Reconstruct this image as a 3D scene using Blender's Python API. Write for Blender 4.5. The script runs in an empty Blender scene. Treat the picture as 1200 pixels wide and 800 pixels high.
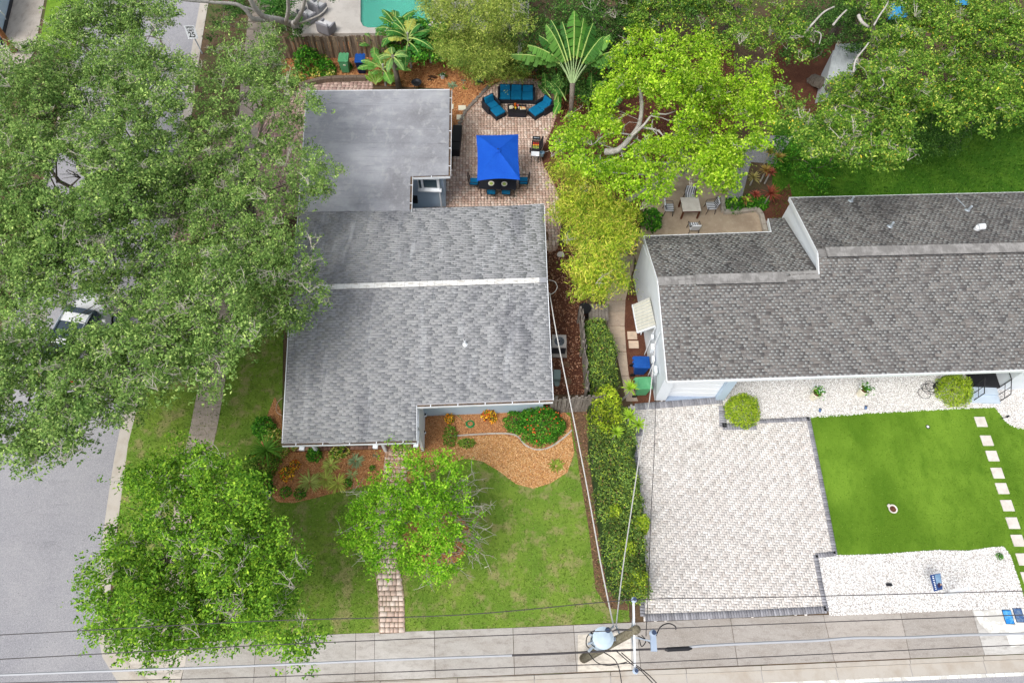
import bpy, bmesh, math, random
import numpy as np
from mathutils import Vector, Matrix
S = bpy.context.scene
C = S.collection
R = math.radians
rng = np.random.default_rng(7)
random.seed(7)

# ------------------------------------------------------------------ camera
FP = 810.0; CH = 30.0
upv = np.array([15.0, 440.0, FP]); upv /= np.linalg.norm(upv)
fw = np.array([0, 0, -1.0]); yw = fw - upv * fw.dot(upv); yw /= np.linalg.norm(yw); xw = np.cross(yw, upv)
RM = np.array([xw, yw, upv])
cd = bpy.data.cameras.new('camera'); cam = bpy.data.objects.new('camera', cd); C.objects.link(cam)
cd.sensor_width = 36; cd.lens = 36 * FP / 1200; cd.clip_end = 2000; cd.clip_start = 0.5
M4 = Matrix([list(RM[0]) + [0], list(RM[1]) + [0], list(RM[2]) + [CH], [0, 0, 0, 1]])
cam.matrix_world = M4
S.camera = cam
def G(px, py, z=0.0):
    d = RM @ np.array([px - 600, 400 - py, -FP]); t = (z - CH) / d[2]
    return Vector((d[0] * t, d[1] * t, z))
def HZ(bx, by, tx, ty):      # height of the point seen at (tx,ty) standing over the ground point seen at (bx,by)
    b_ = G(bx, by); d = RM @ np.array([tx - 600, 400 - ty, -FP]); return CH + b_.y * d[2] / d[1]
def PROJ(p):      # (N,3) -> pixels, used to keep crowns inside their outline
    c = (np.asarray(p) - np.array([0, 0, CH])) @ RM
    return np.stack([600 + FP * c[:, 0] / -c[:, 2], 400 - FP * c[:, 1] / -c[:, 2]], 1)

# ------------------------------------------------------------------ light
S.view_settings.view_transform = 'Standard'; S.view_settings.look = 'None'
S.view_settings.exposure = 0.42; S.view_settings.gamma = 1
SUN_EL, SUN_AZ = 56, 222      # azimuth clockwise from north
w = bpy.data.worlds.new('World'); S.world = w; w.use_nodes = True
nt = w.node_tree; bg = nt.nodes['Background']
sk = nt.nodes.new('ShaderNodeTexSky'); sk.sky_type = 'NISHITA'; sk.sun_disc = False
sk.sun_elevation = R(SUN_EL); sk.sun_rotation = R(SUN_AZ); sk.dust_density = 4; sk.air_density = 1.0
hs = nt.nodes.new('ShaderNodeHueSaturation'); hs.inputs['Saturation'].default_value = 0.35
nt.links.new(sk.outputs[0], hs.inputs['Color']); nt.links.new(hs.outputs[0], bg.inputs[0]); bg.inputs[1].default_value = 0.15
sl = bpy.data.lights.new('sun', 'SUN'); sun = bpy.data.objects.new('sun', sl); C.objects.link(sun)
sl.energy = 1.35; sl.angle = R(22); sl.color = (1, .965, .91)
sd = Vector((math.sin(R(SUN_AZ)) * math.cos(R(SUN_EL)), math.cos(R(SUN_AZ)) * math.cos(R(SUN_EL)), math.sin(R(SUN_EL))))
sun.rotation_euler = sd.to_track_quat('Z', 'Y').to_euler(); sun.location = (0, 0, 60)
try:
    S.cycles.max_bounces = 6; S.cycles.transparent_max_bounces = 6
except Exception: pass

# ------------------------------------------------------------------ materials
def lin(c):
    return tuple(((v / 255) / 12.92 if v <= 10 else (((v / 255) + .055) / 1.055) ** 2.4) for v in c)
def mat(name, col, rough=.8, layers=(), attr=False, bump=None, transl=0, metal=0, spec=.3, coat=0):
    m = bpy.data.materials.new(name); m.use_nodes = True; t = m.node_tree; n = t.nodes; L = t.links
    b = n['Principled BSDF']; b.inputs['Roughness'].default_value = rough; b.inputs['Metallic'].default_value = metal
    b.inputs['Specular IOR Level'].default_value = spec
    if coat: b.inputs['Coat Weight'].default_value = coat
    geo = n.new('ShaderNodeNewGeometry')
    if attr:
        a = n.new('ShaderNodeAttribute'); a.attribute_name = 'col'; cur = a.outputs['Color']
    else:
        r = n.new('ShaderNodeRGB'); r.outputs[0].default_value = (*col, 1); cur = r.outputs[0]
    for (sc, lo, hi, c2, st, amt) in layers:
        mp = n.new('ShaderNodeMapping'); mp.inputs['Scale'].default_value = st
        L.new(geo.outputs['Position'], mp.inputs[0])
        no = n.new('ShaderNodeTexNoise'); no.inputs['Scale'].default_value = sc; no.inputs['Detail'].default_value = 5; no.inputs['Roughness'].default_value = .62
        L.new(mp.outputs[0], no.inputs[0])
        mr = n.new('ShaderNodeMapRange'); mr.inputs[1].default_value = lo; mr.inputs[2].default_value = hi; mr.inputs[4].default_value = amt
        L.new(no.outputs[0], mr.inputs[0])
        mx = n.new('ShaderNodeMix'); mx.data_type = 'RGBA'
        L.new(mr.outputs[0], mx.inputs[0]); L.new(cur, mx.inputs[6]); mx.inputs[7].default_value = (*c2, 1)
        cur = mx.outputs[2]
    L.new(cur, b.inputs['Base Color'])
    if bump:
        no = n.new('ShaderNodeTexNoise'); no.inputs['Scale'].default_value = bump[0]; no.inputs['Detail'].default_value = 4
        L.new(geo.outputs['Position'], no.inputs[0])
        bp = n.new('ShaderNodeBump'); bp.inputs['Strength'].default_value = bump[1]; bp.inputs['Distance'].default_value = bump[2] if len(bump) > 2 else .02
        L.new(no.outputs[0], bp.inputs['Height']); L.new(bp.outputs[0], b.inputs['Normal'])
    if transl:
        tr = n.new('ShaderNodeBsdfTranslucent'); L.new(cur, tr.inputs[0]); ms = n.new('ShaderNodeMixShader'); ms.inputs[0].default_value = transl
        L.new(b.outputs[0], ms.inputs[1]); L.new(tr.outputs[0], ms.inputs[2]); L.new(ms.outputs[0], n['Material Output'].inputs[0])
    return m
I3 = (1, 1, 1)
MT = {}
MT['soil'] = mat('soil', lin((88, 72, 56)), .95, [(1.2, .4, .65, lin((112, 92, 70)), I3, .8), (14, .5, .7, lin((60, 48, 38)), I3, .7), (.5, .5, .6, lin((78, 92, 48)), I3, .6)], bump=(20, .6))
MT['asphalt'] = mat('asphalt', lin((140, 140, 145)), .95, [(.12, .45, .6, lin((128, 128, 134)), (1, .5, 1), .6), (.9, .6, .66, lin((112, 112, 118)), (.3, 2, 1), .5), (.35, .4, .65, lin((150, 149, 152)), I3, .7), (2.2, .5, .75, lin((128, 127, 133)), I3, .5), (45, .45, .62, lin((186, 185, 188)), I3, .6), (22, .62, .7, lin((70, 70, 78)), I3, .8)], bump=(60, .4, .01))
MT['concrete'] = mat('concrete', lin((178, 170, 160)), .88, [(.7, .42, .68, lin((152, 142, 131)), I3, .8), (4, .5, .7, lin((128, 119, 110)), (1, .35, 1), .6), (40, .5, .7, lin((206, 200, 192)), I3, .5)], bump=(50, .25, .01))
MT['concrete_attr'] = mat('concrete_slab', I3, .88, [(.9, .45, .7, lin((140, 131, 121)), (.5, 1.6, 1), .6), (4, .5, .72, lin((118, 110, 103)), (.6, 1.5, 1), .5), (38, .5, .7, lin((206, 200, 192)), I3, .45), (30, .56, .7, lin((104, 98, 92)), I3, .35)], attr=True, bump=(50, .25, .01))
MT['curb'] = mat('curb_concrete', lin((182, 176, 167)), .88, [(1.5, .45, .7, lin((164, 152, 138)), I3, .7), (30, .55, .7, lin((150, 140, 130)), I3, .4)], bump=(50, .2, .01))
MT['patio_slab'] = mat('patio_concrete', lin((176, 158, 138)), .85, [(.8, .42, .65, lin((152, 134, 116)), I3, .8), (3, .5, .7, lin((196, 180, 160)), I3, .5), (25, .55, .7, lin((120, 104, 90)), I3, .4)], bump=(30, .2, .01))
MT['pooldeck'] = mat('pool_deck', lin((206, 200, 192)), .8, [(1.2, .45, .7, lin((180, 172, 164)), I3, .8), (30, .5, .7, lin((222, 218, 212)), I3, .5)])
MT['gravelbase'] = mat('gravel_bed', lin((202, 198, 194)), .9, [(30, .5, .6, lin((120, 112, 106)), I3, .7)], bump=(30, .6))
MT['greygravel'] = mat('grey_gravel', lin((138, 138, 142)), .9, [(25, .45, .6, lin((168, 168, 172)), I3, .8), (18, .55, .65, lin((96, 96, 100)), I3, .8)], bump=(30, .7))
MT['lawn'] = mat('lawn', lin((98, 130, 42)), .95, [(.55, .42, .62, lin((126, 150, 56)), I3, .75), (2.2, .5, .7, lin((72, 104, 26)), I3, .7), (1.3, .5, .62, lin((148, 140, 96)), I3, .8), (26, .5, .7, lin((136, 160, 66)), I3, .55)], bump=(35, .8, .03))
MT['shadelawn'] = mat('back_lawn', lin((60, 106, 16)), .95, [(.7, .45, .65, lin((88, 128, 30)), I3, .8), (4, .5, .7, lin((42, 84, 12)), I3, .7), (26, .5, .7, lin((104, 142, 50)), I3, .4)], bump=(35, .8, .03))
MT['turf'] = mat('artificial_turf', lin((82, 118, 18)), .85, [(.28, .42, .6, lin((118, 154, 44)), (1, .6, 1), .8), (1.6, .5, .7, lin((66, 106, 4)), (1, .5, 1), .6), (60, .5, .65, lin((112, 148, 40)), I3, .45)], bump=(70, .7, .02))
MT['mulch_red'] = mat('mulch_red', lin((188, 130, 86)), .95, [(1, .45, .65, lin((192, 138, 88)), I3, .7), (22, .5, .65, lin((110, 68, 42)), I3, .8), (35, .5, .65, lin((214, 164, 112)), I3, .5)], bump=(25, .9, .03))
MT['mulch_tan'] = mat('mulch_tan', lin((206, 156, 94)), .95, [(.8, .45, .65, lin((218, 172, 112)), I3, .7), (22, .5, .65, lin((160, 108, 58)), I3, .7)], bump=(25, .9, .03))
MT['mulch_dark'] = mat('mulch_dark', lin((92, 56, 42)), .95, [(1, .45, .65, lin((116, 76, 56)), I3, .7), (22, .5, .65, lin((56, 34, 26)), I3, .8), (30, .55, .7, lin((150, 104, 78)), I3, .5)], bump=(25, .9, .03))
MT['dirt'] = mat('bare_dirt', lin((108, 84, 64)), .95, [(1.3, .45, .65, lin((96, 74, 58)), I3, .8), (14, .5, .7, lin((158, 126, 96)), I3, .5), (.9, .58, .68, lin((84, 104, 40)), I3, .7)], bump=(20, .8, .03))
MT['attr'] = mat('pieces', I3, .85, [(3, .5, .75, lin((120, 110, 104)), I3, .25)], attr=True, bump=(60, .2, .01))
MT['chips'] = mat('wood_chips', I3, .9, attr=True)
MT['stones'] = mat('gravel_stones', I3, .7, attr=True)
MT['blades'] = mat('grass_blades', I3, .8, attr=True, transl=.3)
MT['leaf'] = mat('leaf', I3, .55, attr=True, transl=.24, spec=.15)
MT['bark'] = mat('bark', lin((122, 114, 104)), .95, [(6, .45, .65, lin((70, 58, 50)), (1, 1, .3), .8), (14, .5, .7, lin((150, 140, 130)), I3, .6)], bump=(18, .9, .03))
MT['palebark'] = mat('pale_bark', lin((178, 174, 168)), .9, [(5, .45, .65, lin((140, 134, 126)), I3, .8), (20, .5, .7, lin((206, 204, 198)), I3, .6)], bump=(18, .7, .02))
MT['twig'] = mat('twig', lin((184, 178, 166)), .9)
MT['shing_l'] = mat('shingle_grey', I3, .92, [(.5, .5, .64, lin((100, 102, 110)), (1.6, .3, 1), .6), (1.3, .55, .7, lin((182, 184, 188)), (2, .25, 1), .55), (4, .6, .7, lin((96, 98, 104)), (3, .2, 1), .5), (60, .5, .7, lin((200, 202, 206)), I3, .3)], attr=True, bump=(70, .3, .01))
MT['shing_r'] = mat('shingle_brown_grey', I3, .92, [(.45, .5, .66, lin((120, 118, 118)), (1, 1, 1), .35), (60, .5, .7, lin((176, 172, 168)), I3, .3)], attr=True, bump=(70, .3, .01))
MT['shingnorth'] = mat('shingle_dark_north', I3, .95, [(.45, .44, .62, lin((66, 64, 66)), (1, .6, 1), .55), (60, .5, .7, lin((150, 148, 146)), I3, .25)], attr=True, bump=(70, .3, .01))  # darker, blotchier tone for the north slopes
MT['flatroof'] = mat('flat_roof_membrane', lin((158, 160, 166)), .85, [(.5, .42, .62, lin((136, 138, 144)), (.5, 1.6, 1), .7), (1.3, .5, .68, lin((176, 178, 182)), (.8, 1.2, 1), .55), (.3, .48, .66, lin((118, 118, 122)), (1, .8, 1), .75), (2.2, .54, .64, lin((172, 173, 175)), (1.2, .8, 1), .5), (3.5, .6, .74, lin((90, 90, 96)), (.3, 3, 1), .5), (9, .5, .7, lin((170, 172, 176)), I3, .3)], bump=(8, .12, .02))
MT['ridgewhite'] = mat('ridge_coating', lin((222, 222, 220)), .8, [(3, .5, .65, lin((166, 160, 150)), (1, 3, 1), .8)])
MT['white'] = mat('white_paint', lin((228, 232, 236)), .6, [(1.5, .5, .75, lin((206, 210, 214)), I3, .5)])
MT['bluewall'] = mat('pale_blue_stucco', lin((180, 198, 214)), .8, [(1.5, .5, .75, lin((164, 182, 198)), I3, .5)], bump=(40, .2, .01))
MT['whitewall'] = mat('white_stucco', lin((222, 228, 234)), .8, [(1.2, .5, .75, lin((204, 212, 220)), I3, .6)], bump=(40, .2, .01))
MT['bluefloor'] = mat('painted_floor', lin((150, 164, 184)), .7, [(2, .45, .7, lin((136, 148, 166)), I3, .6)])
MT['black'] = mat('black_paint', lin((34, 34, 38)), .5)
MT['gutterdirt'] = mat('gutter_debris', lin((84, 72, 64)), .95, [(8, .45, .6, lin((120, 100, 82)), I3, .8)])
MT['metal'] = mat('galvanised_metal', lin((186, 196, 206)), .45, metal=.4)
MT['darkmetal'] = mat('dark_metal', lin((58, 60, 66)), .45, metal=.4)
MT['glass'] = mat('window_glass', lin((60, 76, 84)), .08, spec=.9)
MT['skyglass'] = mat('windscreen_glass', lin((70, 84, 96)), .05, spec=1, metal=.55)
MT['carwhite'] = mat('car_paint', lin((226, 228, 230)), .3, coat=.6)
MT['tyre'] = mat('tyre_rubber', lin((30, 30, 32)), .9)
MT['tealc'] = mat('teal_cushion', lin((0, 112, 156)), .85, [(6, .45, .7, lin((0, 94, 138)), I3, .5)], bump=(30, .25, .01))
MT['wicker'] = mat('dark_wicker', lin((40, 42, 50)), .7, bump=(60, .6, .01))
MT['canvas'] = mat('blue_canvas', lin((14, 84, 196)), .8, bump=(5, .5, .05), layers= [(1.5, .4, .7, lin((24, 96, 208)), (1, 1, 1), .6), (9, .55, .7, lin((10, 70, 176)), (1, 1, 1), .3)], transl=.15)
MT['greywicker'] = mat('grey_wicker', lin((138, 138, 144)), .8, bump=(60, .6, .01))
MT['greycush'] = mat('light_cushion', lin((206, 206, 208)), .9, bump=(30, .2, .01))
MT['blueplastic'] = mat('blue_plastic', lin((18, 74, 150)), .45, [(3, .45, .7, lin((30, 92, 172)), I3, .5)])
MT['greenplastic'] = mat('green_plastic', lin((84, 156, 108)), .5, [(3, .45, .7, lin((112, 178, 132)), I3, .6)])
MT['navyplastic'] = mat('navy_plastic', lin((14, 34, 70)), .5)
MT['wood'] = mat('weathered_wood', lin((128, 112, 98)), .9, [(5, .4, .65, lin((92, 76, 64)), (3, 3, .5), .8), (16, .5, .7, lin((158, 144, 128)), (3, 3, .5), .5)], bump=(20, .5, .01))
MT['greywood'] = mat('grey_weathered_wood', lin((140, 132, 124)), .9, [(5, .4, .65, lin((98, 90, 84)), (3, 3, .5), .8), (16, .5, .7, lin((172, 164, 156)), (3, 3, .5), .5)], bump=(20, .5, .01))
MT['wood2'] = mat('pale_weathered_wood', lin((158, 138, 116)), .9, [(5, .4, .65, lin((118, 98, 80)), (3, 3, .5), .8)]); MT['wood3'] = mat('dark_weathered_wood', lin((108, 90, 76)), .9, [(5, .4, .65, lin((80, 64, 52)), (3, 3, .5), .8)]); MT['greywood2'] = mat('pale_grey_wood', lin((160, 152, 144)), .9, [(5, .4, .65, lin((110, 102, 96)), (3, 3, .5), .8)])
MT['polewood'] = mat('utility_pole_wood', lin((118, 112, 94)), .95, [(5, .42, .62, lin((82, 76, 60)), (3, 3, .4), .85), (14, .5, .7, lin((154, 148, 128)), (3, 3, .5), .5), (2.5, .55, .7, lin((92, 98, 66)), I3, .5)], bump=(20, .6, .02))
MT['redwood'] = mat('brown_pole_wood', lin((168, 116, 76)), .9, [(5, .42, .62, lin((130, 84, 54)), (3, 3, .4), .8)])
MT['terracotta'] = mat('terracotta', lin((178, 92, 62)), .8)
MT['orange'] = mat('orange', lin((232, 118, 30)), .7); MT['yellow'] = mat('yellow', lin((228, 196, 60)), .7); MT['red'] = mat('red', lin((196, 50, 34)), .7)
MT['lanred'] = mat('lantana_bloom', lin((222, 96, 44)), .7); MT['lime'] = mat('lime', lin((176, 196, 90)), .7); MT['pink'] = mat('pink', lin((216, 110, 110)), .7)
MT['cream'] = mat('cream', lin((228, 222, 200)), .6); MT['brown'] = mat('brown', lin((98, 56, 36)), .8)
MT['pooltile'] = mat('pool_plaster', lin((150, 226, 212)), .5, [(.8, .45, .65, lin((130, 214, 200)), I3, .6)])
MT['hose'] = mat('green_hose', lin((20, 140, 78)), .5); MT['tanhose'] = mat('tan_rubber', lin((196, 172, 150)), .8)
MT['cablewhite'] = mat('pale_cable', lin((214, 212, 208)), .6); MT['cabledark'] = mat('dark_cable', lin((66, 62, 64)), .6); MT['cableblue'] = mat('blue_grey_cable', lin((170, 173, 178)), .5)
MT['stepstone'] = mat('stepping_stone', lin((214, 208, 200)), .85, [(3, .45, .7, lin((190, 182, 172)), I3, .7), (30, .55, .7, lin((170, 164, 156)), I3, .4)])
MT['paintwhite'] = mat('white_spill_paint', lin((236, 234, 226)), .7, [(2, .5, .55, lin((196, 194, 188)), I3, .9)])
MT['bluelid'] = mat('bright_blue_lid', lin((36, 130, 206)), .5, [(9, .45, .6, lin((120, 190, 230)), I3, .7)])
MT['bluelid2'] = mat('faded_blue_lid', lin((60, 92, 140)), .6, [(9, .45, .6, lin((120, 140, 160)), I3, .7)])
MT['water'] = mat('pool_water', lin((150, 228, 214)), .04, spec=.6, bump=(3, .25, .03))
b = MT['water'].node_tree.nodes['Principled BSDF']; b.inputs['Transmission Weight'].default_value = .75; b.inputs['IOR'].default_value = 1.1

# ------------------------------------------------------------------ helpers
def link(name, me, m, parent=None, kind=None):
    o = bpy.data.objects.new(name, me); C.objects.link(o)
    if m is not None: me.materials.append(m)
    if parent is not None: o.parent = parent
    if kind: o['kind'] = kind
    return o
def tag(o, label, cat=None, group=None):
    o['label'] = label
    if cat: o['category'] = cat
    if group: o['group'] = group
    return o
def thing(name, label, cat, loc=(0, 0, 0), rz=0, group=None):
    o = bpy.data.objects.new(name, None); C.objects.link(o); o.empty_display_size = .2
    o.location = loc; o.rotation_euler = (0, 0, rz); return tag(o, label, cat, group)
def copy_tree(o, parent=None):
    c = o.copy(); C.objects.link(c)
    if parent is not None: c.parent = parent
    for ch in list(o.children): copy_tree(ch, c)
    return c
def fast(name, V, F, cols=None, m=None, parent=None, kind=None):
    V = np.asarray(V, np.float32); F = np.asarray(F, np.int32); nf, k = F.shape
    me = bpy.data.meshes.new(name); me.vertices.add(len(V)); me.vertices.foreach_set('co', V.ravel())
    me.loops.add(nf * k); me.loops.foreach_set('vertex_index', F.ravel())
    me.polygons.add(nf); me.polygons.foreach_set('loop_start', np.arange(0, nf * k, k, dtype=np.int32))
    me.polygons.foreach_set('loop_total', np.full(nf, k, np.int32))
    if cols is not None:
        a = me.color_attributes.new('col', 'FLOAT_COLOR', 'POINT')
        cc = np.ones((len(V), 4), np.float32); cc[:, :3] = cols; a.data.foreach_set('color', cc.ravel())
    me.update(calc_edges=True); me.validate()
    return link(name, me, m, parent, kind)
def scatter(name, tv, tf, pos, M, cols, m, parent=None, kind='stuff'):
    tv = np.asarray(tv, float); tf = np.asarray(tf); N = len(pos)
    V = np.einsum('nij,vj->nvi', M, tv) + np.asarray(pos)[:, None, :]
    F = tf[None] + (np.arange(N) * len(tv))[:, None, None]
    return fast(name, V.reshape(-1, 3), F.reshape(-1, tf.shape[1]), np.repeat(cols, len(tv), 0), m, parent, kind)
BOXV = np.array([[-.5, -.5, 0], [.5, -.5, 0], [.5, .5, 0], [-.5, .5, 0], [-.48, -.48, 1], [.48, -.48, 1], [.48, .48, 1], [-.48, .48, 1]])
BOXF = np.array([[4, 5, 6, 7], [0, 1, 5, 4], [1, 2, 6, 5], [2, 3, 7, 6], [3, 0, 4, 7]])
OCTV = np.array([[1, 0, 0], [0, 1, 0], [-1, 0, 0], [0, -1, 0], [0, 0, 1], [0, 0, -1.]]) * .5
OCTF = np.array([[0, 1, 4], [1, 2, 4], [2, 3, 4], [3, 0, 4], [1, 0, 5], [2, 1, 5], [3, 2, 5], [0, 3, 5]])
def inpoly(P, poly):
    P = np.asarray(P); x, y = P[:, 0], P[:, 1]; ins = np.zeros(len(P), bool); n = len(poly)
    for i in range(n):
        x1, y1 = poly[i]; x2, y2 = poly[(i + 1) % n]
        if y1 == y2: continue
        ins ^= ((y1 > y) != (y2 > y)) & (x < (x2 - x1) * (y - y1) / (y2 - y1) + x1)
    return ins
def rand_in(poly, n):
    poly = np.asarray(poly, float)[:, :2]; lo, hi = poly.min(0), poly.max(0)
    A = np.empty((0, 2))
    area = abs(np.sum(poly[:, 0] * np.roll(poly[:, 1], -1) - poly[:, 1] * np.roll(poly[:, 0], -1))) / 2
    k = int(n * (hi - lo).prod() / max(area, 1e-6) * 1.1) + 10
    p = lo + rng.random((k, 2)) * (hi - lo); p = p[inpoly(p, poly)]
    return p[:n]
def parea(poly):
    poly = np.asarray(poly, float)[:, :2]
    return abs(np.sum(poly[:, 0] * np.roll(poly[:, 1], -1) - poly[:, 1] * np.roll(poly[:, 0], -1))) / 2
def rot_m(rz, sx, sy, sz, tilt=0):
    n = len(rz); c, s = np.cos(rz), np.sin(rz); M = np.zeros((n, 3, 3))
    M[:, 0, 0] = c * sx; M[:, 0, 1] = -s * sy; M[:, 1, 0] = s * sx; M[:, 1, 1] = c * sy; M[:, 2, 2] = sz
    if np.any(tilt): M[:, 2, 0] = tilt * sx; M[:, 2, 1] = np.roll(tilt, 1) * sy
    return M
def rand_rot(n):
    q = rng.normal(size=(n, 4)); q /= np.linalg.norm(q, axis=1)[:, None]; a, b_, c, d = q.T
    return np.stack([np.stack([1 - 2 * (c * c + d * d), 2 * (b_ * c - a * d), 2 * (b_ * d + a * c)], 1), np.stack([2 * (b_ * c + a * d), 1 - 2 * (b_ * b_ + d * d), 2 * (c * d - a * b_)], 1), np.stack([2 * (b_ * d - a * c), 2 * (c * d + a * b_), 1 - 2 * (b_ * b_ + c * c)], 1)], 1)
def W(pts, z=0): return [G(x, y, z) for x, y in pts]
def smooth(pts, n=4, closed=False):      # Catmull-Rom through points
    P = [Vector(p) for p in pts]; out = []; m = len(P)
    for i in range(m if closed else m - 1):
        p0 = P[(i - 1) % m] if closed or i > 0 else P[i]; p1 = P[i]; p2 = P[(i + 1) % m]
        p3 = P[(i + 2) % m] if closed or i + 2 < m else p2
        for k in range(n):
            t = k / n; out.append(.5 * ((2 * p1) + (p2 - p0) * t + (2 * p0 - 5 * p1 + 4 * p2 - p3) * t * t + (3 * p1 - p0 - 3 * p2 + p3) * t ** 3))
    if not closed: out.append(P[-1])
    return out
def prism(bm, pts, z0, z1):        # vertical prism from plan points; z1 can be a list
    n = len(pts); z1 = z1 if isinstance(z1, (list, tuple)) else [z1] * n
    lo = [bm.verts.new((p[0], p[1], z0)) for p in pts]; hi = [bm.verts.new((p[0], p[1], z1[i])) for i, p in enumerate(pts)]
    fs = [bm.faces.new(hi)]
    for i in range(n): fs.append(bm.faces.new((lo[i], lo[(i + 1) % n], hi[(i + 1) % n], hi[i])))
    fs.append(bm.faces.new(lo[::-1]))
    return fs
def slab3(bm, pts, t):             # solid from a 3D polygon, thickness t downwards
    n = len(pts); a = [bm.verts.new(p) for p in pts]; b2 = [bm.verts.new((p[0], p[1], p[2] - t)) for p in pts]
    bm.faces.new(a); bm.faces.new(b2[::-1])
    for i in range(n): bm.faces.new((a[(i + 1) % n], a[i], b2[i], b2[(i + 1) % n]))
def fin(name, bm, m, parent=None, kind=None, smoothf=False, bevel=0):
    bmesh.ops.recalc_face_normals(bm, faces=bm.faces)
    big = [f for f in bm.faces if len(f.verts) > 4]
    if big: bmesh.ops.triangulate(bm, faces=big)
    me = bpy.data.meshes.new(name); bm.to_mesh(me); bm.free()
    if smoothf:
        for p in me.polygons: p.use_smooth = True
    o = link(name, me, m, parent, kind)
    if bevel:
        md = o.modifiers.new('bevel', 'BEVEL'); md.width = bevel; md.segments = 2; md.limit_method = 'ANGLE'
    return o
def box(bm, c, s, rz=0, rx=0, ry=0):
    mt = Matrix.Translation(c) @ Matrix.Rotation(rz, 4, 'Z') @ Matrix.Rotation(ry, 4, 'Y') @ Matrix.Rotation(rx, 4, 'X') @ Matrix.Diagonal((*s, 1))
    bmesh.ops.create_cube(bm, size=1, matrix=mt)
def cyl(bm, p0, p1, r0, r1=None, n=10, cap=True):
    p0, p1 = Vector(p0), Vector(p1); r1 = r0 if r1 is None else r1; d = p1 - p0
    mt = Matrix.Translation((p0 + p1) / 2) @ d.to_track_quat('Z', 'Y').to_matrix().to_4x4()
    bmesh.ops.create_cone(bm, cap_ends=cap, segments=n, radius1=r0, radius2=r1, depth=max(d.length, 1e-4), matrix=mt)
def ball(bm, c, s, u=10, v=7):
    s = (s, s, s) if not isinstance(s, (tuple, list)) else s
    bmesh.ops.create_uvsphere(bm, u_segments=u, v_segments=v, radius=1, matrix=Matrix.Translation(c) @ Matrix.Diagonal((*s, 1)))
def lathe(bm, prof, n=16, c=(0, 0, 0)):
    rings = [[bm.verts.new((c[0] + r * math.cos(2 * math.pi * k / n), c[1] + r * math.sin(2 * math.pi * k / n), c[2] + z)) for k in range(n)] for r, z in prof]
    for a, b2 in zip(rings, rings[1:]):
        for k in range(n): bm.faces.new((a[k], a[(k + 1) % n], b2[(k + 1) % n], b2[k]))
    bm.faces.new(rings[0][::-1]); bm.faces.new(rings[-1])
def tube(bm, pts, rad, n=5):
    pts = [Vector(p) for p in pts]; rad = rad if isinstance(rad, (list, tuple)) else [rad] * len(pts); prev = None
    for i, p in enumerate(pts):
        d = (pts[min(i + 1, len(pts) - 1)] - pts[max(i - 1, 0)])
        if d.length < 1e-6: d = Vector((0, 0, 1))
        q = d.to_track_quat('Z', 'Y'); ring = [bm.verts.new(p + q @ Vector((rad[i] * math.cos(2 * math.pi * k / n), rad[i] * math.sin(2 * math.pi * k / n), 0))) for k in range(n)]
        if prev:
            off = min(range(n), key=lambda o: (ring[o].co - prev[0].co).length)
            ring = ring[off:] + ring[:off]
            for k in range(n):
                bm.faces.new((prev[k], prev[(k + 1) % n], ring[(k + 1) % n], ring[k]))
        else: bm.faces.new(ring[::-1])
        prev = ring
    bm.faces.new(prev)
def NB(): return bmesh.new()
def part(name, m, parent, fn, bevel=0, sm=False, **k):
    bm = NB(); fn(bm); return fin(name, bm, MT[m] if isinstance(m, str) else m, parent, smoothf=sm, bevel=bevel, **k)
def sheet(name, pts, z, m, kind='structure', n=0, parent=None, thick=0):
    w_ = W(pts, z)
    if n: w_ = smooth(w_, n, True)
    bm = NB()
    if thick: prism(bm, w_, z - thick, z)
    else: bm.faces.new([bm.verts.new((p[0], p[1], z)) for p in w_])
    o = fin(name, bm, m, parent, kind)
    return o, [(p[0], p[1]) for p in w_]

# ------------------------------------------------------------------ ground cover helpers
def cvar(base, n, amt=.12, hue=.04):
    c = np.asarray(base)[None] * (1 + rng.normal(0, amt, (n, 1))) * (1 + rng.normal(0, hue, (n, 3)))
    return np.clip(c, .003, .95)
def pal(cols, n, pr=None, amt=.1):
    cols = np.array([lin(c) for c in cols]); i = rng.choice(len(cols), n, p=pr)
    return np.clip(cols[i] * (1 + rng.normal(0, amt, (n, 1))), .003, .95)
def stones(name, poly, z, dens, size, cols, pr, label, holes=()):
    n = int(parea(poly) * dens); p = rand_in(poly, n)
    for h in holes: p = p[~inpoly(p, h)]
    n = len(p); s = size * rng.uniform(.55, 1.25, n)
    M = rand_rot(n) * s[:, None, None]; M[:, 2, :] *= .7
    o = scatter(name, OCTV * [1.3, 1, .8], OCTF, np.c_[p, np.full(n, z + size * .12)], M, pal(cols, n, pr), MT['stones'])
    o['label'] = label; return o
def chips(name, poly, z, dens, size, cols, label):
    n = int(parea(poly) * dens); p = rand_in(poly, n); n = len(p)
    tv = np.array([[-.5, -.22, 0], [.5, -.16, 0], [.45, .2, 0], [-.4, .24, 0.]]); tf = np.array([[0, 1, 2, 3]])
    s = size * rng.uniform(.5, 1.3, n)
    M = rot_m(rng.uniform(0, 6.28, n), s, s, s, rng.normal(0, .35, n))
    o = scatter(name, tv, tf, np.c_[p, z + rng.uniform(.004, .04, n)], M, pal(cols, n), MT['chips']); o['label'] = label; return o
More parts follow.
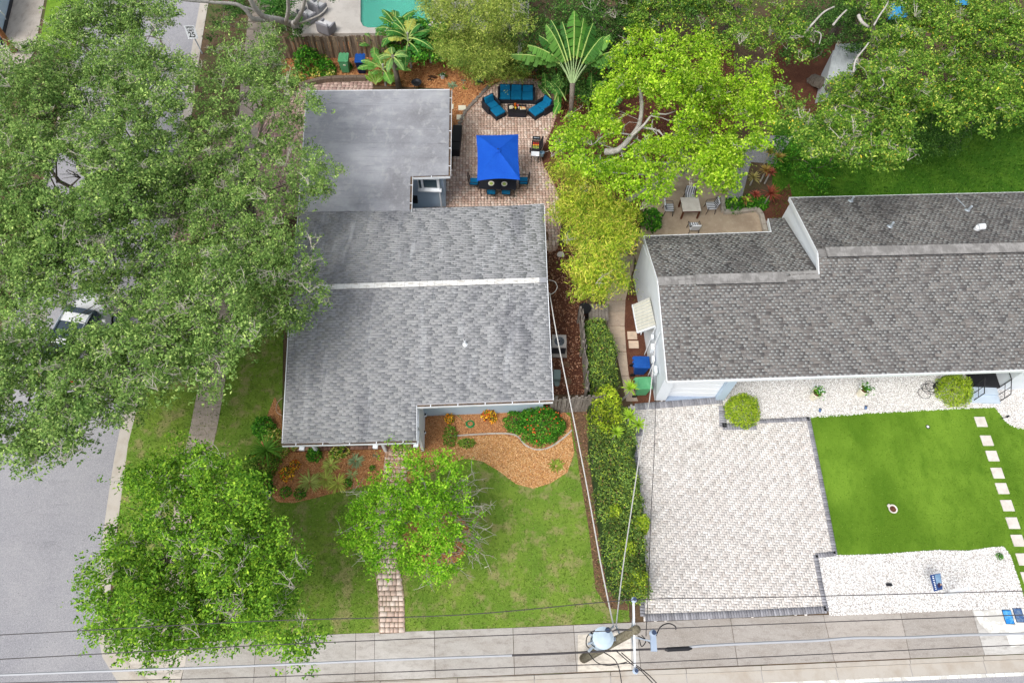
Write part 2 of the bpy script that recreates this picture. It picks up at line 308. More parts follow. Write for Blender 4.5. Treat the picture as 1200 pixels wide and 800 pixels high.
def grass(name, poly, z, dens, h, cols, label, holes=(), wdt=.03, pr=None):
    n = int(parea(poly) * dens); p = rand_in(poly, n)
    for q in holes: p = p[~inpoly(p, q)]
    n = len(p); a = rng.uniform(0, 6.28, n); hh = h * rng.uniform(.5, 1.3, n); ww = wdt * rng.uniform(.6, 1.4, n)
    dx = np.c_[np.cos(a), np.sin(a)] * ww[:, None] / 2; ln = rng.normal(0, .6, (n, 2)) * hh[:, None]
    V = np.empty((n, 3, 3)); V[:, 0, :2] = p - dx; V[:, 1, :2] = p + dx; V[:, 2, :2] = p + ln; V[:, :2, 2] = z; V[:, 2, 2] = z + hh
    col = pal(cols, n, pr, .16)
    o = fast(name, V.reshape(-1, 3), np.arange(n * 3).reshape(-1, 3), np.repeat(col, 3, 0), MT['blades'], None, 'stuff'); o['label'] = label; return o
def pavers(name, poly, z, L, Wd, ang, cols, pattern, parent, pr=None, gap=.008, h=.03, holes=()):
    poly = np.asarray(poly); c0 = poly.mean(0); ca, sa = math.cos(ang), math.sin(ang)
    loc = (poly - c0) @ np.array([[ca, -sa], [sa, ca]]); ext = np.abs(loc).max() + 1
    it = []
    if pattern == 'herring':
        k = int(ext / Wd) + 2; I, J = np.meshgrid(np.arange(-k, k), np.arange(-k, k), indexing='ij'); I = I.ravel(); J = J.ravel(); r = (I - J) % 4
        h0 = r == 0; v0 = r == 3
        cx = np.r_[(I[h0] + 1) * Wd, (I[v0] + .5) * Wd]; cy = np.r_[(J[h0] + .5) * Wd, (J[v0] + 1) * Wd]
        sx = np.r_[np.full(h0.sum(), 2 * Wd), np.full(v0.sum(), Wd)]; sy = np.r_[np.full(h0.sum(), Wd), np.full(v0.sum(), 2 * Wd)]
    else:
        cx = []; cy = []; sx = []; sy = []; y = -ext; row = 0
        while y < ext:
            x = -ext + (row % 2) * L * (.5 if pattern != 'grid' else .12) + (random.uniform(-.1, .1) * L if pattern == 'mixed' else 0)
            while x < ext:
                l = L * (random.choice([.66, 1, 1, 1.4]) if pattern == 'mixed' else 1)
                cx.append(x + l / 2); cy.append(y + Wd / 2); sx.append(l); sy.append(Wd); x += l
            y += Wd; row += 1
        cx, cy, sx, sy = map(np.array, (cx, cy, sx, sy))
    wp = np.c_[cx, cy] @ np.array([[ca, sa], [-sa, ca]]) + c0
    ok = inpoly(wp, poly)
    for q in holes: ok &= ~inpoly(wp, q)
    wp = wp[ok]; sx = sx[ok] - gap; sy = sy[ok] - gap; n = len(wp)
    M = rot_m(np.full(n, ang), sx, sy, h * rng.uniform(.85, 1.1, n), rng.normal(0, .008, n))
    return scatter(name, BOXV, BOXF, np.c_[wp, np.full(n, z - h * .6)], M, pal(cols, n, pr, .07), MT['attr'], parent)
def border(name, pts, wd, bl, z, cols, parent, h=.035, m='attr'):
    pos = []; rz = []; ln = []
    for a, b2 in zip(pts, pts[1:]):
        a = Vector(a[:2]); b2 = Vector(b2[:2]); d = b2 - a; k = max(1, round(d.length / bl)); an = math.atan2(d.y, d.x)
        for i in range(k): c = a + d * ((i + .5) / k); pos.append((c.x, c.y, z - h * .6)); rz.append(an); ln.append(d.length / k - .008)
    n = len(pos); M = rot_m(np.array(rz), np.array(ln), np.full(n, wd), np.full(n, h))
    return scatter(name, BOXV, BOXF, np.array(pos), M, pal(cols, n, None, .06), MT[m], parent)

# ================================================================== SETTING
part('ground', 'soil', None, lambda bm: prism(bm, [Vector(p) for p in ((-300, -200, 0), (300, -200, 0), (300, 500, 0), (-300, 500, 0))], -.6, -.25), kind='structure')
part('road', 'asphalt', None, lambda bm: bm.faces.new([bm.verts.new(p) for p in ((-60, -40, -.12), (90, -40, -.12), (90, 8, -.12), (0, 8, -.12), (-4, 80, -.12), (-45, 80, -.12))]), kind='structure')
KB = [(262, -120), (255, -60), (245, 0), (238, 40), (229, 100), (221, 165), (212, 230), (203, 300), (185, 385), (156, 497), (140, 598), (134, 650), (129, 700), (131, 735), (139, 764), (155, 785), (178, 801), (215, 808), (300, 803), (450, 797), (600, 791), (750, 785), (900, 779), (1050, 772.5), (1200, 766), (1400, 758)]
kb = smooth(W(KB), 3)
east = kb + [Vector((60, kb[-1].y + 2, 0)), Vector((60, 150, 0)), Vector((kb[0].x - 2, 150, 0))]
part('terrain', 'soil', None, lambda bm: prism(bm, east, -.4, -.02), kind='structure')
WK = W([(112, -140), (104, -60), (95, 20), (52, 205), (0, 400), (-90, 700), (-200, 1100)])
part('far_kerb_land', 'soil', None, lambda bm: prism(bm, WK + [Vector((-80, WK[-1].y, 0)), Vector((-80, 150, 0)), Vector((WK[0].x, 150, 0))], -.4, -.02), kind='structure')
def offs(pts, d):
    out = []
    for i, p in enumerate(pts):
        t = (pts[min(i + 1, len(pts) - 1)] - pts[max(i - 1, 0)]).normalized(); out.append(Vector((p.x + t.y * d, p.y - t.x * d, 0)))
    return out
kerb = bpy.data.objects.new('kerb', None); C.objects.link(kerb); kerb['kind'] = 'structure'
def strip_parts(pts, d0, d1, z0, zt0, zt1, name, m, parent, step, gap=.012):
    A = offs(pts, d0); B = offs(pts, d1)
    # resample by arc length
    s = [0]
    for a, b2 in zip(pts, pts[1:]): s.append(s[-1] + (b2 - a).length)
    def at(L, u):
        for i in range(len(s) - 1):
            if s[i + 1] >= u: f = (u - s[i]) / max(s[i + 1] - s[i], 1e-6); return L[i].lerp(L[i + 1], f)
        return L[-1].copy()
    k = int(s[-1] / step)
    for i in range(k):
        us = [i * step + gap + (step - 2 * gap) * j / 3 for j in range(4)]
        bm = NB(); ta = [at(A, u) for u in us]; tb = [at(B, u) for u in us]
        dz = random.uniform(-.006, .006)
        poly = ta + tb[::-1]; zz = [zt0 + dz] * 4 + [zt1 + dz] * 4
        prism(bm, poly, z0, zz); fin(name, bm, MT[m], parent)
strip_parts(kb, .01, .17, -.3, 0, -.005, 'kerb_stone', 'curb', kerb, 3.0)
strip_parts(kb, .18, .62, -.3, -.10, -.112, 'gutter_slab', 'curb', kerb, 3.0)
strip_parts(WK[::-1], .01, .17, -.3, 0, -.005, 'kerb_stone', 'curb', kerb, 3.0)
part('edge_line', 'paintwhite', None, lambda bm: [box(bm, (G(x, 800 - (x - 900) * .0415 + 1.5).x, G(x, 800 - (x - 900) * .0415 + 1.5).y, -.112), (.36, .13, .008), .065) for x in range(800, 1420, 11)], kind='structure')
_, P_lawn = sheet('lawn', [(140, 598), (150, 520), (185, 385), (203, 300), (352, 290), (352, 330), (332, 385), (330, 522), (488, 500), (640, 480), (676, 480), (690, 560), (698, 640), (704, 690), (712, 706), (736, 700), (738, 728), (600, 735), (375, 743), (222, 760), (160, 745), (132, 700)], 0, MT['lawn'])
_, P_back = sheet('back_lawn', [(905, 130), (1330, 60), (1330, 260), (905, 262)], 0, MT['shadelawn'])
_, P_ftr = sheet('far_lawn', [(45, 60), (50, 30), (66, -60), (105, -60), (97, 20), (85, 70)], 0, MT['turf'])
sheet('far_driveway', [(-60, 200), (20, 90), (40, 62), (52, 0), (62, -60), (-80, -60)], .006, MT['concrete'])
# front walk: sidewalk slabs
swk = bpy.data.objects.new('sidewalk', None); C.objects.link(swk); swk['kind'] = 'structure'
XT = [222, 300, 335, 417, 439, 509, 601, 672, 746, 856, 965, 1055, 1139, 1225, 1330]; XB = [210, 297, 335, 416, 439, 510, 603, 676, 751, 865, 978, 1067, 1154, 1243, 1352]
def yt(x): return np.interp(x, [150, 375, 600, 900, 1200, 1400], [757, 743, 735, 722, 712, 705])
def yb(x): return 790.4 - .0415 * (x - 600)
TONES = [(172, 168, 163), (180, 176, 171), (186, 182, 177), (167, 162, 157), (182, 177, 172)]
def slab(pts, tone, name='paving_slab', parent=swk, z=.012, th=.06):
    w_ = W(pts, z); c = sum(w_, Vector()) / len(w_); bm = NB()
    w_ = [c + (p - c) * (1 - .012 / max((p - c).length, .1)) for p in w_]; prism(bm, w_, z - th, z)
    bmesh.ops.recalc_face_normals(bm, faces=bm.faces); me = bpy.data.meshes.new(name); bm.to_mesh(me); bm.free()
    a = me.color_attributes.new('col', 'FLOAT_COLOR', 'POINT'); a.data.foreach_set('color', np.tile([*lin(tone), 1], len(me.vertices)).astype(np.float32))
    return link(name, me, MT['concrete_attr'], parent)
for i in range(len(XT) - 1):
    x0, x1, b0, b1 = XT[i], XT[i + 1], XB[i], XB[i + 1]
    tone = TONES[(i * 3) % 5] if i < 8 else [(164, 158, 152), (172, 165, 158), (160, 154, 148)][i % 3]
    if i == 12: tone = (196, 194, 190)
    slab([(b0, yb(b0)), (b1, yb(b1)), (x1, yt(x1)), (x0, yt(x0))], tone)
slab([(210, 803), (222, 760), (186, 756), (152, 744), (142, 764), (157, 783), (181, 800)], (196, 188, 178))
sheet('corner_pavement', [(216, 806), (190, 752), (150, 742), (136, 748), (138, 764), (154, 785.5), (178, 802)], .006, MT['concrete'])
SR = [(215, 757), (218, 700), (222, 660), (235, 590), (257, 490), (268, 420), (277, 350), (285, 290), (292, 230), (303, 150), (312, 80), (322, 10), (332, -60)]
SL = [(186, 757), (190, 700), (195, 655), (204, 590), (226, 485), (238, 420), (250, 355), (258, 290), (266, 230), (276, 150), (284, 80), (292, 10), (300, -60)]
def along(L, y): ys = [p[1] for p in L][::-1]; xs = [p[0] for p in L][::-1]; return float(np.interp(y, ys, xs))
y = 755
while y > -50:
    y2 = y - (18 + y * .022)
    slab([(along(SL, y), y), (along(SR, y), y), (along(SR, y2), y2), (along(SL, y2), y2)], random.choice([(170, 156, 144), (182, 168, 156), (160, 148, 138)])); y = y2
slab([(677, 743), (739, 740), (740, 784), (677, 787)], (222, 214, 200), 'paving_patch', swk, .018)
# pink paver drive at the back of the left house
pav = bpy.data.objects.new('paved_driveway', None); C.objects.link(pav); pav['kind'] = 'structure'
P_pink = [(p.x, p.y) for p in W([(218, 190), (262, 160), (305, 138), (362, 96), (440, 94), (437, 108), (365, 108), (352, 250), (300, 262), (205, 287)])]
PINK = [(206, 176, 164), (190, 158, 148), (216, 190, 176), (176, 148, 138)]
swh = [[(p.x, p.y) for p in W([(258, 290), (285, 290), (303, 150), (276, 150)])]]
pavers('paver', P_pink, .0, .24, .24, 0, PINK, 'grid', pav, holes=swh)
# patio of the left house
pat = bpy.data.objects.new('patio', None); C.objects.link(pat); pat['kind'] = 'structure'
PP = [(525, 210), (530, 180), (538, 156), (547, 134), (561, 119), (580, 100), (610, 92), (640, 100), (652, 122), (650, 140), (643, 158), (634, 176), (636, 195), (648, 215), (656, 240), (656, 262), (652, 292), (634, 292), (634, 262), (470, 262), (470, 205)]
P_pat = [(p.x, p.y) for p in smooth(W(PP), 2, True)]
TERR = [(206, 180, 164), (196, 168, 152), (214, 190, 174), (188, 158, 142), (218, 198, 184), (200, 174, 160)]
sheet('patio_bed', PP, .03, MT['dirt'])
pavers('paver', P_pat, .03, .18, .18, R(3), TERR, 'grid', pat, gap=.011)
border('paver_edge', [Vector((*p, 0)) for p in P_pat[2:34]], .1, .2, .035, [(176, 142, 126), (190, 158, 140)], pat)
# front garden walk
wkp = bpy.data.objects.new('garden_path', None); C.objects.link(wkp); wkp['kind'] = 'structure'
PW = [(452, 522), (448, 560), (440, 610), (435, 648), (441, 672), (444, 700), (445, 742), (474, 741), (473, 700), (470, 680), (464, 655), (467, 620), (476, 570), (478, 522)]
P_wlk = [(p.x, p.y) for p in W(PW)]
sheet('path_bed', PW, .026, MT['dirt'])
pos_ = []; sz_ = []; yy = 741
WL = PW[:7]; WR = PW[7:][::-1]
def lx(L, y): return float(np.interp(y, [p[1] for p in L], [p[0] for p in L]))
while yy > 526:
    a = G(lx(WL, yy), yy, .03); b2 = G(lx(WR, yy), yy, .03); hgt = random.choice([.2, .27, .2]); cuts = [0]
    while cuts[-1] < 1: cuts.append(cuts[-1] + random.choice([.16, .24, .24, .3]) )
    cuts = [c_ / cuts[-1] for c_ in cuts]; wd_ = (b2 - a).length
    for c0_, c1_ in zip(cuts, cuts[1:]): q = a.lerp(b2, (c0_ + c1_) / 2); pos_.append((q.x, q.y + hgt / 2, .012)); sz_.append(((c1_ - c0_) * wd_ - .014, hgt - .014))
    yy -= hgt / (G(450, yy - 1).y - G(450, yy).y)
sz_ = np.array(sz_); n_ = len(sz_)
scatter('paver', BOXV, BOXF, np.array(pos_), rot_m(np.full(n_, R(3.5)), sz_[:, 0], sz_[:, 1], np.full(n_, .022), rng.normal(0, .004, n_)), pal([(214, 194, 180), (206, 184, 170), (220, 202, 190), (200, 176, 162)], n_, None, .05), MT['attr'], wkp)
border('paver_edge', W(PW[1:7]), .06, .3, .02, [(170, 150, 130)], wkp); border('paver_edge', W(PW[7:13]), .06, .3, .02, [(170, 150, 130)], wkp)
# right-hand driveway
drv = bpy.data.objects.new('driveway', None); C.objects.link(drv); drv['kind'] = 'structure'
DP = [(737, 476), (770, 472), (846, 467), (848, 500), (884, 500), (887, 493), (946, 489), (977, 646), (957, 650), (968, 717), (755, 726), (750, 640)]
P_drv = [(p.x, p.y) for p in W(DP)]
sheet('driveway_bed', DP, .032, MT['gravelbase'])
pavers('paver', P_drv, .03, .2, .105, R(1), [(214, 209, 204), (210, 205, 200), (218, 214, 210), (204, 198, 193), (211, 205, 199), (194, 187, 181)], 'herring', drv, [.28, .24, .2, .12, .12, .04], gap=.003)
GB = [(138, 138, 144), (150, 150, 156), (128, 128, 134)]
for pl in ([(755.5, 723.5), (860, 719.5), (968, 714)], ): border('dark_paver', W(pl), .28, .11, .05, GB, drv)
for pl in ([(968, 716), (961, 684), (955, 650)], [(955, 651), (979, 648.5)], [(978, 649), (968, 596), (957, 540), (946.5, 489)], [(948, 491), (918, 492.5), (889, 494)], [(753, 722), (752, 700), (752, 640), (747, 560), (742, 506)]): border('dark_paver', W(pl), .2, .12, .05, GB, drv)
for pl in ([(744, 477), (770, 475), (846, 469)], [(737, 507), (753, 507)], [(846, 476), (847, 501)], [(846, 500), (886, 500)]): border('dark_paver', W(pl), .34, .12, .05, GB, drv)
# turf, gravel
TP = [(947, 489), (960, 487), (1030, 483), (1124, 478), (1166, 477), (1172, 485), (1180, 495), (1192, 501), (1215, 502), (1330, 500), (1350, 720), (1204, 712), (1200, 700), (1194, 680), (1184, 650), (1176, 640), (1160, 641), (1135, 645), (1100, 644), (1070, 646), (1040, 649), (1000, 650), (979, 650)]
_, P_trf = sheet('artificial_turf', TP, .012, MT['turf'])
GN = [(842, 430), (1200, 410), (1330, 410), (1330, 501), (1215, 503), (1192, 502), (1180, 496), (1172, 486), (1166, 478), (1124, 479), (1030, 484), (948, 490), (887, 494), (884, 504), (846, 504)]
_, P_gn = sheet('gravel_bed', GN, .008, MT['gravelbase'])
GS = [(957, 652), (980, 650), (1000, 650), (1040, 648.5), (1070, 646), (1100, 644), (1135, 645), (1160, 641), (1176, 640), (1184, 650), (1194, 680), (1200, 700), (1204, 712), (1140, 714), (972, 721), (964, 690)]
_, P_gs = sheet('gravel_bed', GS, .014, MT['gravelbase'])
WH = [(250, 248, 246), (236, 233, 230), (214, 208, 204), (150, 142, 138)]
stones('gravel', P_gn, .01, 620, .052, WH, [.55, .3, .12, .03], 'white gravel under the eave of the right house')
stones('gravel', P_gs, .016, 800, .055, WH, [.72, .2, .05, .03], 'white gravel between the sidewalk and the bright turf')
grass('turf_blades', P_trf, .012, 420, .022, [(84, 120, 18), (110, 144, 44), (68, 104, 14), (132, 158, 68)], 'short artificial grass fibres', wdt=.03, pr=[.5, .2, .22, .08])
# mulch
RB = [(322, 465), (330, 482), (331, 522), (488, 521), (488, 484), (655, 478), (668, 488), (673, 530), (665, 553), (645, 566), (625, 572), (605, 567), (585, 552), (565, 540), (545, 537), (520, 545), (480, 566), (440, 566), (415, 572), (400, 575), (370, 583), (345, 589), (325, 588), (310, 570), (302, 545), (306, 520), (312, 490)]
_, P_rb = sheet('front_mulch_bed', RB, .010, MT['mulch_red'])
TB = [(492, 548), (510, 532), (540, 513), (590, 509), (606, 515), (618, 524), (636, 527), (655, 516), (668, 500), (673, 530), (665, 553), (645, 566), (625, 572), (605, 567), (585, 552), (565, 540), (545, 537), (520, 545), (500, 556)]
_, P_tb = sheet('tan_mulch_bed', TB, .016, MT['mulch_tan'])
chips('wood_chip', P_rb, .012, 800, .05, [(196, 142, 98), (172, 118, 78), (212, 168, 122), (134, 92, 62), (204, 154, 104)], 'reddish wood chips in the front bed')
chips('wood_chip', P_tb, .018, 1000, .05, [(210, 164, 108), (222, 182, 130), (192, 142, 88), (172, 122, 74), (228, 196, 148)], 'tan wood chips in the curved bed')
RG = [(512 + 40 * math.cos(a * .3), 630 + 34 * math.sin(a * .3)) for a in range(21)]
_, P_rg = sheet('tree_mulch_ring', RG, .008, MT['mulch_red'])
chips('wood_chip', P_rg, .01, 200, .08, [(166, 126, 96), (144, 106, 80), (184, 148, 114), (112, 84, 64)], 'wood chips round the small front tree')
_, P_dt = sheet('dirt_strip', [(668, 482), (692, 482), (697, 540), (703, 600), (712, 700), (735, 702), (736, 715), (712, 712), (698, 690), (690, 620), (680, 560), (674, 520)], .006, MT['dirt'])
_, P_sd = sheet('side_yard_mulch', [(634, 288), (700, 288), (684, 375), (690, 462), (640, 462), (630, 350)], .005, MT['mulch_dark'])
chips('wood_chip', P_sd, .008, 160, .09, [(120, 80, 60), (158, 112, 84), (86, 56, 44), (182, 142, 116)], 'dark wood chips beside the left house')
chips('wood_chip', P_dt, .008, 120, .08, [(120, 90, 66), (158, 122, 90), (86, 66, 50)], 'leaf litter on the bare dirt strip')
_, P_tm = sheet('back_mulch_bed', [(330, 50), (560, 48), (700, 48), (700, 100), (662, 150), (655, 128), (640, 102), (610, 90), (580, 97), (561, 117), (547, 132), (536, 158), (528, 175), (520, 104), (440, 100), (430, 92), (360, 100), (330, 100)], .006, MT['mulch_red'])
_, P_tm2 = sheet('back_mulch_bed', [(656, 128), (662, 151), (700, 101), (700, 250), (660, 270), (654, 238), (648, 217), (634, 196), (632, 176), (641, 158), (650, 142)], .0065, MT['mulch_dark'])
chips('wood_chip', P_tm, .008, 150, .1, [(190, 132, 84), (160, 100, 60), (214, 164, 112), (118, 74, 46)], 'reddish wood chips behind the flat roof')
_, P_dm = sheet('dark_mulch_bed', [(640, 60), (860, 60), (860, 175), (756, 208), (745, 300), (690, 300), (690, 200), (660, 150)], .009, MT['mulch_dark'])
chips('wood_chip', P_dm, .011, 60, .11, [(110, 66, 48), (84, 50, 38), (140, 92, 68)], 'dark wood chips under the bright tree')
sheet('dark_mulch_bed', [(905, 50), (1000, 50), (985, 110), (950, 140), (900, 140)], .007, MT['mulch_dark'])
sheet('dark_mulch_bed', [(722, 345), (751, 345), (762, 440), (772, 468), (745, 478), (736, 462)], .01, MT['mulch_dark'])
sheet('dark_mulch_bed', [(845, 252), (900, 240), (925, 215), (935, 262), (905, 275), (893, 285), (888, 250)], .012, MT['mulch_dark'])
sheet('gravel_path', [(852, 262), (853, 190), (866, 166), (885, 158), (930, 160), (906, 192), (880, 190), (870, 230), (864, 262)], .011, MT['greygravel'])
_, P_ps = sheet('concrete_patio', [(744, 300), (752, 262), (757, 205), (800, 180), (862, 190), (850, 245), (890, 247), (895, 288), (880, 320), (750, 320)], .014, MT['patio_slab'])
sp = bpy.data.objects.new('side_path', None); C.objects.link(sp); sp['kind'] = 'structure'
for a, b2, c, d, y0, y1 in ((716, 746, 712, 742, 282, 318), (712, 741, 709, 733, 318, 352), (709, 733, 712, 732, 352, 382), (712, 732, 722, 734, 382, 412), (722, 734, 728, 737, 412, 440), (728, 737, 734, 748, 440, 470)):
    slab([(c, y1), (d, y1), (b2, y0), (a, y0)], random.choice([(186, 166, 146), (176, 156, 138)]), 'paving_slab', sp, .016)
for x0, y0, x1, y1 in ((735.5, 388, 747, 397.5), (737, 399, 749, 408)): slab([(x0, y1), (x1, y1), (x1 - .8, y0), (x0 - .8, y0)], (214, 190, 166), 'paving_slab', sp, .03)
# grass blades
GC = [(106, 138, 48), (130, 158, 62), (84, 114, 36), (156, 160, 96), (166, 148, 112)]
grass('grass', P_lawn, 0, 210, .05, GC, 'patchy green lawn grass of the left front yard', [P_rb, P_wlk, P_rg], wdt=.04, pr=[.36, .26, .22, .1, .06])
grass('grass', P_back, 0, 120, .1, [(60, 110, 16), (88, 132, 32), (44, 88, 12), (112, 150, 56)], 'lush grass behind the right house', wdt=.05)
# retaining edge of the back bed and the light edging of the front bed
def ribbon(name, pts, m, wd, h, label=None, parent=None, seg=None):
    ps = smooth(W(pts), 3); A = offs(ps, wd / 2); B = offs(ps, -wd / 2); o = None
    for i in range(len(ps) - 1):
        bm = NB(); prism(bm, [A[i], A[i + 1].lerp(A[i], .03), B[i + 1].lerp(B[i], .03), B[i]], -.02, h + random.uniform(-.01, .01)); o = fin(name, bm, MT[m], parent)
te = thing('garden_edging', 'low curved timber edging behind the flat grey roof', 'edging', G(400, 98))
te.location = (0, 0, 0); ribbon('edging_board', [(352, 104), (365, 99), (390, 95), (430, 94)], 'wood', .25, .3, parent=te)
te = thing('garden_edging', 'pale wavy edging strip crossing the tan mulch by the orange flowering shrub', 'edging'); ribbon('edging_board', [(532, 511), (560, 509), (590, 508), (606, 511), (616, 522), (630, 527), (645, 524), (662, 512), (670, 504)], 'curb', .07, .06, parent=te)
te = thing('garden_edging', 'rough stone edging curving around the northwest rim of the paver patio', 'edging')
ps = smooth(W([(535, 170), (538, 156), (547, 134), (561, 118), (575, 103)]), 6)
for i, p in enumerate(ps): part('edging_stone', 'greywood', te, lambda bm: box(bm, (p.x - .12, p.y + .05, .05), (.2 + random.random() * .1, .16, .12), random.random()))
te = thing('planter_border', 'row of tan concrete blocks edging the plant bed by the concrete patio', 'border')
bl = smooth(W([(846, 232), (847, 250), (868, 249), (886, 246.5), (891, 252), (896, 272), (899, 288)]), 1); 
L_ = []
for a, b2 in zip(bl, bl[1:]):
    k = max(1, round((b2 - a).length / .42))
    for i in range(k): L_.append((a + (b2 - a) * ((i + .5) / k), math.atan2((b2 - a).y, (b2 - a).x), (b2 - a).length / k - .02))
for p, an, l in L_: part('border_block', 'concrete', te, lambda bm: box(bm, (p.x, p.y, .1), (l, .24, .22), an), bevel=.015)
# stepping stones
for i, (x, y) in enumerate([(1149.5, 494), (1156.5, 516), (1163, 534), (1169, 554), (1174.5, 572), (1180.5, 592), (1187, 612.5), (1193, 633), (1199, 655), (1205, 677)]):
    p = G(x, y, .03); o = part('stepping_stone', 'stepstone', None, lambda bm: box(bm, (p.x, p.y, .025), (.5, .5, .05), R(2)), bevel=.012)
    names = ['nearest the porch steps', 'second from the porch steps', 'third from the porch steps', 'fourth from the porch steps', 'fifth from the porch steps', 'sixth from the porch steps', 'above the outer curve of the gravel', 'beside the top of the white gravel curve', 'cut by the right edge of the photo', 'beyond the right edge by the gravel tip']
    tag(o, 'pale square stepping stone in the turf, ' + names[i], 'stepping stone', 'stepping stones across the artificial turf')
for x, y, wh in ((527, 125, 'half under the flat roof edge'), (541.5, 126.5, 'upper one beside the patio rim'), (539.5, 137.5, 'lower one beside the patio rim')):
    p = G(x, y, .05); o = part('stepping_stone', 'cream', None, lambda bm: box(bm, (p.x, p.y, .04), (.45, .4, .06), R(3)), bevel=.01); tag(o, 'cream stepping slab by the mulch bed, ' + wh, 'stepping stone', 'cream slabs by the patio')
sheet('paint_spill', [(1141, 716), (1200, 713), (1260, 711), (1262, 735), (1215, 738), (1200, 755), (1184, 758), (1180, 745), (1160, 742), (1148, 730)], .018, MT['paintwhite'])
# pool
bm = NB(); pd = W([(330, -60), (344, 43), (440, 42.5), (560, 42), (620, 42), (620, -60)]); pw = W([(423.5, -60), (423, 28), (426, 34), (432, 36), (500, 35), (506, 28), (505, -60)])
rim = W([(423.5, -60), (330, -60), (344, 43), (440, 42.5), (620, 42), (620, -60), (505, -60), (506, 28), (500, 35), (432, 36), (426, 34), (423, 28)])
prism(bm, rim, -.2, .22); fin('pool_deck', bm, MT['pooldeck'], None, 'structure')
bm = NB(); prism(bm, pw, .03, .1); o = fin('pool_water', bm, MT['water'], None, 'structure')
bm = NB(); bm.faces.new([bm.verts.new((p.x, p.y, .015)) for p in pw]); fin('pool_shell', bm, MT['pooltile'], None, 'structure')

# ================================================================== HOUSES
def rayplane(px, py, p0, n):
    d = Vector(RM @ np.array([px - 600, 400 - py, -FP])); o = Vector((0, 0, CH)); t = (p0 - o).dot(n) / d.dot(n); return o + d * t
def plane3(a, b2, c):
    n = (b2 - a).cross(c - a).normalized(); n = n if n.z > 0 else -n; return a, n
def bar(bm, p0, p1, wd, h):
    p0, p1 = Vector(p0), Vector(p1); d = p1 - p0; x = d.normalized(); y_ = Vector((0, 0, 1)).cross(x).normalized(); z_ = x.cross(y_)
    mt = Matrix.Translation((p0 + p1) / 2) @ Matrix((x, y_, z_)).transposed().to_4x4() @ Matrix.Diagonal((d.length, wd, h, 1))
    bmesh.ops.create_cube(bm, size=1, matrix=mt)
TABV = np.array([[-.5, 0, 0], [.5, 0, 0], [.5, 1, 0], [-.5, 1, 0], [-.5, 0, .15], [.5, 0, .15], [.5, 1, 1], [-.5, 1, 1]])
def shingles(poly, n, udir, e, wmin, wmax, cols, pr, m, parent, th=.008, dash=None):
    u = (udir - n * udir.dot(n)).normalized(); v = n.cross(u); v = v if v.z < 0 else -v
    o = poly[0]; P2 = [((p - o).dot(u), (p - o).dot(v)) for p in poly]; v0 = min(p[1] for p in P2); v1 = max(p[1] for p in P2)
    cen = []; sx = []; cl = []; k = int((v1 - v0) / e)
    e = (v1 - v0) / k; lo_, hi_ = dash[0]; dl, dh = dash[1]; frac = dash[2]; per = (lo_ + hi_) / 2
    for r in range(k):
        vm = v0 + (r + .5) * e; xs = []
        for i in range(len(P2)):
            (x1, y1), (x2, y2) = P2[i], P2[(i + 1) % len(P2)]
            if (y1 > vm) != (y2 > vm): xs.append(x1 + (vm - y1) / (y2 - y1) * (x2 - x1))
        xs.sort()
        for a, b2 in zip(xs[::2], xs[1::2]):
            x = a; first = random.uniform(.1, .9)
            while x < b2 - .02:
                l = min(random.uniform(.9, 1.1) * (first or 1), b2 - x); first = 0; cen.append((x + l / 2, v0 + r * e)); sx.append(l); cl.append(False); x += l
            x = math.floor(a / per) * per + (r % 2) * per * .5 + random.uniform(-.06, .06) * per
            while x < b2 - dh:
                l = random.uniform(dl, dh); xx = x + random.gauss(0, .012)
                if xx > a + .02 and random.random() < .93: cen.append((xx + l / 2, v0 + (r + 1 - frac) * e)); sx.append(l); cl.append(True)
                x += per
    cen = np.array(cen); N = len(cen); uu, vv, nn = np.array(u), np.array(v), np.array(n)
    sx = np.array(sx); cl = np.array(cl)
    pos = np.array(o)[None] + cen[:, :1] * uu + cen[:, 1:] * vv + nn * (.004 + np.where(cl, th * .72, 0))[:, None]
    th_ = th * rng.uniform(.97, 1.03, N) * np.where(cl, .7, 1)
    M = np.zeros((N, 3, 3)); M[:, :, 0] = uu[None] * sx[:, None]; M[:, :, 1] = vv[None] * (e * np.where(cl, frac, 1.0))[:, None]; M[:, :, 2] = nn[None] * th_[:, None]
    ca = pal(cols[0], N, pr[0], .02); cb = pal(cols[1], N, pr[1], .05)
    return scatter('shingles', TABV, BOXF, pos, M, np.where(cl[:, None], cb, ca), MT[m], parent)
def wall(name, pts, z0, z1, m, parent):
    return part(name, m, parent, lambda bm: prism(bm, pts, z0, z1))
def gutter(parent, p0, p1, side, hang=True):
    g = part('gutter', 'white', parent, lambda bm: (bar(bm, p0 + side * .12 + Vector((0, 0, -.07)), p1 + side * .12 + Vector((0, 0, -.07)), .02, .13), bar(bm, p0 + side * .055 + Vector((0, 0, -.125)), p1 + side * .055 + Vector((0, 0, -.125)), .11, .02)))
    part('debris', 'gutterdirt', g, lambda bm: bar(bm, p0 + side * .05 + Vector((0, 0, -.085)), p1 + side * .05 + Vector((0, 0, -.085)), .1, .05))
    L_ = (p1 - p0).length; k = int(L_ / 1.1)
    for i in range(k):
        q = p0.lerp(p1, (i + .5) / k); part('hanger', 'white', g, lambda bm: bar(bm, q + Vector((0, 0, -.03)), q + side * .13 + Vector((0, 0, -.03)), .04, .012))
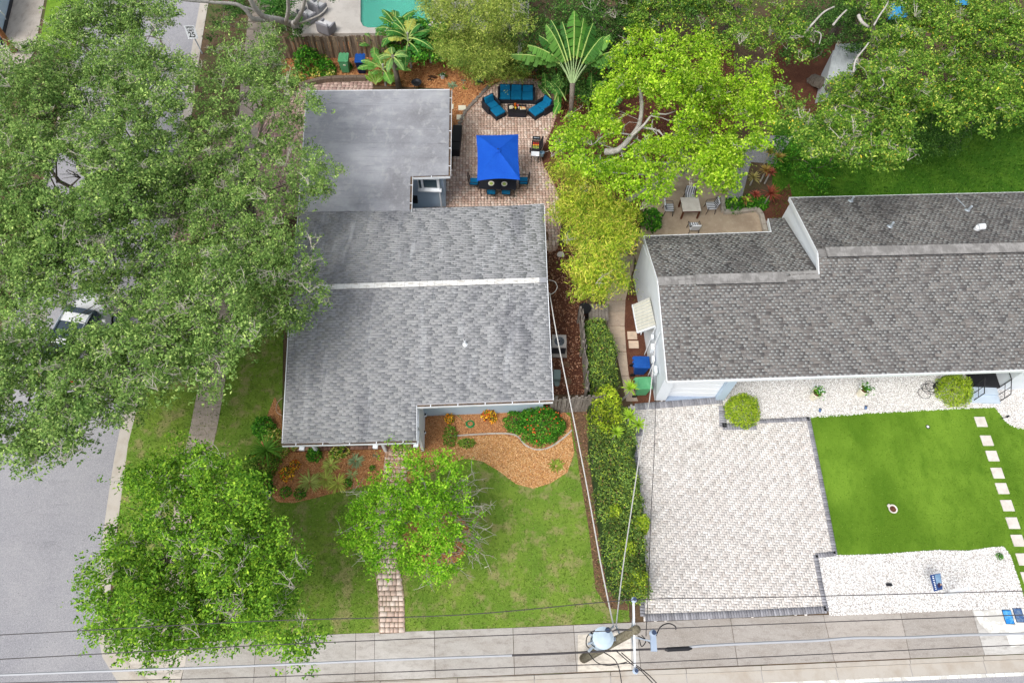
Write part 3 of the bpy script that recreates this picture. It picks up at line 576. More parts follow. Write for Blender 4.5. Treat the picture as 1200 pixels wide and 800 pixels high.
# ---- left house
LH = thing('house', 'grey shingled house with a pale ridge and a flat grey back roof', 'house', G(480, 380))
LH.location = (0, 0, 0)
rL, rR = G(341, 337.5, 3.9), G(641, 328, 3.9); sL = G(331, 519, 2.65); pS, nS = plane3(rL, rR, sL)
nL = G(350, 249, 2.95); pN, nN = plane3(rL, rR, nL)
sM = rayplane(488, 515.5, pS, nS); sM2 = rayplane(488, 474, pS, nS); sR = rayplane(648, 468, pS, nS); nR = rayplane(637.5, 241, pN, nN); nL = rayplane(350, 248, pN, nN)
Spoly = [rL, rR, sR, sM2, sM, sL]; Npoly = [rL, rR, nR, nL]
U = (rR - rL).normalized()
rf = part('roof', 'white', LH, lambda bm: (slab3(bm, [p - nS * .012 for p in Spoly], .16), slab3(bm, [p - nN * .012 for p in Npoly][::-1], .16)))
part('underlay', 'asphalt', rf, lambda bm: (bm.faces.new([bm.verts.new(p - nS * .005) for p in Spoly]), bm.faces.new([bm.verts.new(p - nN * .005) for p in Npoly])))
CL = [[(153, 154, 156), (152, 153, 155), (154, 155, 157), (151, 152, 154)], [(126, 127, 129), (130, 131, 133), (134, 135, 137), (139, 140, 142)]]  # second list: dark dashes, slot shadows between tabs put into the colour
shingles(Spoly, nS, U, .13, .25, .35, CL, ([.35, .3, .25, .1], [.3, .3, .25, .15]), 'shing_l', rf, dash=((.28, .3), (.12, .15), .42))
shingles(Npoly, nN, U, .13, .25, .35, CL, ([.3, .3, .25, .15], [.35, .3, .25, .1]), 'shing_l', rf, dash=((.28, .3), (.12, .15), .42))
k = 34
for i in range(k):
    a = rL.lerp(rR, i / k); b2 = rL.lerp(rR, (i + 1) / k)
    part('ridge_cap', 'ridgewhite' if 2 < i < 33 else 'flatroof', rf, lambda bm: (bar(bm, a + Vector((0, -.07, .01)), b2 + Vector((-.01, -.07, .018)), .15, .02), bar(bm, a + Vector((0, .06, .012)), b2 + Vector((-.01, .06, .02)), .12, .02)))
p = rayplane(545, 403, pS, nS); part('vent_pipe', 'white', rf, lambda bm: (cyl(bm, p - Vector((0, 0, .1)), p + Vector((0, 0, .4)), .05), cyl(bm, p - Vector((0, 0, .02)), p + Vector((0, 0, .06)), .14, .06)))
part('pipe_rim', 'black', rf, lambda bm: cyl(bm, p + Vector((0, 0, .4)), p + Vector((0, 0, .415)), .035))
SO = Vector((0, -1, 0)); NO = Vector((0, 1, 0)); EO = Vector((1, 0, 0)); WO = Vector((-1, 0, 0))
gutter(rf, sL, sM, SO); gutter(rf, sM2 + Vector((.02, 0, 0)), sR, SO); gutter(rf, nL + Vector((3.6, 0, 0)).lerp(Vector((3.6, 0, 0)), 0) + (nR - nL).normalized() * 2.6, nR, NO)
# walls of the left house
def inset(p, dx, dy): return Vector((p.x + dx, p.y + dy, 0))
wl = [inset(sR, -.3, .66), inset(nR, -.3, -.4), inset(nL, .35, -.4), inset(sL, .4, 2.0), inset(sM, -.1, 2.0), inset(sM2, -.1, .66)]
wall('front_wall', [wl[0], wl[5], inset(wl[5], 0, .15), inset(wl[0], 0, .15)], -.02, sR.z - .15, 'bluewall', LH)
wall('east_wall', [inset(wl[0], -.15, .16), inset(wl[0], 0, .16), wl[1], inset(wl[1], -.15, 0)], -.02, [2.7, 2.7, 2.65, 2.65], 'bluewall', LH)
wall('gable_wall', [inset(wl[1], -.2, -3.2), inset(wl[1], -.03, -3.2), inset(wl[1], -.03, -6.8), inset(wl[1], -.2, -6.8)], 2.3, [3.2, 3.2, 3.1, 3.1], 'bluewall', LH)
wall('north_wall', [inset(wl[1], -.16, -.15), inset(wl[1], -.16, 0), wl[2], inset(wl[2], 0, -.15)], -.02, 2.7, 'bluewall', LH)
wall('west_wall', [inset(wl[2], 0, -.16), inset(wl[2], .15, -.16), inset(wl[3], .15, 0), wl[3]], -.02, 2.7, 'bluewall', LH)
wall('porch_wall', [inset(wl[3], .16, 0), wl[4], inset(wl[4], 0, .15), inset(wl[3], .16, .15)], -.02, 2.9, 'bluewall', LH)
wall('porch_side_wall', [inset(wl[4], .01, -1.4), inset(wl[4], .14, -1.4), inset(wl[5], .14, -.01), inset(wl[5], .01, -.01)], -.02, 2.6, 'white', LH)
for a_, b_ in ((sM2 + Vector((.012, -.01, -.1)), sM + Vector((.012, 0, -.1))), (sL + Vector((-.015, 0, -.09)), rL + Vector((-.015, 0, -.09))), (nL + Vector((-.015, 0, -.09)), rL + Vector((-.015, 0.01, -.09))), (sR + Vector((.015, 0, -.09)), rR + Vector((.015, 0, -.09))), (nR + Vector((.015, 0, -.09)), rR + Vector((.015, 0.01, -.09)))): part('fascia', 'white', rf, lambda bm: bar(bm, a_, b_, .03, .2))
pf = [G(341, 529, .1), G(489, 524, .1), inset(wl[4], 0, 0), inset(wl[3], 0, 0)]
wall('porch_floor', pf, -.05, .1, MT['brown'], LH)
def porch_tiles(): 
    P_ = [(p.x, p.y) for p in [inset(pf[0], .02, .02), inset(pf[1], -.02, .02), inset(pf[2], 0, -.02), inset(pf[3], 0, -.02)]]
    return pavers('floor_paver', P_, .125, .2, .2, R(3.6), [(150, 112, 96), (132, 98, 84), (166, 128, 110)], 'grid', LH)
porch_tiles()
for t_, nm in ((.14, 0), (.69, 1), (.995, 2)):
    q = sL.lerp(sM, t_); part('porch_post', 'white', LH, lambda bm: (box(bm, (q.x, q.y + .5, 1.2), (.12, .12, 2.4)), box(bm, (q.x, q.y + .1, 2.42), (.2, .7, .12))))
# small lamp, spigot on the front wall
p = G(548, 482, .5); part('tap', 'darkmetal', LH, lambda bm: (cyl(bm, (p.x, wl[0].y - .02, .7), (p.x, wl[0].y - .16, .7), .04), cyl(bm, (p.x, wl[0].y - .12, .62), (p.x, wl[0].y - .12, .8), .03)))
# flat back roof
fz = 3.0
FR = [G(360, 107, fz), G(527, 105.5, fz), G(525.5, 205, fz), G(481, 206.5, fz), G(480, 246, fz), G(350, 250, fz)]
FR[4].y = nL.y + .25; FR[5].y = nL.y - .05; FR[5].x = nL.x + .03
fr = part('flat_roof', 'flatroof', LH, lambda bm: slab3(bm, FR, .2))
for i in range(1, 9):     # welded seams of the membrane
    a = FR[0].lerp(FR[5], i / 9); b2 = FR[1].lerp(FR[2], i / 6.2) if i < 6.2 else FR[3].lerp(FR[4], (i - 6) / 3.2)
    part('roof_seam', 'flatroof', fr, lambda bm: bar(bm, a + Vector((.05, 0, .004)), b2 + Vector((-.05, 0, .004)), .09, .012))
part('drip_edge', 'white', fr, lambda bm: (bar(bm, FR[0] + Vector((0, .02, -.06)), FR[1] + Vector((0, .02, -.06)), .04, .16), bar(bm, FR[0] + Vector((-.02, 0, -.06)), FR[5] + Vector((-.02, 0, -.06)), .04, .16)))
gutter(fr, FR[1] + Vector((0, 0, .02)), FR[2] + Vector((0, 0, .02)), EO); gutter(fr, FR[3] + Vector((.1, 0, .02)), FR[2] + Vector((.1, 0, .02)), SO); gutter(fr, FR[3] + Vector((0, 0, .02)), FR[4] + Vector((0, -.1, .02)), EO)
fw_ = [inset(FR[0], .3, -.3), inset(FR[1], -.35, -.3), inset(FR[2], -.35, .35), inset(FR[3], -.1, .35), inset(FR[3], -.1, -1.3), inset(FR[5], .3, 0)]
yb_ = wl[1].y + .02
wall('back_wall', [fw_[0], fw_[1], inset(fw_[1], 0, -.15), inset(fw_[0], 0, -.15)], -.02, 2.8, 'bluewall', LH)
wall('back_wall', [inset(fw_[1], -.15, -.16), inset(fw_[1], 0, -.16), fw_[2], inset(fw_[2], -.15, 0)], -.02, 2.8, 'bluewall', LH)
aw = wall('alcove_wall', [inset(fw_[2], -.16, 0), inset(fw_[2], -.16, .15), inset(fw_[3], -.15, .15), inset(fw_[3], -.15, 0)], -.02, 2.8, 'bluewall', LH)
wall('back_wall', [inset(fw_[0], 0, -.16), inset(fw_[0], .15, -.16), Vector((FR[5].x + .45, yb_, 0)), Vector((FR[5].x + .3, yb_, 0))], -.02, 2.8, 'bluewall', LH)
p = fw_[3]; wx = p.x + 1.05
wn = part('window', 'white', LH, lambda bm: (box(bm, (wx - .15, p.y - .03, 2.15), (1.1, .06, .8)), box(bm, (wx - .1, p.y - .12, 1.72), (1.25, .22, .07))))
part('pane', 'glass', wn, lambda bm: (box(bm, (wx - .05, p.y - .065, 2.15), (.7, .02, .6)), box(bm, (wx - .58, p.y - .065, 2.1), (.12, .02, .6))))
part('meter_box', 'black', LH, lambda bm: box(bm, (p.x + .15, p.y - .35, 1.2), (.25, .2, .4)))
part('alcove_floor', 'bluewall', LH, lambda bm: prism(bm, [Vector((p.x - .1, yb_ - .1, 0)), Vector((G(521.5, 235, .1).x, yb_ - .1, 0)), Vector((G(520.5, 215, .1).x, p.y, 0)), Vector((p.x - .1, p.y, 0))], -.02, .1))
q = G(521, 212, .1); part('downpipe', 'white', LH, lambda bm: (cyl(bm, (q.x, p.y - .06, .1), (q.x, p.y - .06, 2.8), .045), bar(bm, (q.x + .02, p.y - .1, .12), (q.x + .05, p.y - 1.3, .12), .06, .06)))

# ---- right house
RH = thing('house', 'long white house with brown grey shingle roofs and a stepped ridge', 'house', (0, 0, 0))
sW, rW, nW = G(782, 446.5, 2.8), G(771, 329, 4.2), G(754.5, 277, 2.8)
rWe = G(960, 320, 4.2); pA, nA = plane3(sW, rW, rWe); pB, nB = plane3(rW, rWe, nW)
sE = rayplane(1215, 432.5, pA, nA); sE2 = sE + (sE - sW).normalized() * 5
e1 = rayplane(958.5, 296, pA, nA); e2 = rayplane(1215, 289.5, pA, nA); e22 = e2 + (sE2 - sE)
ne = G(925.5, 232, 2.9); pC, nC = plane3(e1, e2, ne); ne = rayplane(925.5, 232, pC, nC); nee = rayplane(1215, 225, pC, nC); nee2 = nee + (sE2 - sE)
rWe = rayplane(960, 321, pA, nA)
Apoly = [sW, sE2, e22, e1, rWe, rW]
b1 = rayplane(904, 272, pB, nB); b2_ = rayplane(900.5, 257, pB, nB); b3 = rayplane(919, 255.5, pB, nB)
Bpoly = [rW, rWe, b3, b2_, b1, nW]; Cpoly = [e1, e22, nee2, ne]
U2 = (sE - sW).normalized()
rf2 = part('roof', 'white', RH, lambda bm: (slab3(bm, [p - nA * .012 for p in Apoly], .16), slab3(bm, [p - nB * .012 for p in Bpoly][::-1], .16), slab3(bm, [p - nC * .012 for p in Cpoly][::-1], .16)))
part('underlay', 'asphalt', rf2, lambda bm: [bm.faces.new([bm.verts.new(p - n_ * .005) for p in P_]) for P_, n_ in ((Apoly, nA), (Bpoly, nB), (Cpoly, nC))])
CR = [[(108, 104, 102), (114, 110, 107), (103, 100, 99), (122, 118, 115)], [(146, 149, 148), (141, 144, 143), (134, 136, 135), (124, 123, 121)]]
dsh = ((.235, .25), (.11, .15), .62)
shingles(Apoly, nA, U2, .14, .2, .3, CR, ([.35, .3, .2, .15], [.4, .3, .2, .1]), 'shing_r', rf2, dash=dsh)
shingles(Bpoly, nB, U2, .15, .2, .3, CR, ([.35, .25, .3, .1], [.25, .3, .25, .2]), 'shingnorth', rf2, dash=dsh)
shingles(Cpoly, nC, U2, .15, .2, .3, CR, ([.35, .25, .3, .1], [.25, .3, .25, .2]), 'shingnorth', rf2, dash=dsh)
RC = mat('ridge_cap_shingle', lin((128, 126, 124)), .95, [(2.5, .45, .6, lin((160, 158, 156)), I3, .8), (6, .5, .7, lin((100, 98, 98)), (3, .4, 1), .5)])
RC2 = mat('ridge_cap_shingle_dark', lin((112, 110, 109)), .95, [(2.5, .45, .6, lin((138, 136, 134)), I3, .6)]); RC3 = mat('ridge_cap_shingle_pale', lin((148, 146, 144)), .95, [(2.5, .45, .6, lin((128, 126, 124)), I3, .6)])
for a0, a1, x0, x1 in ((rW, rWe, 0, .0), (e1, e22, 0, 0)):
    L_ = (a1 - a0).length; k = int(L_ / .3)
    for i in range(k):
        a = a0.lerp(a1, i / k); b2 = a0.lerp(a1, (i + 1) / k)
        part('ridge_cap', random.choice([RC, RC, RC2, RC3]), rf2, lambda bm: (bar(bm, a + Vector((0, -.12, -.01)), b2 + Vector((-.01, -.12, 0)), .26, .025), bar(bm, a + Vector((0, .1, -.01)), b2 + Vector((-.01, .1, 0)), .2, .025)))
for x0, x1, yy, pl, nn_, za in ((815, 921, 330, pA, nA, 0), (968, 1260, 298, pA, nA, 0)):
    base = rW if x0 == 815 else e1; u = U2
    a = rayplane(x0, yy, pl, nn_); a = base + u * (a - base).dot(u); bb = rayplane(x1, yy, pl, nn_); bb = base + u * (bb - base).dot(u)
    rv = part('ridge_vent', RC, rf2, lambda bm: (bar(bm, a + Vector((0, -.14, .07)), bb + Vector((0, -.14, .07)), .3, .04), bar(bm, a + Vector((0, .12, .072)), bb + Vector((0, .12, .072)), .22, .04)))
    part('vent_slot', 'black', rv, lambda bm: bar(bm, a + Vector((0, -.27, .03)), bb + Vector((0, -.27, .03)), .05, .05))
for x, y, r_, h_, pl, nn_ in ((997, 236, .05, .35, pC, nC), (1043, 266, .055, .35, pC, nC), (1134, 247, .06, .35, pC, nC)):
    q = rayplane(x, y, pl, nn_); part('vent_pipe', 'metal', rf2, lambda bm: (cyl(bm, q - Vector((0, 0, .1)), q + Vector((0, 0, h_)), r_), cyl(bm, q - Vector((0, 0, .02)), q + Vector((0, 0, .05)), .16, .08)))
q = rayplane(1144, 269, pC, nC); part('roof_vent', 'white', rf2, lambda bm: (cyl(bm, q - Vector((0, 0, .1)), q + Vector((0, 0, .2)), .13, n=14), cyl(bm, q + Vector((-.02, 0, .2)), q + Vector((.25, 0, .27)), .15, .15, n=14)), bevel=.01)
q = rayplane(1120, 232, pC, nC); q2 = rayplane(1131, 243, pC, nC); part('flashing', 'metal', rf2, lambda bm: bar(bm, q + Vector((0, 0, .03)), q2 + Vector((0, 0, .03)), .05, .02))
# stepped gable wall between the two back slopes
e1d = Vector((e1.x, e1.y, 0)); 
gw = wall('stepped_gable_wall', [Vector((ne.x + .1, ne.y - .1, 0)), Vector((e1.x + .1, e1.y, 0)), Vector((rWe.x + .1, rWe.y, 0)), Vector((rWe.x + .22, rWe.y, 0)), Vector((e1.x + .22, e1.y, 0)), Vector((ne.x + .22, ne.y - .1, 0))], 0, [ne.z - .14, e1.z - .14, rWe.z - .12, rWe.z - .12, e1.z - .14, ne.z - .14], 'whitewall', RH)
def rake(p0, p1, s): return lambda bm: bar(bm, p0 + Vector((s, 0, -.07)), p1 + Vector((s, 0, -.07)), .04, .2)
for a, b2 in ((ne, e1), (e1, rWe), (nW, rW), (rW, sW), (b1, b2_)): part('rake_board', 'white', rf2, rake(a, b2, -.02))
part('eave_board', 'white', rf2, lambda bm: bar(bm, sW + Vector((-.02, -.03, -.07)), sE2 + Vector((0, -.03, -.07)), .05, .18))
part('eave_board', 'white', rf2, lambda bm: (bar(bm, nW + Vector((0, .02, -.07)), b1 + Vector((0, .02, -.07)), .04, .16), bar(bm, ne + Vector((0, .02, -.07)), nee2 + Vector((0, .02, -.07)), .04, .16)))
# walls
c_sw = G(767, 469, 0); c_nw = G(742.5, 344, 0); c_nw.y = nW.y - .45
c_nw.x = G(742.5, 335, 0).x
yg = c_sw.y
wall('west_wall', [c_sw, Vector((c_sw.x + .15, yg, 0)), Vector(((c_sw.x + c_nw.x) / 2 + .15, rW.y, 0)), Vector((c_nw.x + .15, c_nw.y, 0)), c_nw, Vector(((c_sw.x + c_nw.x) / 2, rW.y, 0))], -.02, [2.7, 2.7, 4.0, 2.75, 2.75, 4.0], 'whitewall', RH)
gx0, gx1, gx2 = c_sw.x + .15, G(780, 469, 0).x, G(838, 466, 0).x; gx3 = G(848, 466, 0).x
dy = .07
wall('garage_wall', [Vector((gx0, yg, 0)), Vector((gx1, yg + .02, 0)), Vector((gx1, yg + .2, 0)), Vector((gx0, yg + .2, 0))], -.02, 2.68, 'whitewall', RH)
wall('garage_wall', [Vector((gx2, yg + .1, 0)), Vector((gx3, yg + .12, 0)), Vector((gx3, yg + 1.6, 0)), Vector((gx2, yg + 1.6, 0))], -.02, 2.68, 'bluewall', RH)
wall('garage_wall', [Vector((gx1, yg + .04, 0)), Vector((gx2, yg + .1, 0)), Vector((gx2, yg + .2, 0)), Vector((gx1, yg + .2, 0))], 2.3, 2.68, 'whitewall', RH)
gdo = part('garage_door', 'white', RH, lambda bm: box(bm, ((gx1 + gx2) / 2, yg + .3, 1.15), (gx2 - gx1, .04, 2.3), R(1)))
for i in range(5): part('door_panel', 'white', gdo, lambda bm: box(bm, ((gx1 + gx2) / 2, yg + .265, .25 + i * .46), (gx2 - gx1 - .06, .03, .42), R(1)), bevel=.01)
part('door_sill', 'bluefloor', RH, lambda bm: box(bm, ((gx1 + gx2) / 2, yg + .1, .0), (gx2 - gx1, .3, .1), R(1)))
# recessed front wall, porch block
fy = lambda x: yg + 1.4 + (x - gx3) * .065
bx0 = G(1167, 457, 0).x; by0 = G(1167, 457, 0).y
wall('front_wall', [Vector((gx3, fy(gx3), 0)), Vector((bx0 - 1.2, fy(bx0 - 1.2), 0)), Vector((bx0 - 1.2, fy(bx0 - 1.2) + .15, 0)), Vector((gx3, fy(gx3) + .15, 0))], -.02, 2.9, 'whitewall', RH)
wall('porch_wall', [Vector((bx0 - 1.2, fy(bx0) + .3, 0)), Vector((bx0 + .15, fy(bx0) + .3, 0)), Vector((bx0 + .15, fy(bx0) + .45, 0)), Vector((bx0 - 1.2, fy(bx0) + .45, 0))], -.02, 2.9, 'whitewall', RH)
wall('wing_wall', [Vector((bx0, by0, 0)), Vector((bx0 + 7, by0 + .5, 0)), Vector((bx0 + 7, by0 + .65, 0)), Vector((bx0 + .15, by0 + .15, 0)), Vector((bx0 + .15, fy(bx0) + .3, 0)), Vector((bx0, fy(bx0) + .3, 0))], -.02, 2.7, 'whitewall', RH)
wall('back_wall', [c_nw + Vector((.2, 0, 0)), Vector((ne.x + .1, c_nw.y + .45, 0)), Vector((ne.x + .1, c_nw.y + .3, 0)), c_nw + Vector((.2, -.15, 0))], -.02, 2.7, 'whitewall', RH)
wall('back_wall', [Vector((ne.x + .22, ne.y - .3, 0)), Vector((nee2.x, nee2.y - .3, 0)), Vector((nee2.x, nee2.y - .45, 0)), Vector((ne.x + .22, ne.y - .45, 0))], -.02, 2.7, 'whitewall', RH)
part('front_door', 'brown', RH, lambda bm: box(bm, (bx0 - .55, fy(bx0) + .26, 1.35), (.95, .05, 2.0)), bevel=.02)
# steps
stp = part('porch_floor', 'black', RH, lambda bm: prism(bm, [Vector((bx0 - 1.25, by0 + .02, 0)), Vector((bx0 - .01, by0 + .02, 0)), Vector((bx0 - .01, fy(bx0) + .28, 0)), Vector((bx0 - 1.25, fy(bx0) + .28, 0))], 0, .36))
p = Vector((bx0 - .5, by0 + .75, .37)); part('door_mat', MT['brown'], stp, lambda bm: box(bm, (p.x, p.y + .5, .372), (.7, .45, .02)))
stm = mat('painted_step', lin((186, 200, 214)), .75, [(3, .5, .7, lin((170, 182, 196)), I3, .6)])
part('step', stm, RH, lambda bm: box(bm, (bx0 - .72, by0 - .17, .13), (1.2, .36, .26)), bevel=.01)
part('step', stm, RH, lambda bm: box(bm, (bx0 - .78, by0 - .54, .06), (1.45, .38, .13)), bevel=.01)
for xx in (bx0 - 1.3, bx0 - .06):
    part('handrail', 'black', RH, lambda bm: (cyl(bm, (xx, by0 - .62, 0), (xx, by0 - .62, .9), .022), cyl(bm, (xx, by0 - .02, .3), (xx, by0 - .02, 1.25), .022), cyl(bm, (xx, by0 - .64, .9), (xx, by0 + .0, 1.25), .022), cyl(bm, (xx, by0 - .62, .45), (xx, by0, .8), .015), cyl(bm, (xx, by0 - .32, .15), (xx, by0 - .32, 1.05), .015), cyl(bm, (xx, by0, 1.25), (xx, by0 + .9, 1.25), .022)))
# awning over the side door, meters and pipes
az = 2.35
AW = [G(741, 357, 2.0), G(761, 348.5, az + .15), G(768.5, 382, az + .15), G(747, 389.5, 2.0)]
awn = part('awning', 'cream', RH, lambda bm: slab3(bm, AW, .03))
AWM = mat('awning_strip', lin((186, 186, 178)), .6, [(4, .45, .7, lin((160, 160, 150)), (1, .3, 1), .7)])
for i in range(9):
    a, b2 = AW[0].lerp(AW[3], (i + .08) / 9), AW[0].lerp(AW[3], (i + .92) / 9); c, d = AW[1].lerp(AW[2], (i + .08) / 9), AW[1].lerp(AW[2], (i + .92) / 9)
    part('awning_strip', AWM, awn, lambda bm: slab3(bm, [x + Vector((0, 0, .02)) for x in (a, b2, d, c)], .018))
part('awning_edge', 'white', awn, lambda bm: (bar(bm, AW[3] + Vector((0, 0, -.02)), AW[2] + Vector((0, 0, -.02)), .05, .09), bar(bm, AW[0] + Vector((0, 0, -.02)), AW[3] + Vector((0, 0, -.02)), .05, .09)))
def wx_(py): return float(np.interp(G(750, py, 0).y, [c_sw.y, c_nw.y], [c_sw.x, c_nw.x]))
for py, zz, s_ in ((408, 1.7, (.16, .3, .4)), (421, 1.5, (.14, .25, .3)), (434, 1.6, (.14, .34, .3)), (395, 2.2, (.12, .2, .2))):
    q = G(764, py, zz); part('meter_box', 'white', RH, lambda bm: box(bm, (wx_(py) - .08, q.y, zz), s_), bevel=.015)
for py, z0, z1 in ((402, 0, 2.7), (414, 1.6, 3.2), (427, 0, 1.6)):
    q = G(764, py, 1.2); part('conduit', 'white', RH, lambda bm: cyl(bm, (wx_(py) - .05, q.y, z0), (wx_(py) - .05, q.y, z1), .025))
part('side_door', 'white', RH, lambda bm: box(bm, (wx_(372) - .03, G(760, 372, 1).y, 1.05), (.05, .9, 2.05)), bevel=.02)
# neighbour far left: pale wall and eave corner
NH = thing('house', 'pale blue walled house cut off by the upper left corner', 'house', (0, 0, 0))
na, nb_ = G(3, 50, 0), G(15, 0, 0); dd = (nb_ - na).normalized()
q0 = na - dd * .3; q1 = nb_ + dd * 6
wall('wall', [q0, q1, q1 + Vector((-5, 0, 0)), q0 + Vector((-5, 0, 0))], -.02, 2.6, 'bluewall', NH)
part('wall_base', 'darkmetal', NH, lambda bm: bar(bm, q0 + Vector((.04, 0, .1)), q1 + Vector((.04, 0, .1)), .04, .3))
part('conduit', 'white', NH, lambda bm: tube(bm, [G(9, 24, .1) + Vector((-.1, 0, 0)), G(5, 18, 1) , G(0, 13, 1.8)], .03))

# ================================================================== TREES AND PLANTS
LV = {
 'oak': ([(102, 132, 64), (86, 116, 54), (122, 150, 78), (152, 174, 98), (72, 98, 48)], [.32, .25, .22, .11, .1]),
 'green': ([(92, 134, 34), (74, 114, 28), (114, 152, 44), (142, 174, 54), (56, 92, 24)], [.32, .24, .24, .1, .1]),
 'spring': ([(120, 176, 36), (98, 156, 26), (146, 196, 50), (164, 204, 66), (78, 132, 24)], [.3, .22, .26, .14, .08]),
 'bright': ([(142, 184, 34), (118, 162, 28), (168, 202, 54), (190, 214, 90), (88, 136, 22)], [.3, .24, .26, .12, .08]),
 'mixed': ([(98, 138, 44), (78, 116, 36), (126, 158, 56), (164, 182, 84), (58, 92, 28), (206, 188, 60)], [.28, .24, .2, .12, .145, .015]),
 'dark': ([(62, 100, 40), (48, 82, 32), (84, 120, 52), (108, 144, 68), (38, 66, 26)], [.3, .25, .2, .1, .15]),
 'olive': ([(130, 150, 62), (106, 130, 48), (158, 172, 80), (178, 188, 96), (78, 104, 36)], [.28, .24, .24, .12, .12]),
 'gold': ([(170, 188, 54), (138, 166, 44), (200, 204, 84), (100, 136, 36), (196, 182, 86)], [.28, .24, .2, .16, .12]),
 'lime': ([(154, 178, 46), (126, 156, 38), (178, 196, 66), (92, 124, 30)], [.35, .3, .2, .15]),
 'hedge': ([(84, 112, 56), (66, 94, 44), (104, 132, 66), (132, 154, 70), (146, 168, 58), (120, 100, 70)], [.3, .28, .2, .1, .08, .04]),
 'shrub': ([(54, 112, 28), (42, 92, 22), (78, 138, 36), (112, 166, 52)], [.32, .28, .26, .14]),
 'vari': ([(220, 212, 100), (110, 160, 50), (232, 226, 140), (80, 132, 36)], [.3, .3, .15, .25]),
 'croton': ([(214, 150, 40), (190, 84, 34), (98, 120, 36), (236, 190, 60), (100, 56, 36)], [.25, .15, .25, .2, .15]),
}
LIFT = {'oak': 1.38, 'green': 1.42, 'mixed': 1.22, 'dark': 1.35, 'olive': 1.15, 'bright': 1.02, 'spring': 1.05, 'gold': 1.15, 'hedge': 1.45, 'lime': 1.1, 'vari': 1.1}
def leaf_mesh(name, cen, size, kind, parent, outd=None, narrow=.5, cjit=None, droop=0):
    n = len(cen); c = rng.normal(size=(n, 3)) * .55
    nrm = c + np.array([0, 0, .85]) + (outd * .35 if outd is not None else 0); nrm /= np.linalg.norm(nrm, axis=1)[:, None]
    t = rng.normal(size=(n, 3)); t[:, 2] -= droop; t -= nrm * np.sum(t * nrm, 1)[:, None]; t /= np.linalg.norm(t, axis=1)[:, None]; s = np.cross(nrm, t)
    L = (size * rng.uniform(.6, 1.35, n))[:, None]; V = np.empty((n, 4, 3))
    V[:, 0] = cen - t * L * .5; V[:, 1] = cen + s * L * narrow * .5 + nrm * L * .06; V[:, 2] = cen + t * L * .5 - np.array([0, 0, .12]) * L; V[:, 3] = cen - s * L * narrow * .5 + nrm * L * .06
    cols, pr = LV[kind]; col = pal(cols, n, pr, .09) * LIFT.get(kind, 1.3)
    if cjit is not None: col = np.clip(col * cjit, .003, .95)
    return fast(name, V.reshape(-1, 3), np.arange(n * 4).reshape(-1, 4), np.repeat(col, 4, 0), MT['leaf'], parent, 'stuff')
def limb_pts(a, b2, bend=.12, n=5):
    a, b2 = Vector(a), Vector(b2); L_ = (b2 - a).length; k = Vector((random.gauss(0, 1), random.gauss(0, 1), random.uniform(0, 1))) * L_ * bend
    return [a.lerp(b2, i / (n - 1)) + k * math.sin(math.pi * i / (n - 1)) + Vector((random.gauss(0, .02), random.gauss(0, .02), 0)) * L_ for i in range(n)]
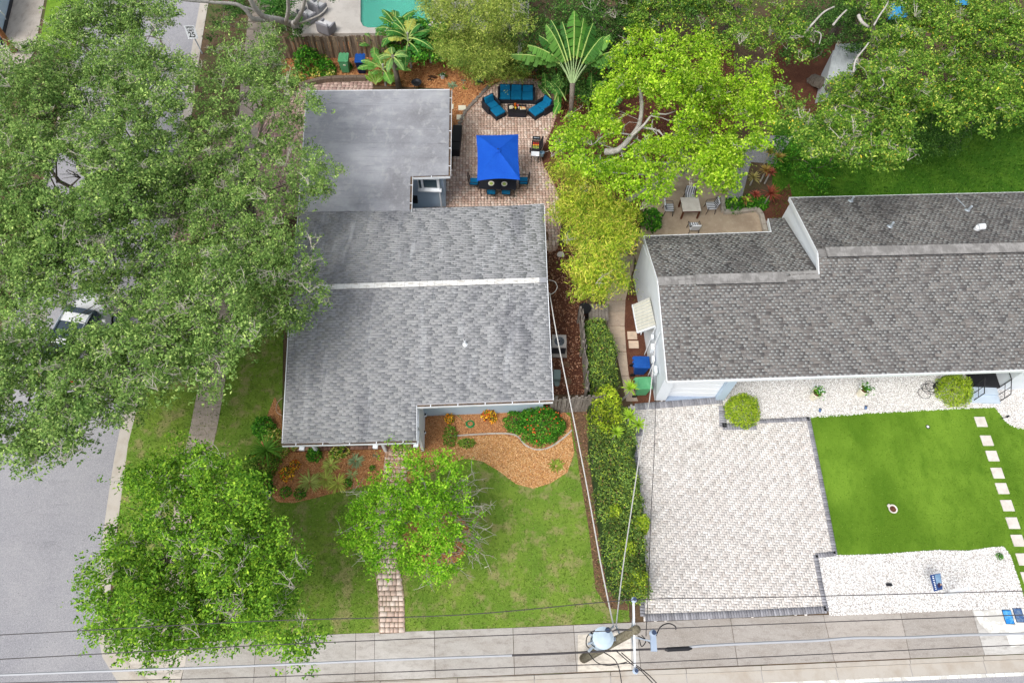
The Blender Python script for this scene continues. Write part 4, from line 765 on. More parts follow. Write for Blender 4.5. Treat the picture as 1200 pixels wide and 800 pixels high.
def tree(name, label, cat, base, mask, zlo, zhi, rlo, rhi, spacing, kind, leaf=.13, dens=260, trunk_r=.25, holes=(), bark='bark', twigs=60, narrow=.5, lob=None, fork=None, clump=.34, group=None, under=0, gap=0.0):
    t = thing(name, label, cat, G(*base), 0, group); o0 = t.location; leaf *= .76; hole_r = list(holes)
    mp = np.array(mask, float); lo, hi = mp.min(0), mp.max(0); L = list(lob or [])
    if not lob:
        y = lo[1]; r_ = 0
        while y < hi[1] + spacing:
            x = lo[0] + (r_ % 2) * spacing / 2
            while x < hi[0] + spacing:
                px, py = x + random.gauss(0, spacing * .16), y + random.gauss(0, spacing * .16)
                if inpoly([[px, py]], mask)[0]: L.append((px, py, random.uniform(zlo, zhi), random.uniform(rlo, rhi)))
                x += spacing
            y += spacing * .8; r_ += 1
    lobes = [(np.array(G(px, py, z)), r) for px, py, z, r in L]
    P_ = []; O_ = []; J_ = []; tops = []
    for c, r in lobes:
        nc = int(dens * 3.1 * r * r / 40) ; d = rng.normal(size=(nc, 3)); d[:, 2] = np.abs(d[:, 2]) * .95 - .22; d /= np.linalg.norm(d, axis=1)[:, None]
        inn = rng.random(nc) < .3; rr = r * np.where(inn, rng.uniform(.25, .6, nc), rng.uniform(.8, 1.12, nc))[:, None]; cc = c + d * rr * np.array([1, 1, .72]); px = PROJ(cc); ok = inpoly(px, mask)
        for hx, hy, hr in holes: ok &= (np.hypot(px[:, 0] - hx, px[:, 1] - hy) > hr + rng.normal(0, 2.0, nc))
        if gap: ok &= rng.random(nc) > gap
        cc = cc[ok]; d = d[ok]; nc = len(cc)
        if not nc: continue
        tops.append(cc); m_ = 76; cr = clump * rng.uniform(.5, 1.05, nc)
        sub = rng.normal(size=(nc, 8, 3)) * cr[:, None, None] * np.array([.8, .8, .4]); off = sub[np.arange(nc)[:, None], rng.integers(0, 8, (nc, m_))] + rng.normal(size=(nc, m_, 3)) * np.array([.085, .085, .055]) * (leaf / .11)
        P_.append((cc[:, None] + off).reshape(-1, 3)); O_.append(np.repeat(d, m_, 0))
        J_.append(np.repeat(1 + rng.normal(0, .22, (nc, 1)) * np.array([1, .8, .9]), m_, 0))
    P_ = np.concatenate(P_); O_ = np.concatenate(O_); J_ = np.concatenate(J_); tops = np.concatenate(tops)
    px = PROJ(P_); ok = P_[:, 2] > .1
    for hx, hy, hr in holes:
        th_ = np.arctan2(px[:, 1] - hy, px[:, 0] - hx); ok &= np.hypot(px[:, 0] - hx, px[:, 1] - hy) > hr * (.6 + .22 * np.sin(2 * th_ + hx) + .16 * np.sin(5 * th_ + hy) + .12 * np.sin(9 * th_ + hx + hy) + rng.normal(0, .07, len(px)))
    P_, O_, J_ = P_[ok], O_[ok], J_[ok]
    leaf_mesh('crown', P_ - np.array(o0), leaf, kind, t, O_, narrow, J_)
    fk = Vector(G(*fork)) - o0 if fork else Vector((random.uniform(-.3, .3), random.uniform(-.3, .3), (zlo) * .4))
    if lob and not fork: fk = Vector((0, 0, max(.3, lob[0][2] * .4)))
    part('trunk', bark, t, lambda bm: tube(bm, [Vector((0, 0, -.05)), Vector((0, 0, .15)), fk * .5, fk], [trunk_r * 1.5, trunk_r * 1.1, trunk_r, trunk_r * .85], 9), sm=True)
    bt = NB()
    for li, (c, r) in enumerate(lobes):
        if li % 3 and len(lobes) > 8: continue
        c = np.array(fk + o0) * .2 + c * .8
        e_ = Vector(c) - o0 - Vector((0, 0, r * .5)); L_ = (e_ - fk).length; r0 = min(trunk_r * .6, .05 + L_ * .018)
        ps = limb_pts(fk, e_); tube(bt, ps, [r0, r0 * .8, r0 * .6, r0 * .42, r0 * .22], 6)
        for k in range(4):
            q = ps[random.randint(2, 4)]; e2 = Vector(c) - o0 + Vector((random.gauss(0, .4), random.gauss(0, .4), random.uniform(-.4, .2))) * r
            tube(bt, limb_pts(q, e2, .15, 4), [r0 * .3, r0 * .22, r0 * .14, .012], 4)
    fin('limbs', bt, MT[bark], t)
    if twigs:
        tw = NB()
        for i in range(twigs):
            c = Vector(tops[random.randrange(len(tops))]) - o0 + Vector((0, 0, .1)); a = c - Vector((random.gauss(0, .2), random.gauss(0, .2), .3))
            for j in range(random.randint(3, 5)):
                e_ = c + Vector((random.gauss(0, .22), random.gauss(0, .22), random.uniform(-.1, .16))); ps = limb_pts(a, e_, .13, 4); tube(tw, ps, [.016, .012, .009, .005], 3)
                for k in range(2): tube(tw, limb_pts(ps[2], ps[2] + Vector((random.gauss(0, .14), random.gauss(0, .14), random.uniform(-.05, .15))), .2, 3), [.009, .007, .004], 3)
        fin('twigs', tw, MT['twig'], t, 'stuff')
    return t
def blob(name, label, cat, px, py, r, h, kind, leaf=.08, n=900, flat=1.0, group=None, extra=None, sy=1.0, shape=None):
    t = thing(name, label, cat, G(px, py), 0, group); d = rng.normal(size=(n, 3)); d[:, 2] = np.abs(d[:, 2]); d /= np.linalg.norm(d, axis=1)[:, None]
    k = rng.uniform(.55, 1.03, n) ** .6; bump_ = 1 + .12 * np.sin(d[:, 0] * 7 + px) * np.cos(d[:, 1] * 6 + py)
    p = d * (k * bump_)[:, None] * np.array([r, r * sy, h]); p[:, 2] += .03
    leaf_mesh('foliage', p, leaf, kind, t, d)
    part('stems', 'bark', t, lambda bm: [tube(bm, [Vector((0, 0, 0)), Vector((math.cos(a) * r * .35, math.sin(a) * r * .35 * sy, h * .7))], [.03, .012], 4) for a in (0, 1.3, 2.5, 3.8, 5.1)], kind='stuff')
    if extra: 
        q, m, s = extra; bm = NB()
        dd = rng.normal(size=(q, 3)); dd[:, 2] = np.abs(dd[:, 2]); dd /= np.linalg.norm(dd, axis=1)[:, None]
        for v in dd: v = np.array([v[0], v[1], v[2] + .35]); v /= np.linalg.norm(v); ball(bm, (v[0] * r * 1.0, v[1] * r * sy * 1.0, v[2] * h * 1.02 + .03), (s, s, s * .6), 6, 4)
        fin('flowers', bm, MT[m], t, 'stuff')
    return t
def rosette(name, label, cat, px, py, L, n, col, z=0, arch=.5, wdt=.05, stem=0, group=None, up=.6, parent=None, loc=None):
    t = parent or thing(name, label, cat, G(px, py, z), 0, group); V = []; F = []; cc = []; c0 = np.array(lin(col)); base = np.array(loc if loc is not None else (0, 0, stem))
    for i in range(n):
        a = random.uniform(0, 6.283); el = random.uniform(.15, 1.25) * up + .1; l = L * random.uniform(.7, 1.1); wd = wdt * random.uniform(.8, 1.2); s = np.array([-math.sin(a), math.cos(a), 0]); d = np.array([math.cos(a), math.sin(a), 0])
        b0 = len(V); cj = c0 * random.uniform(.75, 1.25); prev = None
        for k in range(5):
            f = k / 4; r_ = l * (f * math.cos(el) + .0); zz = l * (math.sin(el) * f - arch * f * f * .9); w_ = wd * (1 - f ** 2.2) * (.7 + f) + .003; c = base + d * r_ + np.array([0, 0, zz])
            V += [c - s * w_, c + np.array([0, 0, -w_ * .5]), c + s * w_]; cc += [cj * .9, cj * 1.15, cj * .9]
        for k in range(4):
            q = b0 + k * 3; F += [[q, q + 1, q + 4, q + 3], [q + 1, q + 2, q + 5, q + 4]]
    fast('leaves', V, F, np.clip(np.array(cc), .003, .95), MT['leaf'], t)
    if stem: part('stem', 'palebark', t, lambda bm: tube(bm, [Vector((0, 0, 0)), Vector(base)], [.05, .04], 6))
    return t
def blade(parent, base, az, el, L, wd, col, droop=.3, pet=.35, tears=9, name='leaf', fold=.25):
    V = []; F = []; cc = []; d = Vector((math.cos(az), math.sin(az), 0)); s = Vector((-math.sin(az), math.cos(az), 0)); base = Vector(base); c0 = np.array(lin(col)) * random.uniform(.85, 1.2)
    def sp(f): return base + d * (L * f * math.cos(el)) + Vector((0, 0, L * (math.sin(el) * f - droop * f * f)))
    ps = [sp(i / 8) for i in range(9)]; bm = NB(); tube(bm, ps, [.04 * (1 - i / 9) + .008 for i in range(9)], 4); 
    lf = fin(name, bm, mat_mid, parent)
    for side in (1, -1):
        for k in range(tears):
            f0 = pet + (1 - pet) * k / tears; f1 = pet + (1 - pet) * (k + random.uniform(.8, 1.0)) / tears
            g = lambda f: wd * (math.sin(math.pi * min(1, max(0, (f - pet) / (1 - pet))) ** .75) ** .6 + .03)
            a, b2 = sp(f0), sp(f1); dn = Vector((0, 0, -fold * random.uniform(.4, 1.8)))
            o0 = a + (s * side + dn + d * .25) * g(f0 + .02); o1 = b2 + (s * side + dn + d * .25) * g(f1 - .01); q = len(V)
            V += [a, b2, o1, o0]; F.append([q, q + 1, q + 2, q + 3]); v_ = random.uniform(.85, 1.15); cc += [c0 * v_ * 1.15, c0 * v_ * 1.15, c0 * v_, c0 * v_]
    fast('blade', [tuple(v) for v in V], F, np.clip(np.array(cc), .003, .95), MT['leaf'], lf)
mat_mid = mat('midrib', lin((166, 190, 104)), .6)
# --- the three oaks on the left
A_ = [(-40, 66), (0, 60), (18, 49), (38, 48), (50, 42), (56, 48), (60, 38), (54, 24), (74, 12), (66, -10), (70, -50), (200, -60), (207, -5), (214, 18), (205, 40), (206, 56), (222, 62), (250, 80), (254, 130), (256, 190), (240, 250), (160, 290), (110, 300), (0, 320), (-40, 320)]
B_ = [(-40, 300), (60, 290), (150, 270), (230, 250), (250, 275), (270, 300), (296, 330), (292, 362), (304, 398), (296, 420), (268, 442), (262, 474), (240, 486), (215, 474), (196, 470), (180, 456), (176, 474), (168, 492), (150, 511), (134, 500), (118, 492), (106, 500), (98, 516), (86, 540), (70, 546), (58, 538), (40, 546), (24, 534), (10, 530), (-40, 520)]
C_ = [(252, 84), (246, 62), (254, 42), (264, 20), (300, 17), (322, 28), (330, 52), (344, 72), (352, 98), (372, 112), (378, 138), (362, 158), (372, 178), (398, 188), (404, 214), (384, 236), (366, 232), (354, 242), (352, 272), (366, 292), (384, 334), (386, 352), (372, 366), (356, 384), (340, 382), (304, 398), (280, 380), (240, 300), (212, 240), (224, 190), (226, 130)]
tree('oak_tree', 'broad oak covering the street in the upper left, the largest grey twigged crown', 'tree', (214, 250), A_, 6.0, 8.6, 1.3, 2.0, 44, 'oak', .15, 250, .33, holes=[(77, 208, 22), (200, 46, 13), (224, 38, 26), (237, 60, 13), (176, 45, 8), (218, 132, 7), (150, 155, 7), (196, 150, 7), (225, 205, 8), (158, 262, 8), (120, 290, 5), (102, 34, 5)], twigs=420, clump=.36, fork=(120, 250, 3.4))
tree('oak_tree', 'broad oak hanging over the parked white vehicle and the left street', 'tree', (210, 372), B_, 5.6, 8.2, 1.3, 1.9, 48, 'oak', .15, 230, .33, holes=[(68, 374, 15), (104, 368, 20), (127, 374, 12), (97, 416, 8), (26, 466, 13), (70, 278, 6), (155, 330, 7), (158, 375, 7), (262, 362, 12), (60, 300, 5), (225, 482, 6), (84, 458, 5), (252, 390, 5)], twigs=420, clump=.36, fork=(190, 400, 3.0))
tree('oak_tree', 'oak leaning over the west edge of the grey house roof', 'tree', (270, 190), C_, 5.0, 7.4, 1.1, 1.7, 44, 'oak', .14, 250, .28, holes=[(284, 104, 9), (291, 128, 10), (300, 152, 11), (322, 158, 7), (336, 178, 8), (330, 214, 8), (312, 232, 6), (292, 172, 8), (306, 196, 5), (348, 300, 5), (270, 355, 12), (345, 330, 4), (262, 130, 6)], twigs=220, clump=.34, fork=(290, 220, 2.8))
# --- bottom left corner tree and small front yard tree
D_ = [(76, 662), (92, 650), (112, 654), (124, 646), (120, 630), (134, 618), (138, 598), (150, 586), (142, 578), (158, 548), (186, 530), (200, 512), (216, 508), (232, 524), (248, 520), (262, 540), (286, 546), (304, 566), (322, 590), (330, 612), (342, 636), (360, 656), (352, 684), (342, 704), (350, 730), (372, 740), (374, 758), (352, 774), (322, 764), (300, 744), (268, 752), (250, 776), (232, 772), (226, 758), (196, 782), (172, 790), (160, 772), (172, 756), (156, 766), (140, 760), (128, 744), (108, 752), (96, 740), (102, 720), (90, 712), (98, 696), (86, 682)]
tree('shade_tree', 'rich green tree at the street corner in the lower left', 'tree', (196, 640), D_, 3.6, 6.4, 1.0, 1.6, 42, 'green', .15, 225, .2, holes=[(128, 688, 9), (196, 656, 7), (215, 612, 5), (192, 738, 5), (214, 722, 5), (200, 590, 6), (178, 640, 7), (228, 668, 4)], twigs=150, clump=.33, fork=(205, 640, 1.8))
E_ = [(396, 600), (408, 580), (428, 566), (446, 540), (456, 524), (474, 516), (492, 520), (504, 512), (524, 528), (540, 548), (546, 566), (560, 590), (556, 620), (560, 642), (544, 650), (528, 670), (508, 684), (484, 672), (470, 684), (452, 664), (436, 672), (420, 654), (402, 640), (408, 620)]
tree('flowering_tree', 'small light green tree with pale bare twigs on the front lawn', 'tree', (505, 618), E_, 2.2, 3.4, .7, 1.1, 28, 'spring', .14, 170, .09, holes=[(466, 548, 8), (478, 562, 6), (508, 560, 7), (524, 556, 6), (538, 640, 9), (522, 652, 7), (490, 594, 5), (448, 600, 5), (545, 610, 7), (430, 620, 5)], twigs=0, clump=.3, bark='palebark', gap=.08)
t = bpy.data.objects['flowering_tree']; o0 = t.location; tw = NB()
for x, y in [(566, 612), (572, 640), (578, 590), (562, 575), (548, 560), (570, 660), (556, 668), (545, 590), (552, 625), (570, 600), (560, 650), (395, 625), (405, 575), (420, 590), (412, 655), (430, 640), (575, 630), (564, 560), (540, 572), (535, 605), (508, 690), (520, 680)]:
    e_ = G(x, y, random.uniform(1.4, 2.4)) - o0; a = e_ * .45 + Vector((0, 0, .9)); 
    for j in range(3):
        ee = e_ + Vector((random.gauss(0, .2), random.gauss(0, .2), random.gauss(0, .1))); ps = limb_pts(a, ee, .12, 6); tube(tw, ps, [.022, .02, .017, .013, .009, .005], 3)
        for k in (2, 3, 4, 4): tube(tw, limb_pts(ps[k], ps[k] + Vector((random.gauss(0, .25), random.gauss(0, .25), random.gauss(0, .1))), .2, 4), [.011, .009, .007, .004], 3)
fin('twigs', tw, MT['twig'], t, 'stuff')
# --- bright tree in the middle with its bare limb
H_ = [(652, 160), (664, 140), (684, 134), (700, 110), (702, 84), (716, 70), (726, 48), (742, 30), (756, 28), (770, 40), (790, 38), (806, 46), (828, 38), (848, 50), (862, 68), (880, 72), (894, 66), (906, 82), (906, 110), (908, 150), (896, 168), (878, 172), (866, 190), (862, 214), (852, 234), (838, 236), (830, 220), (818, 224), (806, 212), (794, 206), (788, 220), (774, 222), (766, 236), (752, 236), (740, 226), (716, 224), (706, 210), (700, 190), (684, 204), (668, 192), (652, 182), (646, 166)]
tree('bright_tree', 'tall yellow green tree between the two houses with one thick pale bare limb', 'tree', (736, 236), H_, 4.2, 7.8, 1.1, 1.6, 40, 'bright', .16, 260, .16, bark='palebark', twigs=50, clump=.34, holes=[(728, 125, 12), (738, 142, 14), (764, 128, 8), (744, 118, 10), (700, 160, 8), (712, 178, 13), (726, 172, 13), (742, 156, 15), (752, 136, 13), (752, 116, 9), (782, 134, 10), (776, 152, 13), (690, 168, 8)], fork=(800, 195, 3.2), narrow=.62)
t = bpy.data.objects['bright_tree']; o0 = t.location
def LP(L_): return [G(*q) - o0 for q in L_]
def limb(L_, r_): part('bare_limb', 'palebark', t, lambda bm: tube(bm, smooth(LP(L_), 3), [r_[0] + (r_[1] - r_[0]) * i / ((len(L_) - 1) * 3) for i in range((len(L_) - 1) * 3 + 1)], 7), sm=True)
limb([(709, 178, 4.6), (724, 176, 4.8), (738, 162, 5.0), (749, 146, 5.2), (752, 122, 5.5), (748, 96, 6)], (.17, .08))
limb([(740, 160, 5.1), (755, 146, 5.6), (765, 134, 6.0), (780, 134, 6.2), (792, 130, 6.3)], (.08, .02))
limb([(748, 149, 5.2), (768, 152, 5.4), (776, 158, 5.5), (781, 164, 5.5)], (.06, .015))
limb([(738, 158, 5), (722, 156, 5.1), (706, 160, 5.1), (694, 170, 5), (688, 166, 5)], (.05, .015))
limb([(694, 170, 5), (690, 160, 5.1), (680, 164, 5.1)], (.03, .01)); limb([(765, 140, 5.8), (764, 150, 5.8), (770, 158, 5.8)], (.03, .01))
limb([(727, 175, 4.7), (730, 186, 4.5), (726, 192, 4.4)], (.05, .015)); limb([(730, 176, 4.7), (744, 166, 4.9), (748, 160, 5)], (.03, .01))
limb([(762, 136, 6), (775, 138, 6.2), (784, 142, 6.2)], (.03, .01)); limb([(768, 150, 5.5), (772, 166, 5.5)], (.025, .01)); limb([(772, 152, 5.5), (778, 160, 5.5)], (.025, .01))
# --- backdrop trees along the top
def TR(*a, **k): return tree(*a, **k)
TR('feathery_bamboo', 'olive yellow feathery bamboo thicket hanging over the back fence', 'bamboo', (560, 60), [(492, -50), (486, 0), (500, 12), (512, 30), (508, 50), (520, 66), (528, 78), (540, 74), (556, 86), (580, 90), (600, 80), (622, 76), (628, 62), (610, 44), (624, 24), (604, 6), (622, -50)], 2.4, 6.4, .7, 1.2, 26, 'olive', .22, 400, .1, twigs=4, narrow=.2, clump=.3)
TR('dense_shrub', 'dark green leafy shrub mass behind the blue sofa', 'shrub', (628, 84), [(590, -50), (660, -50), (664, 60), (656, 100), (640, 112), (620, 94), (600, 90), (596, 70)], 1.5, 3.2, .7, 1.0, 26, 'dark', .16, 260, .06, twigs=10, narrow=.4)
TR('evergreen_tree', 'dark green tree at the top behind the yellow green one', 'tree', (752, 30), [(640, -60), (645, 20), (690, 40), (720, 62), (740, 30), (770, 30), (800, 40), (830, 34), (842, -60)], 4, 6.4, 1.2, 1.7, 44, 'dark', .15, 250, .2, twigs=40)
TR('evergreen_tree', 'leafy mid green tree at the top edge above the bright crown', 'tree', (850, 40), [(735, 40), (730, -60), (930, -60), (935, 20), (910, 60), (905, 90), (880, 78), (850, 56), (800, 44)], 4, 6.4, 1.2, 1.7, 44, 'mixed', .15, 250, .2, twigs=40, holes=[(893, 12, 7), (860, 8, 4)])
I_ = [(905, 60), (922, 26), (945, 24), (948, 60), (938, 90), (934, 118), (950, 132), (958, 112), (972, 100), (980, 84), (1000, 78), (1004, 58), (1006, 30), (990, 14), (985, -60), (1110, -60), (1112, 20), (1098, 60), (1092, 110), (1082, 140), (1066, 158), (1064, 180), (1050, 192), (1032, 200), (1010, 196), (996, 186), (975, 184), (955, 186), (940, 178), (918, 160), (908, 140)]
TR('maple_tree', 'large green tree with yellow leaf tips and pale curved branches over the back lawn', 'tree', (952, 96), I_, 5.2, 8.4, 1.3, 1.9, 48, 'mixed', .16, 250, .32, twigs=140, holes=[(985, 72, 15), (996, 62, 9), (1005, 40, 8), (1044, 25, 8), (1052, 12, 8), (950, 125, 9), (962, 40, 8), (955, 66, 8), (940, 8, 8), (1082, 86, 7), (1088, 40, 5)], bark='bark', fork=(1034, 120, 4.2))
t = bpy.data.objects['maple_tree']; o0 = t.location
limb([(1000, 85, 8), (1003, 70, 8.2), (1014, 56, 8.4), (1018, 50, 8.5)], (.05, .03)); limb([(1024, 30, 8.6), (1031, 18, 8.8), (1038, 8, 9), (1041, 2, 9)], (.045, .03)); limb([(1006, 18, 8.5), (1010, 26, 8.4), (1018, 32, 8.2)], (.09, .06))
limb([(942, 40, 7), (956, 24, 7.4), (966, 14, 7.6), (978, 8, 7.8)], (.06, .04)); limb([(952, 36, 7), (962, 40, 7.1), (960, 52, 7.1)], (.04, .02)); limb([(976, 30, 7.4), (984, 20, 7.6), (992, 12, 7.8)], (.06, .04)); limb([(1032, 90, 8.4), (1036, 98, 8.4), (1030, 104, 8.4)], (.04, .02)); limb([(1018, 174, 6), (1022, 186, 6), (1018, 190, 6)], (.03, .015))
TR('maple_tree', 'large soft green tree filling the upper right corner', 'tree', (1170, 90), [(1090, 120), (1100, 60), (1112, 20), (1112, -60), (1290, -60), (1290, 130), (1200, 150), (1180, 140), (1160, 156), (1140, 150), (1120, 160), (1100, 150), (1085, 145)], 5, 8, 1.3, 1.9, 48, 'mixed', .16, 250, .3, twigs=50, holes=[(1130, 3, 7), (1160, 128, 6)])
TR('evergreen_tree', 'shaded dark tree under the yellow tipped crown by the white shed', 'tree', (975, 40), [(900, 30), (905, -60), (1060, -60), (1066, 30), (1056, 60), (1000, 58), (970, 52), (965, 80), (950, 110), (935, 120), (925, 100), (915, 60)], 2.5, 4.5, 1, 1.5, 38, 'dark', .15, 240, .2, twigs=10, holes=[(985, 72, 14), (950, 80, 12), (1050, 12, 10), (940, 30, 8)])
TR('understory_shrub', 'deep green broad bush at the shaded edge of the back lawn', 'shrub', (1130, 150), [(1050, 120), (1200, 110), (1280, 110), (1280, 142), (1190, 150), (1150, 160), (1120, 176), (1080, 190), (1058, 196)], 1.2, 2.6, .7, 1.1, 28, 'dark', .14, 230, .06, twigs=0)
TR('palmetto_shrub', 'lush blade leaved shrub beside the red spiky plants', 'shrub', (945, 195), [(905, 160), (950, 155), (985, 176), (978, 205), (962, 226), (940, 222), (918, 204), (906, 190)], .6, 1.4, .5, .7, 18, 'shrub', .24, 120, .05, twigs=0, narrow=.28)
TR('dense_shrub', 'dark bushy undergrowth beneath the pale branches in the top left', 'shrub', (262, 30), [(246, -50), (330, -50), (360, 5), (350, 48), (332, 52), (320, 26), (262, 22), (250, 60), (250, 78), (246, 60), (244, 30), (246, 10)], 1, 2.6, .7, 1.1, 26, 'dark', .15, 240, .06, twigs=0)
t = thing('bare_branched_tree', 'tree at the top left showing only thick pale curved branches', 'tree', G(345, 20)); o0 = t.location
for L_, r_ in (([(345, 30, 2), (330, 24, 4), (310, 20, 5), (298, 8, 6), (290, -8, 7)], (.2, .1)), ([(330, 24, 4), (305, 23, 5), (296, 22, 5.4), (288, 12, 6), (276, 5, 6.5), (250, 3, 7), (212, 0, 7.5)], (.16, .06)), ([(310, 20, 5), (300, 13, 5.5), (285, 8, 6)], (.09, .05)), ([(335, 26, 4), (338, 10, 5.5), (336, -10, 7)], (.12, .08)), ([(345, 28, 3.5), (354, 12, 5.5), (358, -5, 7)], (.13, .08)), ([(350, 28, 3.5), (374, 18, 5.5), (384, 8, 6)], (.06, .03))):
    part('limb', 'palebark', t, lambda bm: tube(bm, smooth(LP(L_), 3), [r_[0] + (r_[1] - r_[0]) * i / ((len(L_) - 1) * 3) for i in range((len(L_) - 1) * 3 + 1)], 7), sm=True)
part('trunk', 'palebark', t, lambda bm: tube(bm, [Vector((0, 0, 0)), G(345, 30, 2) - o0, G(345, 28, 3.6) - o0], [.3, .24, .2], 9), sm=True)
TR('overhanging_tree', 'twiggy dark crown overhanging the pool deck corner', 'tree', (330, -20), [(320, -60), (420, -60), (396, 2), (392, 12), (380, 10), (368, 2), (356, 4), (345, -5)], 3.5, 5, .6, .9, 20, 'dark', .14, 180, .12, twigs=30, gap=.3)
# golden bamboo between the houses
J2 = [(644, 196), (656, 186), (668, 194), (690, 208), (708, 216), (730, 230), (744, 240), (754, 250), (738, 262), (752, 284), (734, 296), (730, 314), (742, 338), (736, 352), (724, 336), (716, 330), (706, 352), (694, 362), (688, 346), (674, 346), (680, 326), (664, 322), (656, 318), (676, 298), (656, 290), (670, 266), (650, 252), (638, 240), (662, 230), (652, 212)]
TR('golden_bamboo', 'clump of yellow feathery bamboo between the paver patio and the white gable', 'bamboo', (700, 290), J2, 2.4, 4.4, .7, 1.05, 20, 'gold', .27, 250, .08, twigs=6, narrow=.16, clump=.27)
TR('bamboo_underbrush', 'light green bushy growth at the north foot of the golden bamboo', 'shrub', (675, 178), [(646, 166), (660, 150), (690, 150), (716, 180), (712, 210), (690, 206), (660, 196), (650, 186)], 1.8, 2.8, .5, .8, 20, 'spring', .15, 220, .05, twigs=10, narrow=.5)
# hedge strips
def hedge(name, label, poly, h, kind, dens, leaf=.09, split=None, lobes=0):
    t = thing(name, label, 'hedge', (0, 0, 0)); pw_ = [(p.x, p.y) for p in W(poly, h * .7)]; n = int(parea(pw_) * dens); p = rand_in(pw_, n); n = len(p)
    pa = np.array(pw_); dist = np.full(n, 9.)
    for a, b2 in zip(pa, np.roll(pa, -1, 0)):
        ab = b2 - a; tt = np.clip(((p - a) @ ab) / (ab @ ab), 0, 1); dist = np.minimum(dist, np.linalg.norm(p - a - tt[:, None] * ab, axis=1))
    z = h * (1 - .5 * np.exp(-dist / .12)) + .13 * np.sin(p[:, 0] * 2.3 + p[:, 1] * 1.7) + .08 * np.sin(p[:, 1] * 4.1); z = z * (1 - rng.random(n) ** 2.5 * .55 - (dist < .1) * rng.random(n) * .4)
    jj = np.sin(p[:, 1] * 3.3) * .5 + np.sin(p[:, 1] * 7.1 + p[:, 0]) * .5; cen_ = pa.mean(0); p = p + np.sign(p - cen_) * np.array([1, 0]) * (np.exp(-dist / .25) * (.14 * jj + rng.normal(0, .07, n)))[:, None]; q = np.c_[p, z]; cj = 1 + .3 * np.sin(p[:, 0] * 3.1 + 1.3 * np.sin(p[:, 1] * 2.2)) * np.sin(p[:, 1] * 2.7 + p[:, 0]) + .22 * np.sin(p[:, 0] * 9 + 3 * np.sin(p[:, 1] * 5)) * np.sin(p[:, 1] * 8.3); leaf_mesh('foliage', q, leaf, kind, t, None, .5, np.clip(cj, .5, 1.8)[:, None] * np.array([1.05, 1, .9]))
    part('stems', 'bark', t, lambda bm: [tube(bm, [Vector((x, y_, 0)), Vector((x + random.gauss(0, .1), y_ + random.gauss(0, .1), h * .8))], [.03, .015], 4) for x, y_ in rand_in(pw_, 40)], kind='stuff')
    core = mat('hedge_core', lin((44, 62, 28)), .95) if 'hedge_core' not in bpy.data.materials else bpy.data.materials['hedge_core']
    c = sum((Vector((*v, 0)) for v in pw_), Vector()) / len(pw_); part('inner_core', core, t, lambda bm: prism(bm, [Vector((*v, 0)).lerp(c, .04) for v in pw_], 0, h * .45))  # solid dark core added so no ground shows through the leaves
    return t
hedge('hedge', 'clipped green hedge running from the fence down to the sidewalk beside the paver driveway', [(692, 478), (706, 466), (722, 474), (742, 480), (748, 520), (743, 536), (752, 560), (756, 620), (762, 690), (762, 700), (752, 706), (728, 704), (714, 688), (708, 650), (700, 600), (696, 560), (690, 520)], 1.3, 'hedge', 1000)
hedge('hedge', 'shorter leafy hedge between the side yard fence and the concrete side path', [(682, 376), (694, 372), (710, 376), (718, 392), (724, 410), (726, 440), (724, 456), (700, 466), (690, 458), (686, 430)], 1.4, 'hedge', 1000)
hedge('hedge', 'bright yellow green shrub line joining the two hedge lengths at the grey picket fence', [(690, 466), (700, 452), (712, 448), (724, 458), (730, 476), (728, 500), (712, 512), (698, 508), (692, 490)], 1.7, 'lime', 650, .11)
for x, y, s_, l in ((738, 455, .42, 'upper of the pale green spiky heads beside the green wheelie bin'), (738, 488, .42, 'white hearted spiky head over the upper end of the long hedge'), (748, 498, .4, 'spiky head overhanging the driveway corner pavers'), (722, 506, .36, 'lowest spiky yellow green head in the hedge')):
    t = thing('dracaena', l, 'plant', G(x - 10, y + 14)); q = G(x, y, 1.8) - t.location
    part('stem', 'palebark', t, lambda bm: tube(bm, [Vector((0, 0, 0)), q * .5 + Vector((.1, 0, 0)), q], [.05, .04, .035], 6)); rosette('', '', '', 0, 0, s_ * 1.2, 60, (160, 196, 60), wdt=.018, parent=t, loc=tuple(q), arch=.3, up=1)
# shrubs
for x, y, r_, l in ((742, 672, .62, 'lowest, near the sidewalk end'), (730, 634, .5, 'second from the sidewalk end'), (748, 604, .4, 'beside the driveway edge halfway down'), (716, 592, .36, 'on the lawn side halfway down')): blob('shrub', 'yellow green shrub growing through the long hedge, ' + l, 'shrub', x, y + 14, r_, 1.62, 'lime', .09, int(2600 * r_))
blob('round_shrub', 'large round yellow green shrub at the garage corner', 'shrub', 867, 484, .82, 1.25, 'lime', .085, 4200)
blob('round_shrub', 'rounded green shrub beside the porch steps', 'shrub', 1113, 460, .82, 1.2, 'lime', .08, 4200)
blob('lantana', 'big dark green shrub dotted with orange flowers by the front wall', 'shrub', 634, 500, 1.15, .95, 'shrub', .1, 3800, extra=(36, 'lanred', .035), sy=.85)
blob('shrub', 'small green shrub joined to the west side of the orange flowered one', 'shrub', 604, 496, .6, .5, 'shrub', .09, 900)
blob('croton', 'orange and dark croton shrub near the coiled hose', 'plant', 573, 486, .36, .5, 'croton', .12, 260)
blob('croton', 'small yellow leaved plant just below the dark croton', 'plant', 577, 492, .2, .3, 'croton', .1, 90)
blob('croton', 'orange topped plant east of the porch side wall', 'plant', 527, 492, .25, .45, 'croton', .11, 150)
blob('shrub', 'narrow green plant below the orange topped one', 'plant', 528, 512, .35, .4, 'mixed', .09, 420, sy=1.6)
blob('shrub', 'low green plant at the start of the pale edging strip', 'plant', 547, 520, .42, .3, 'mixed', .08, 420, sy=.6)
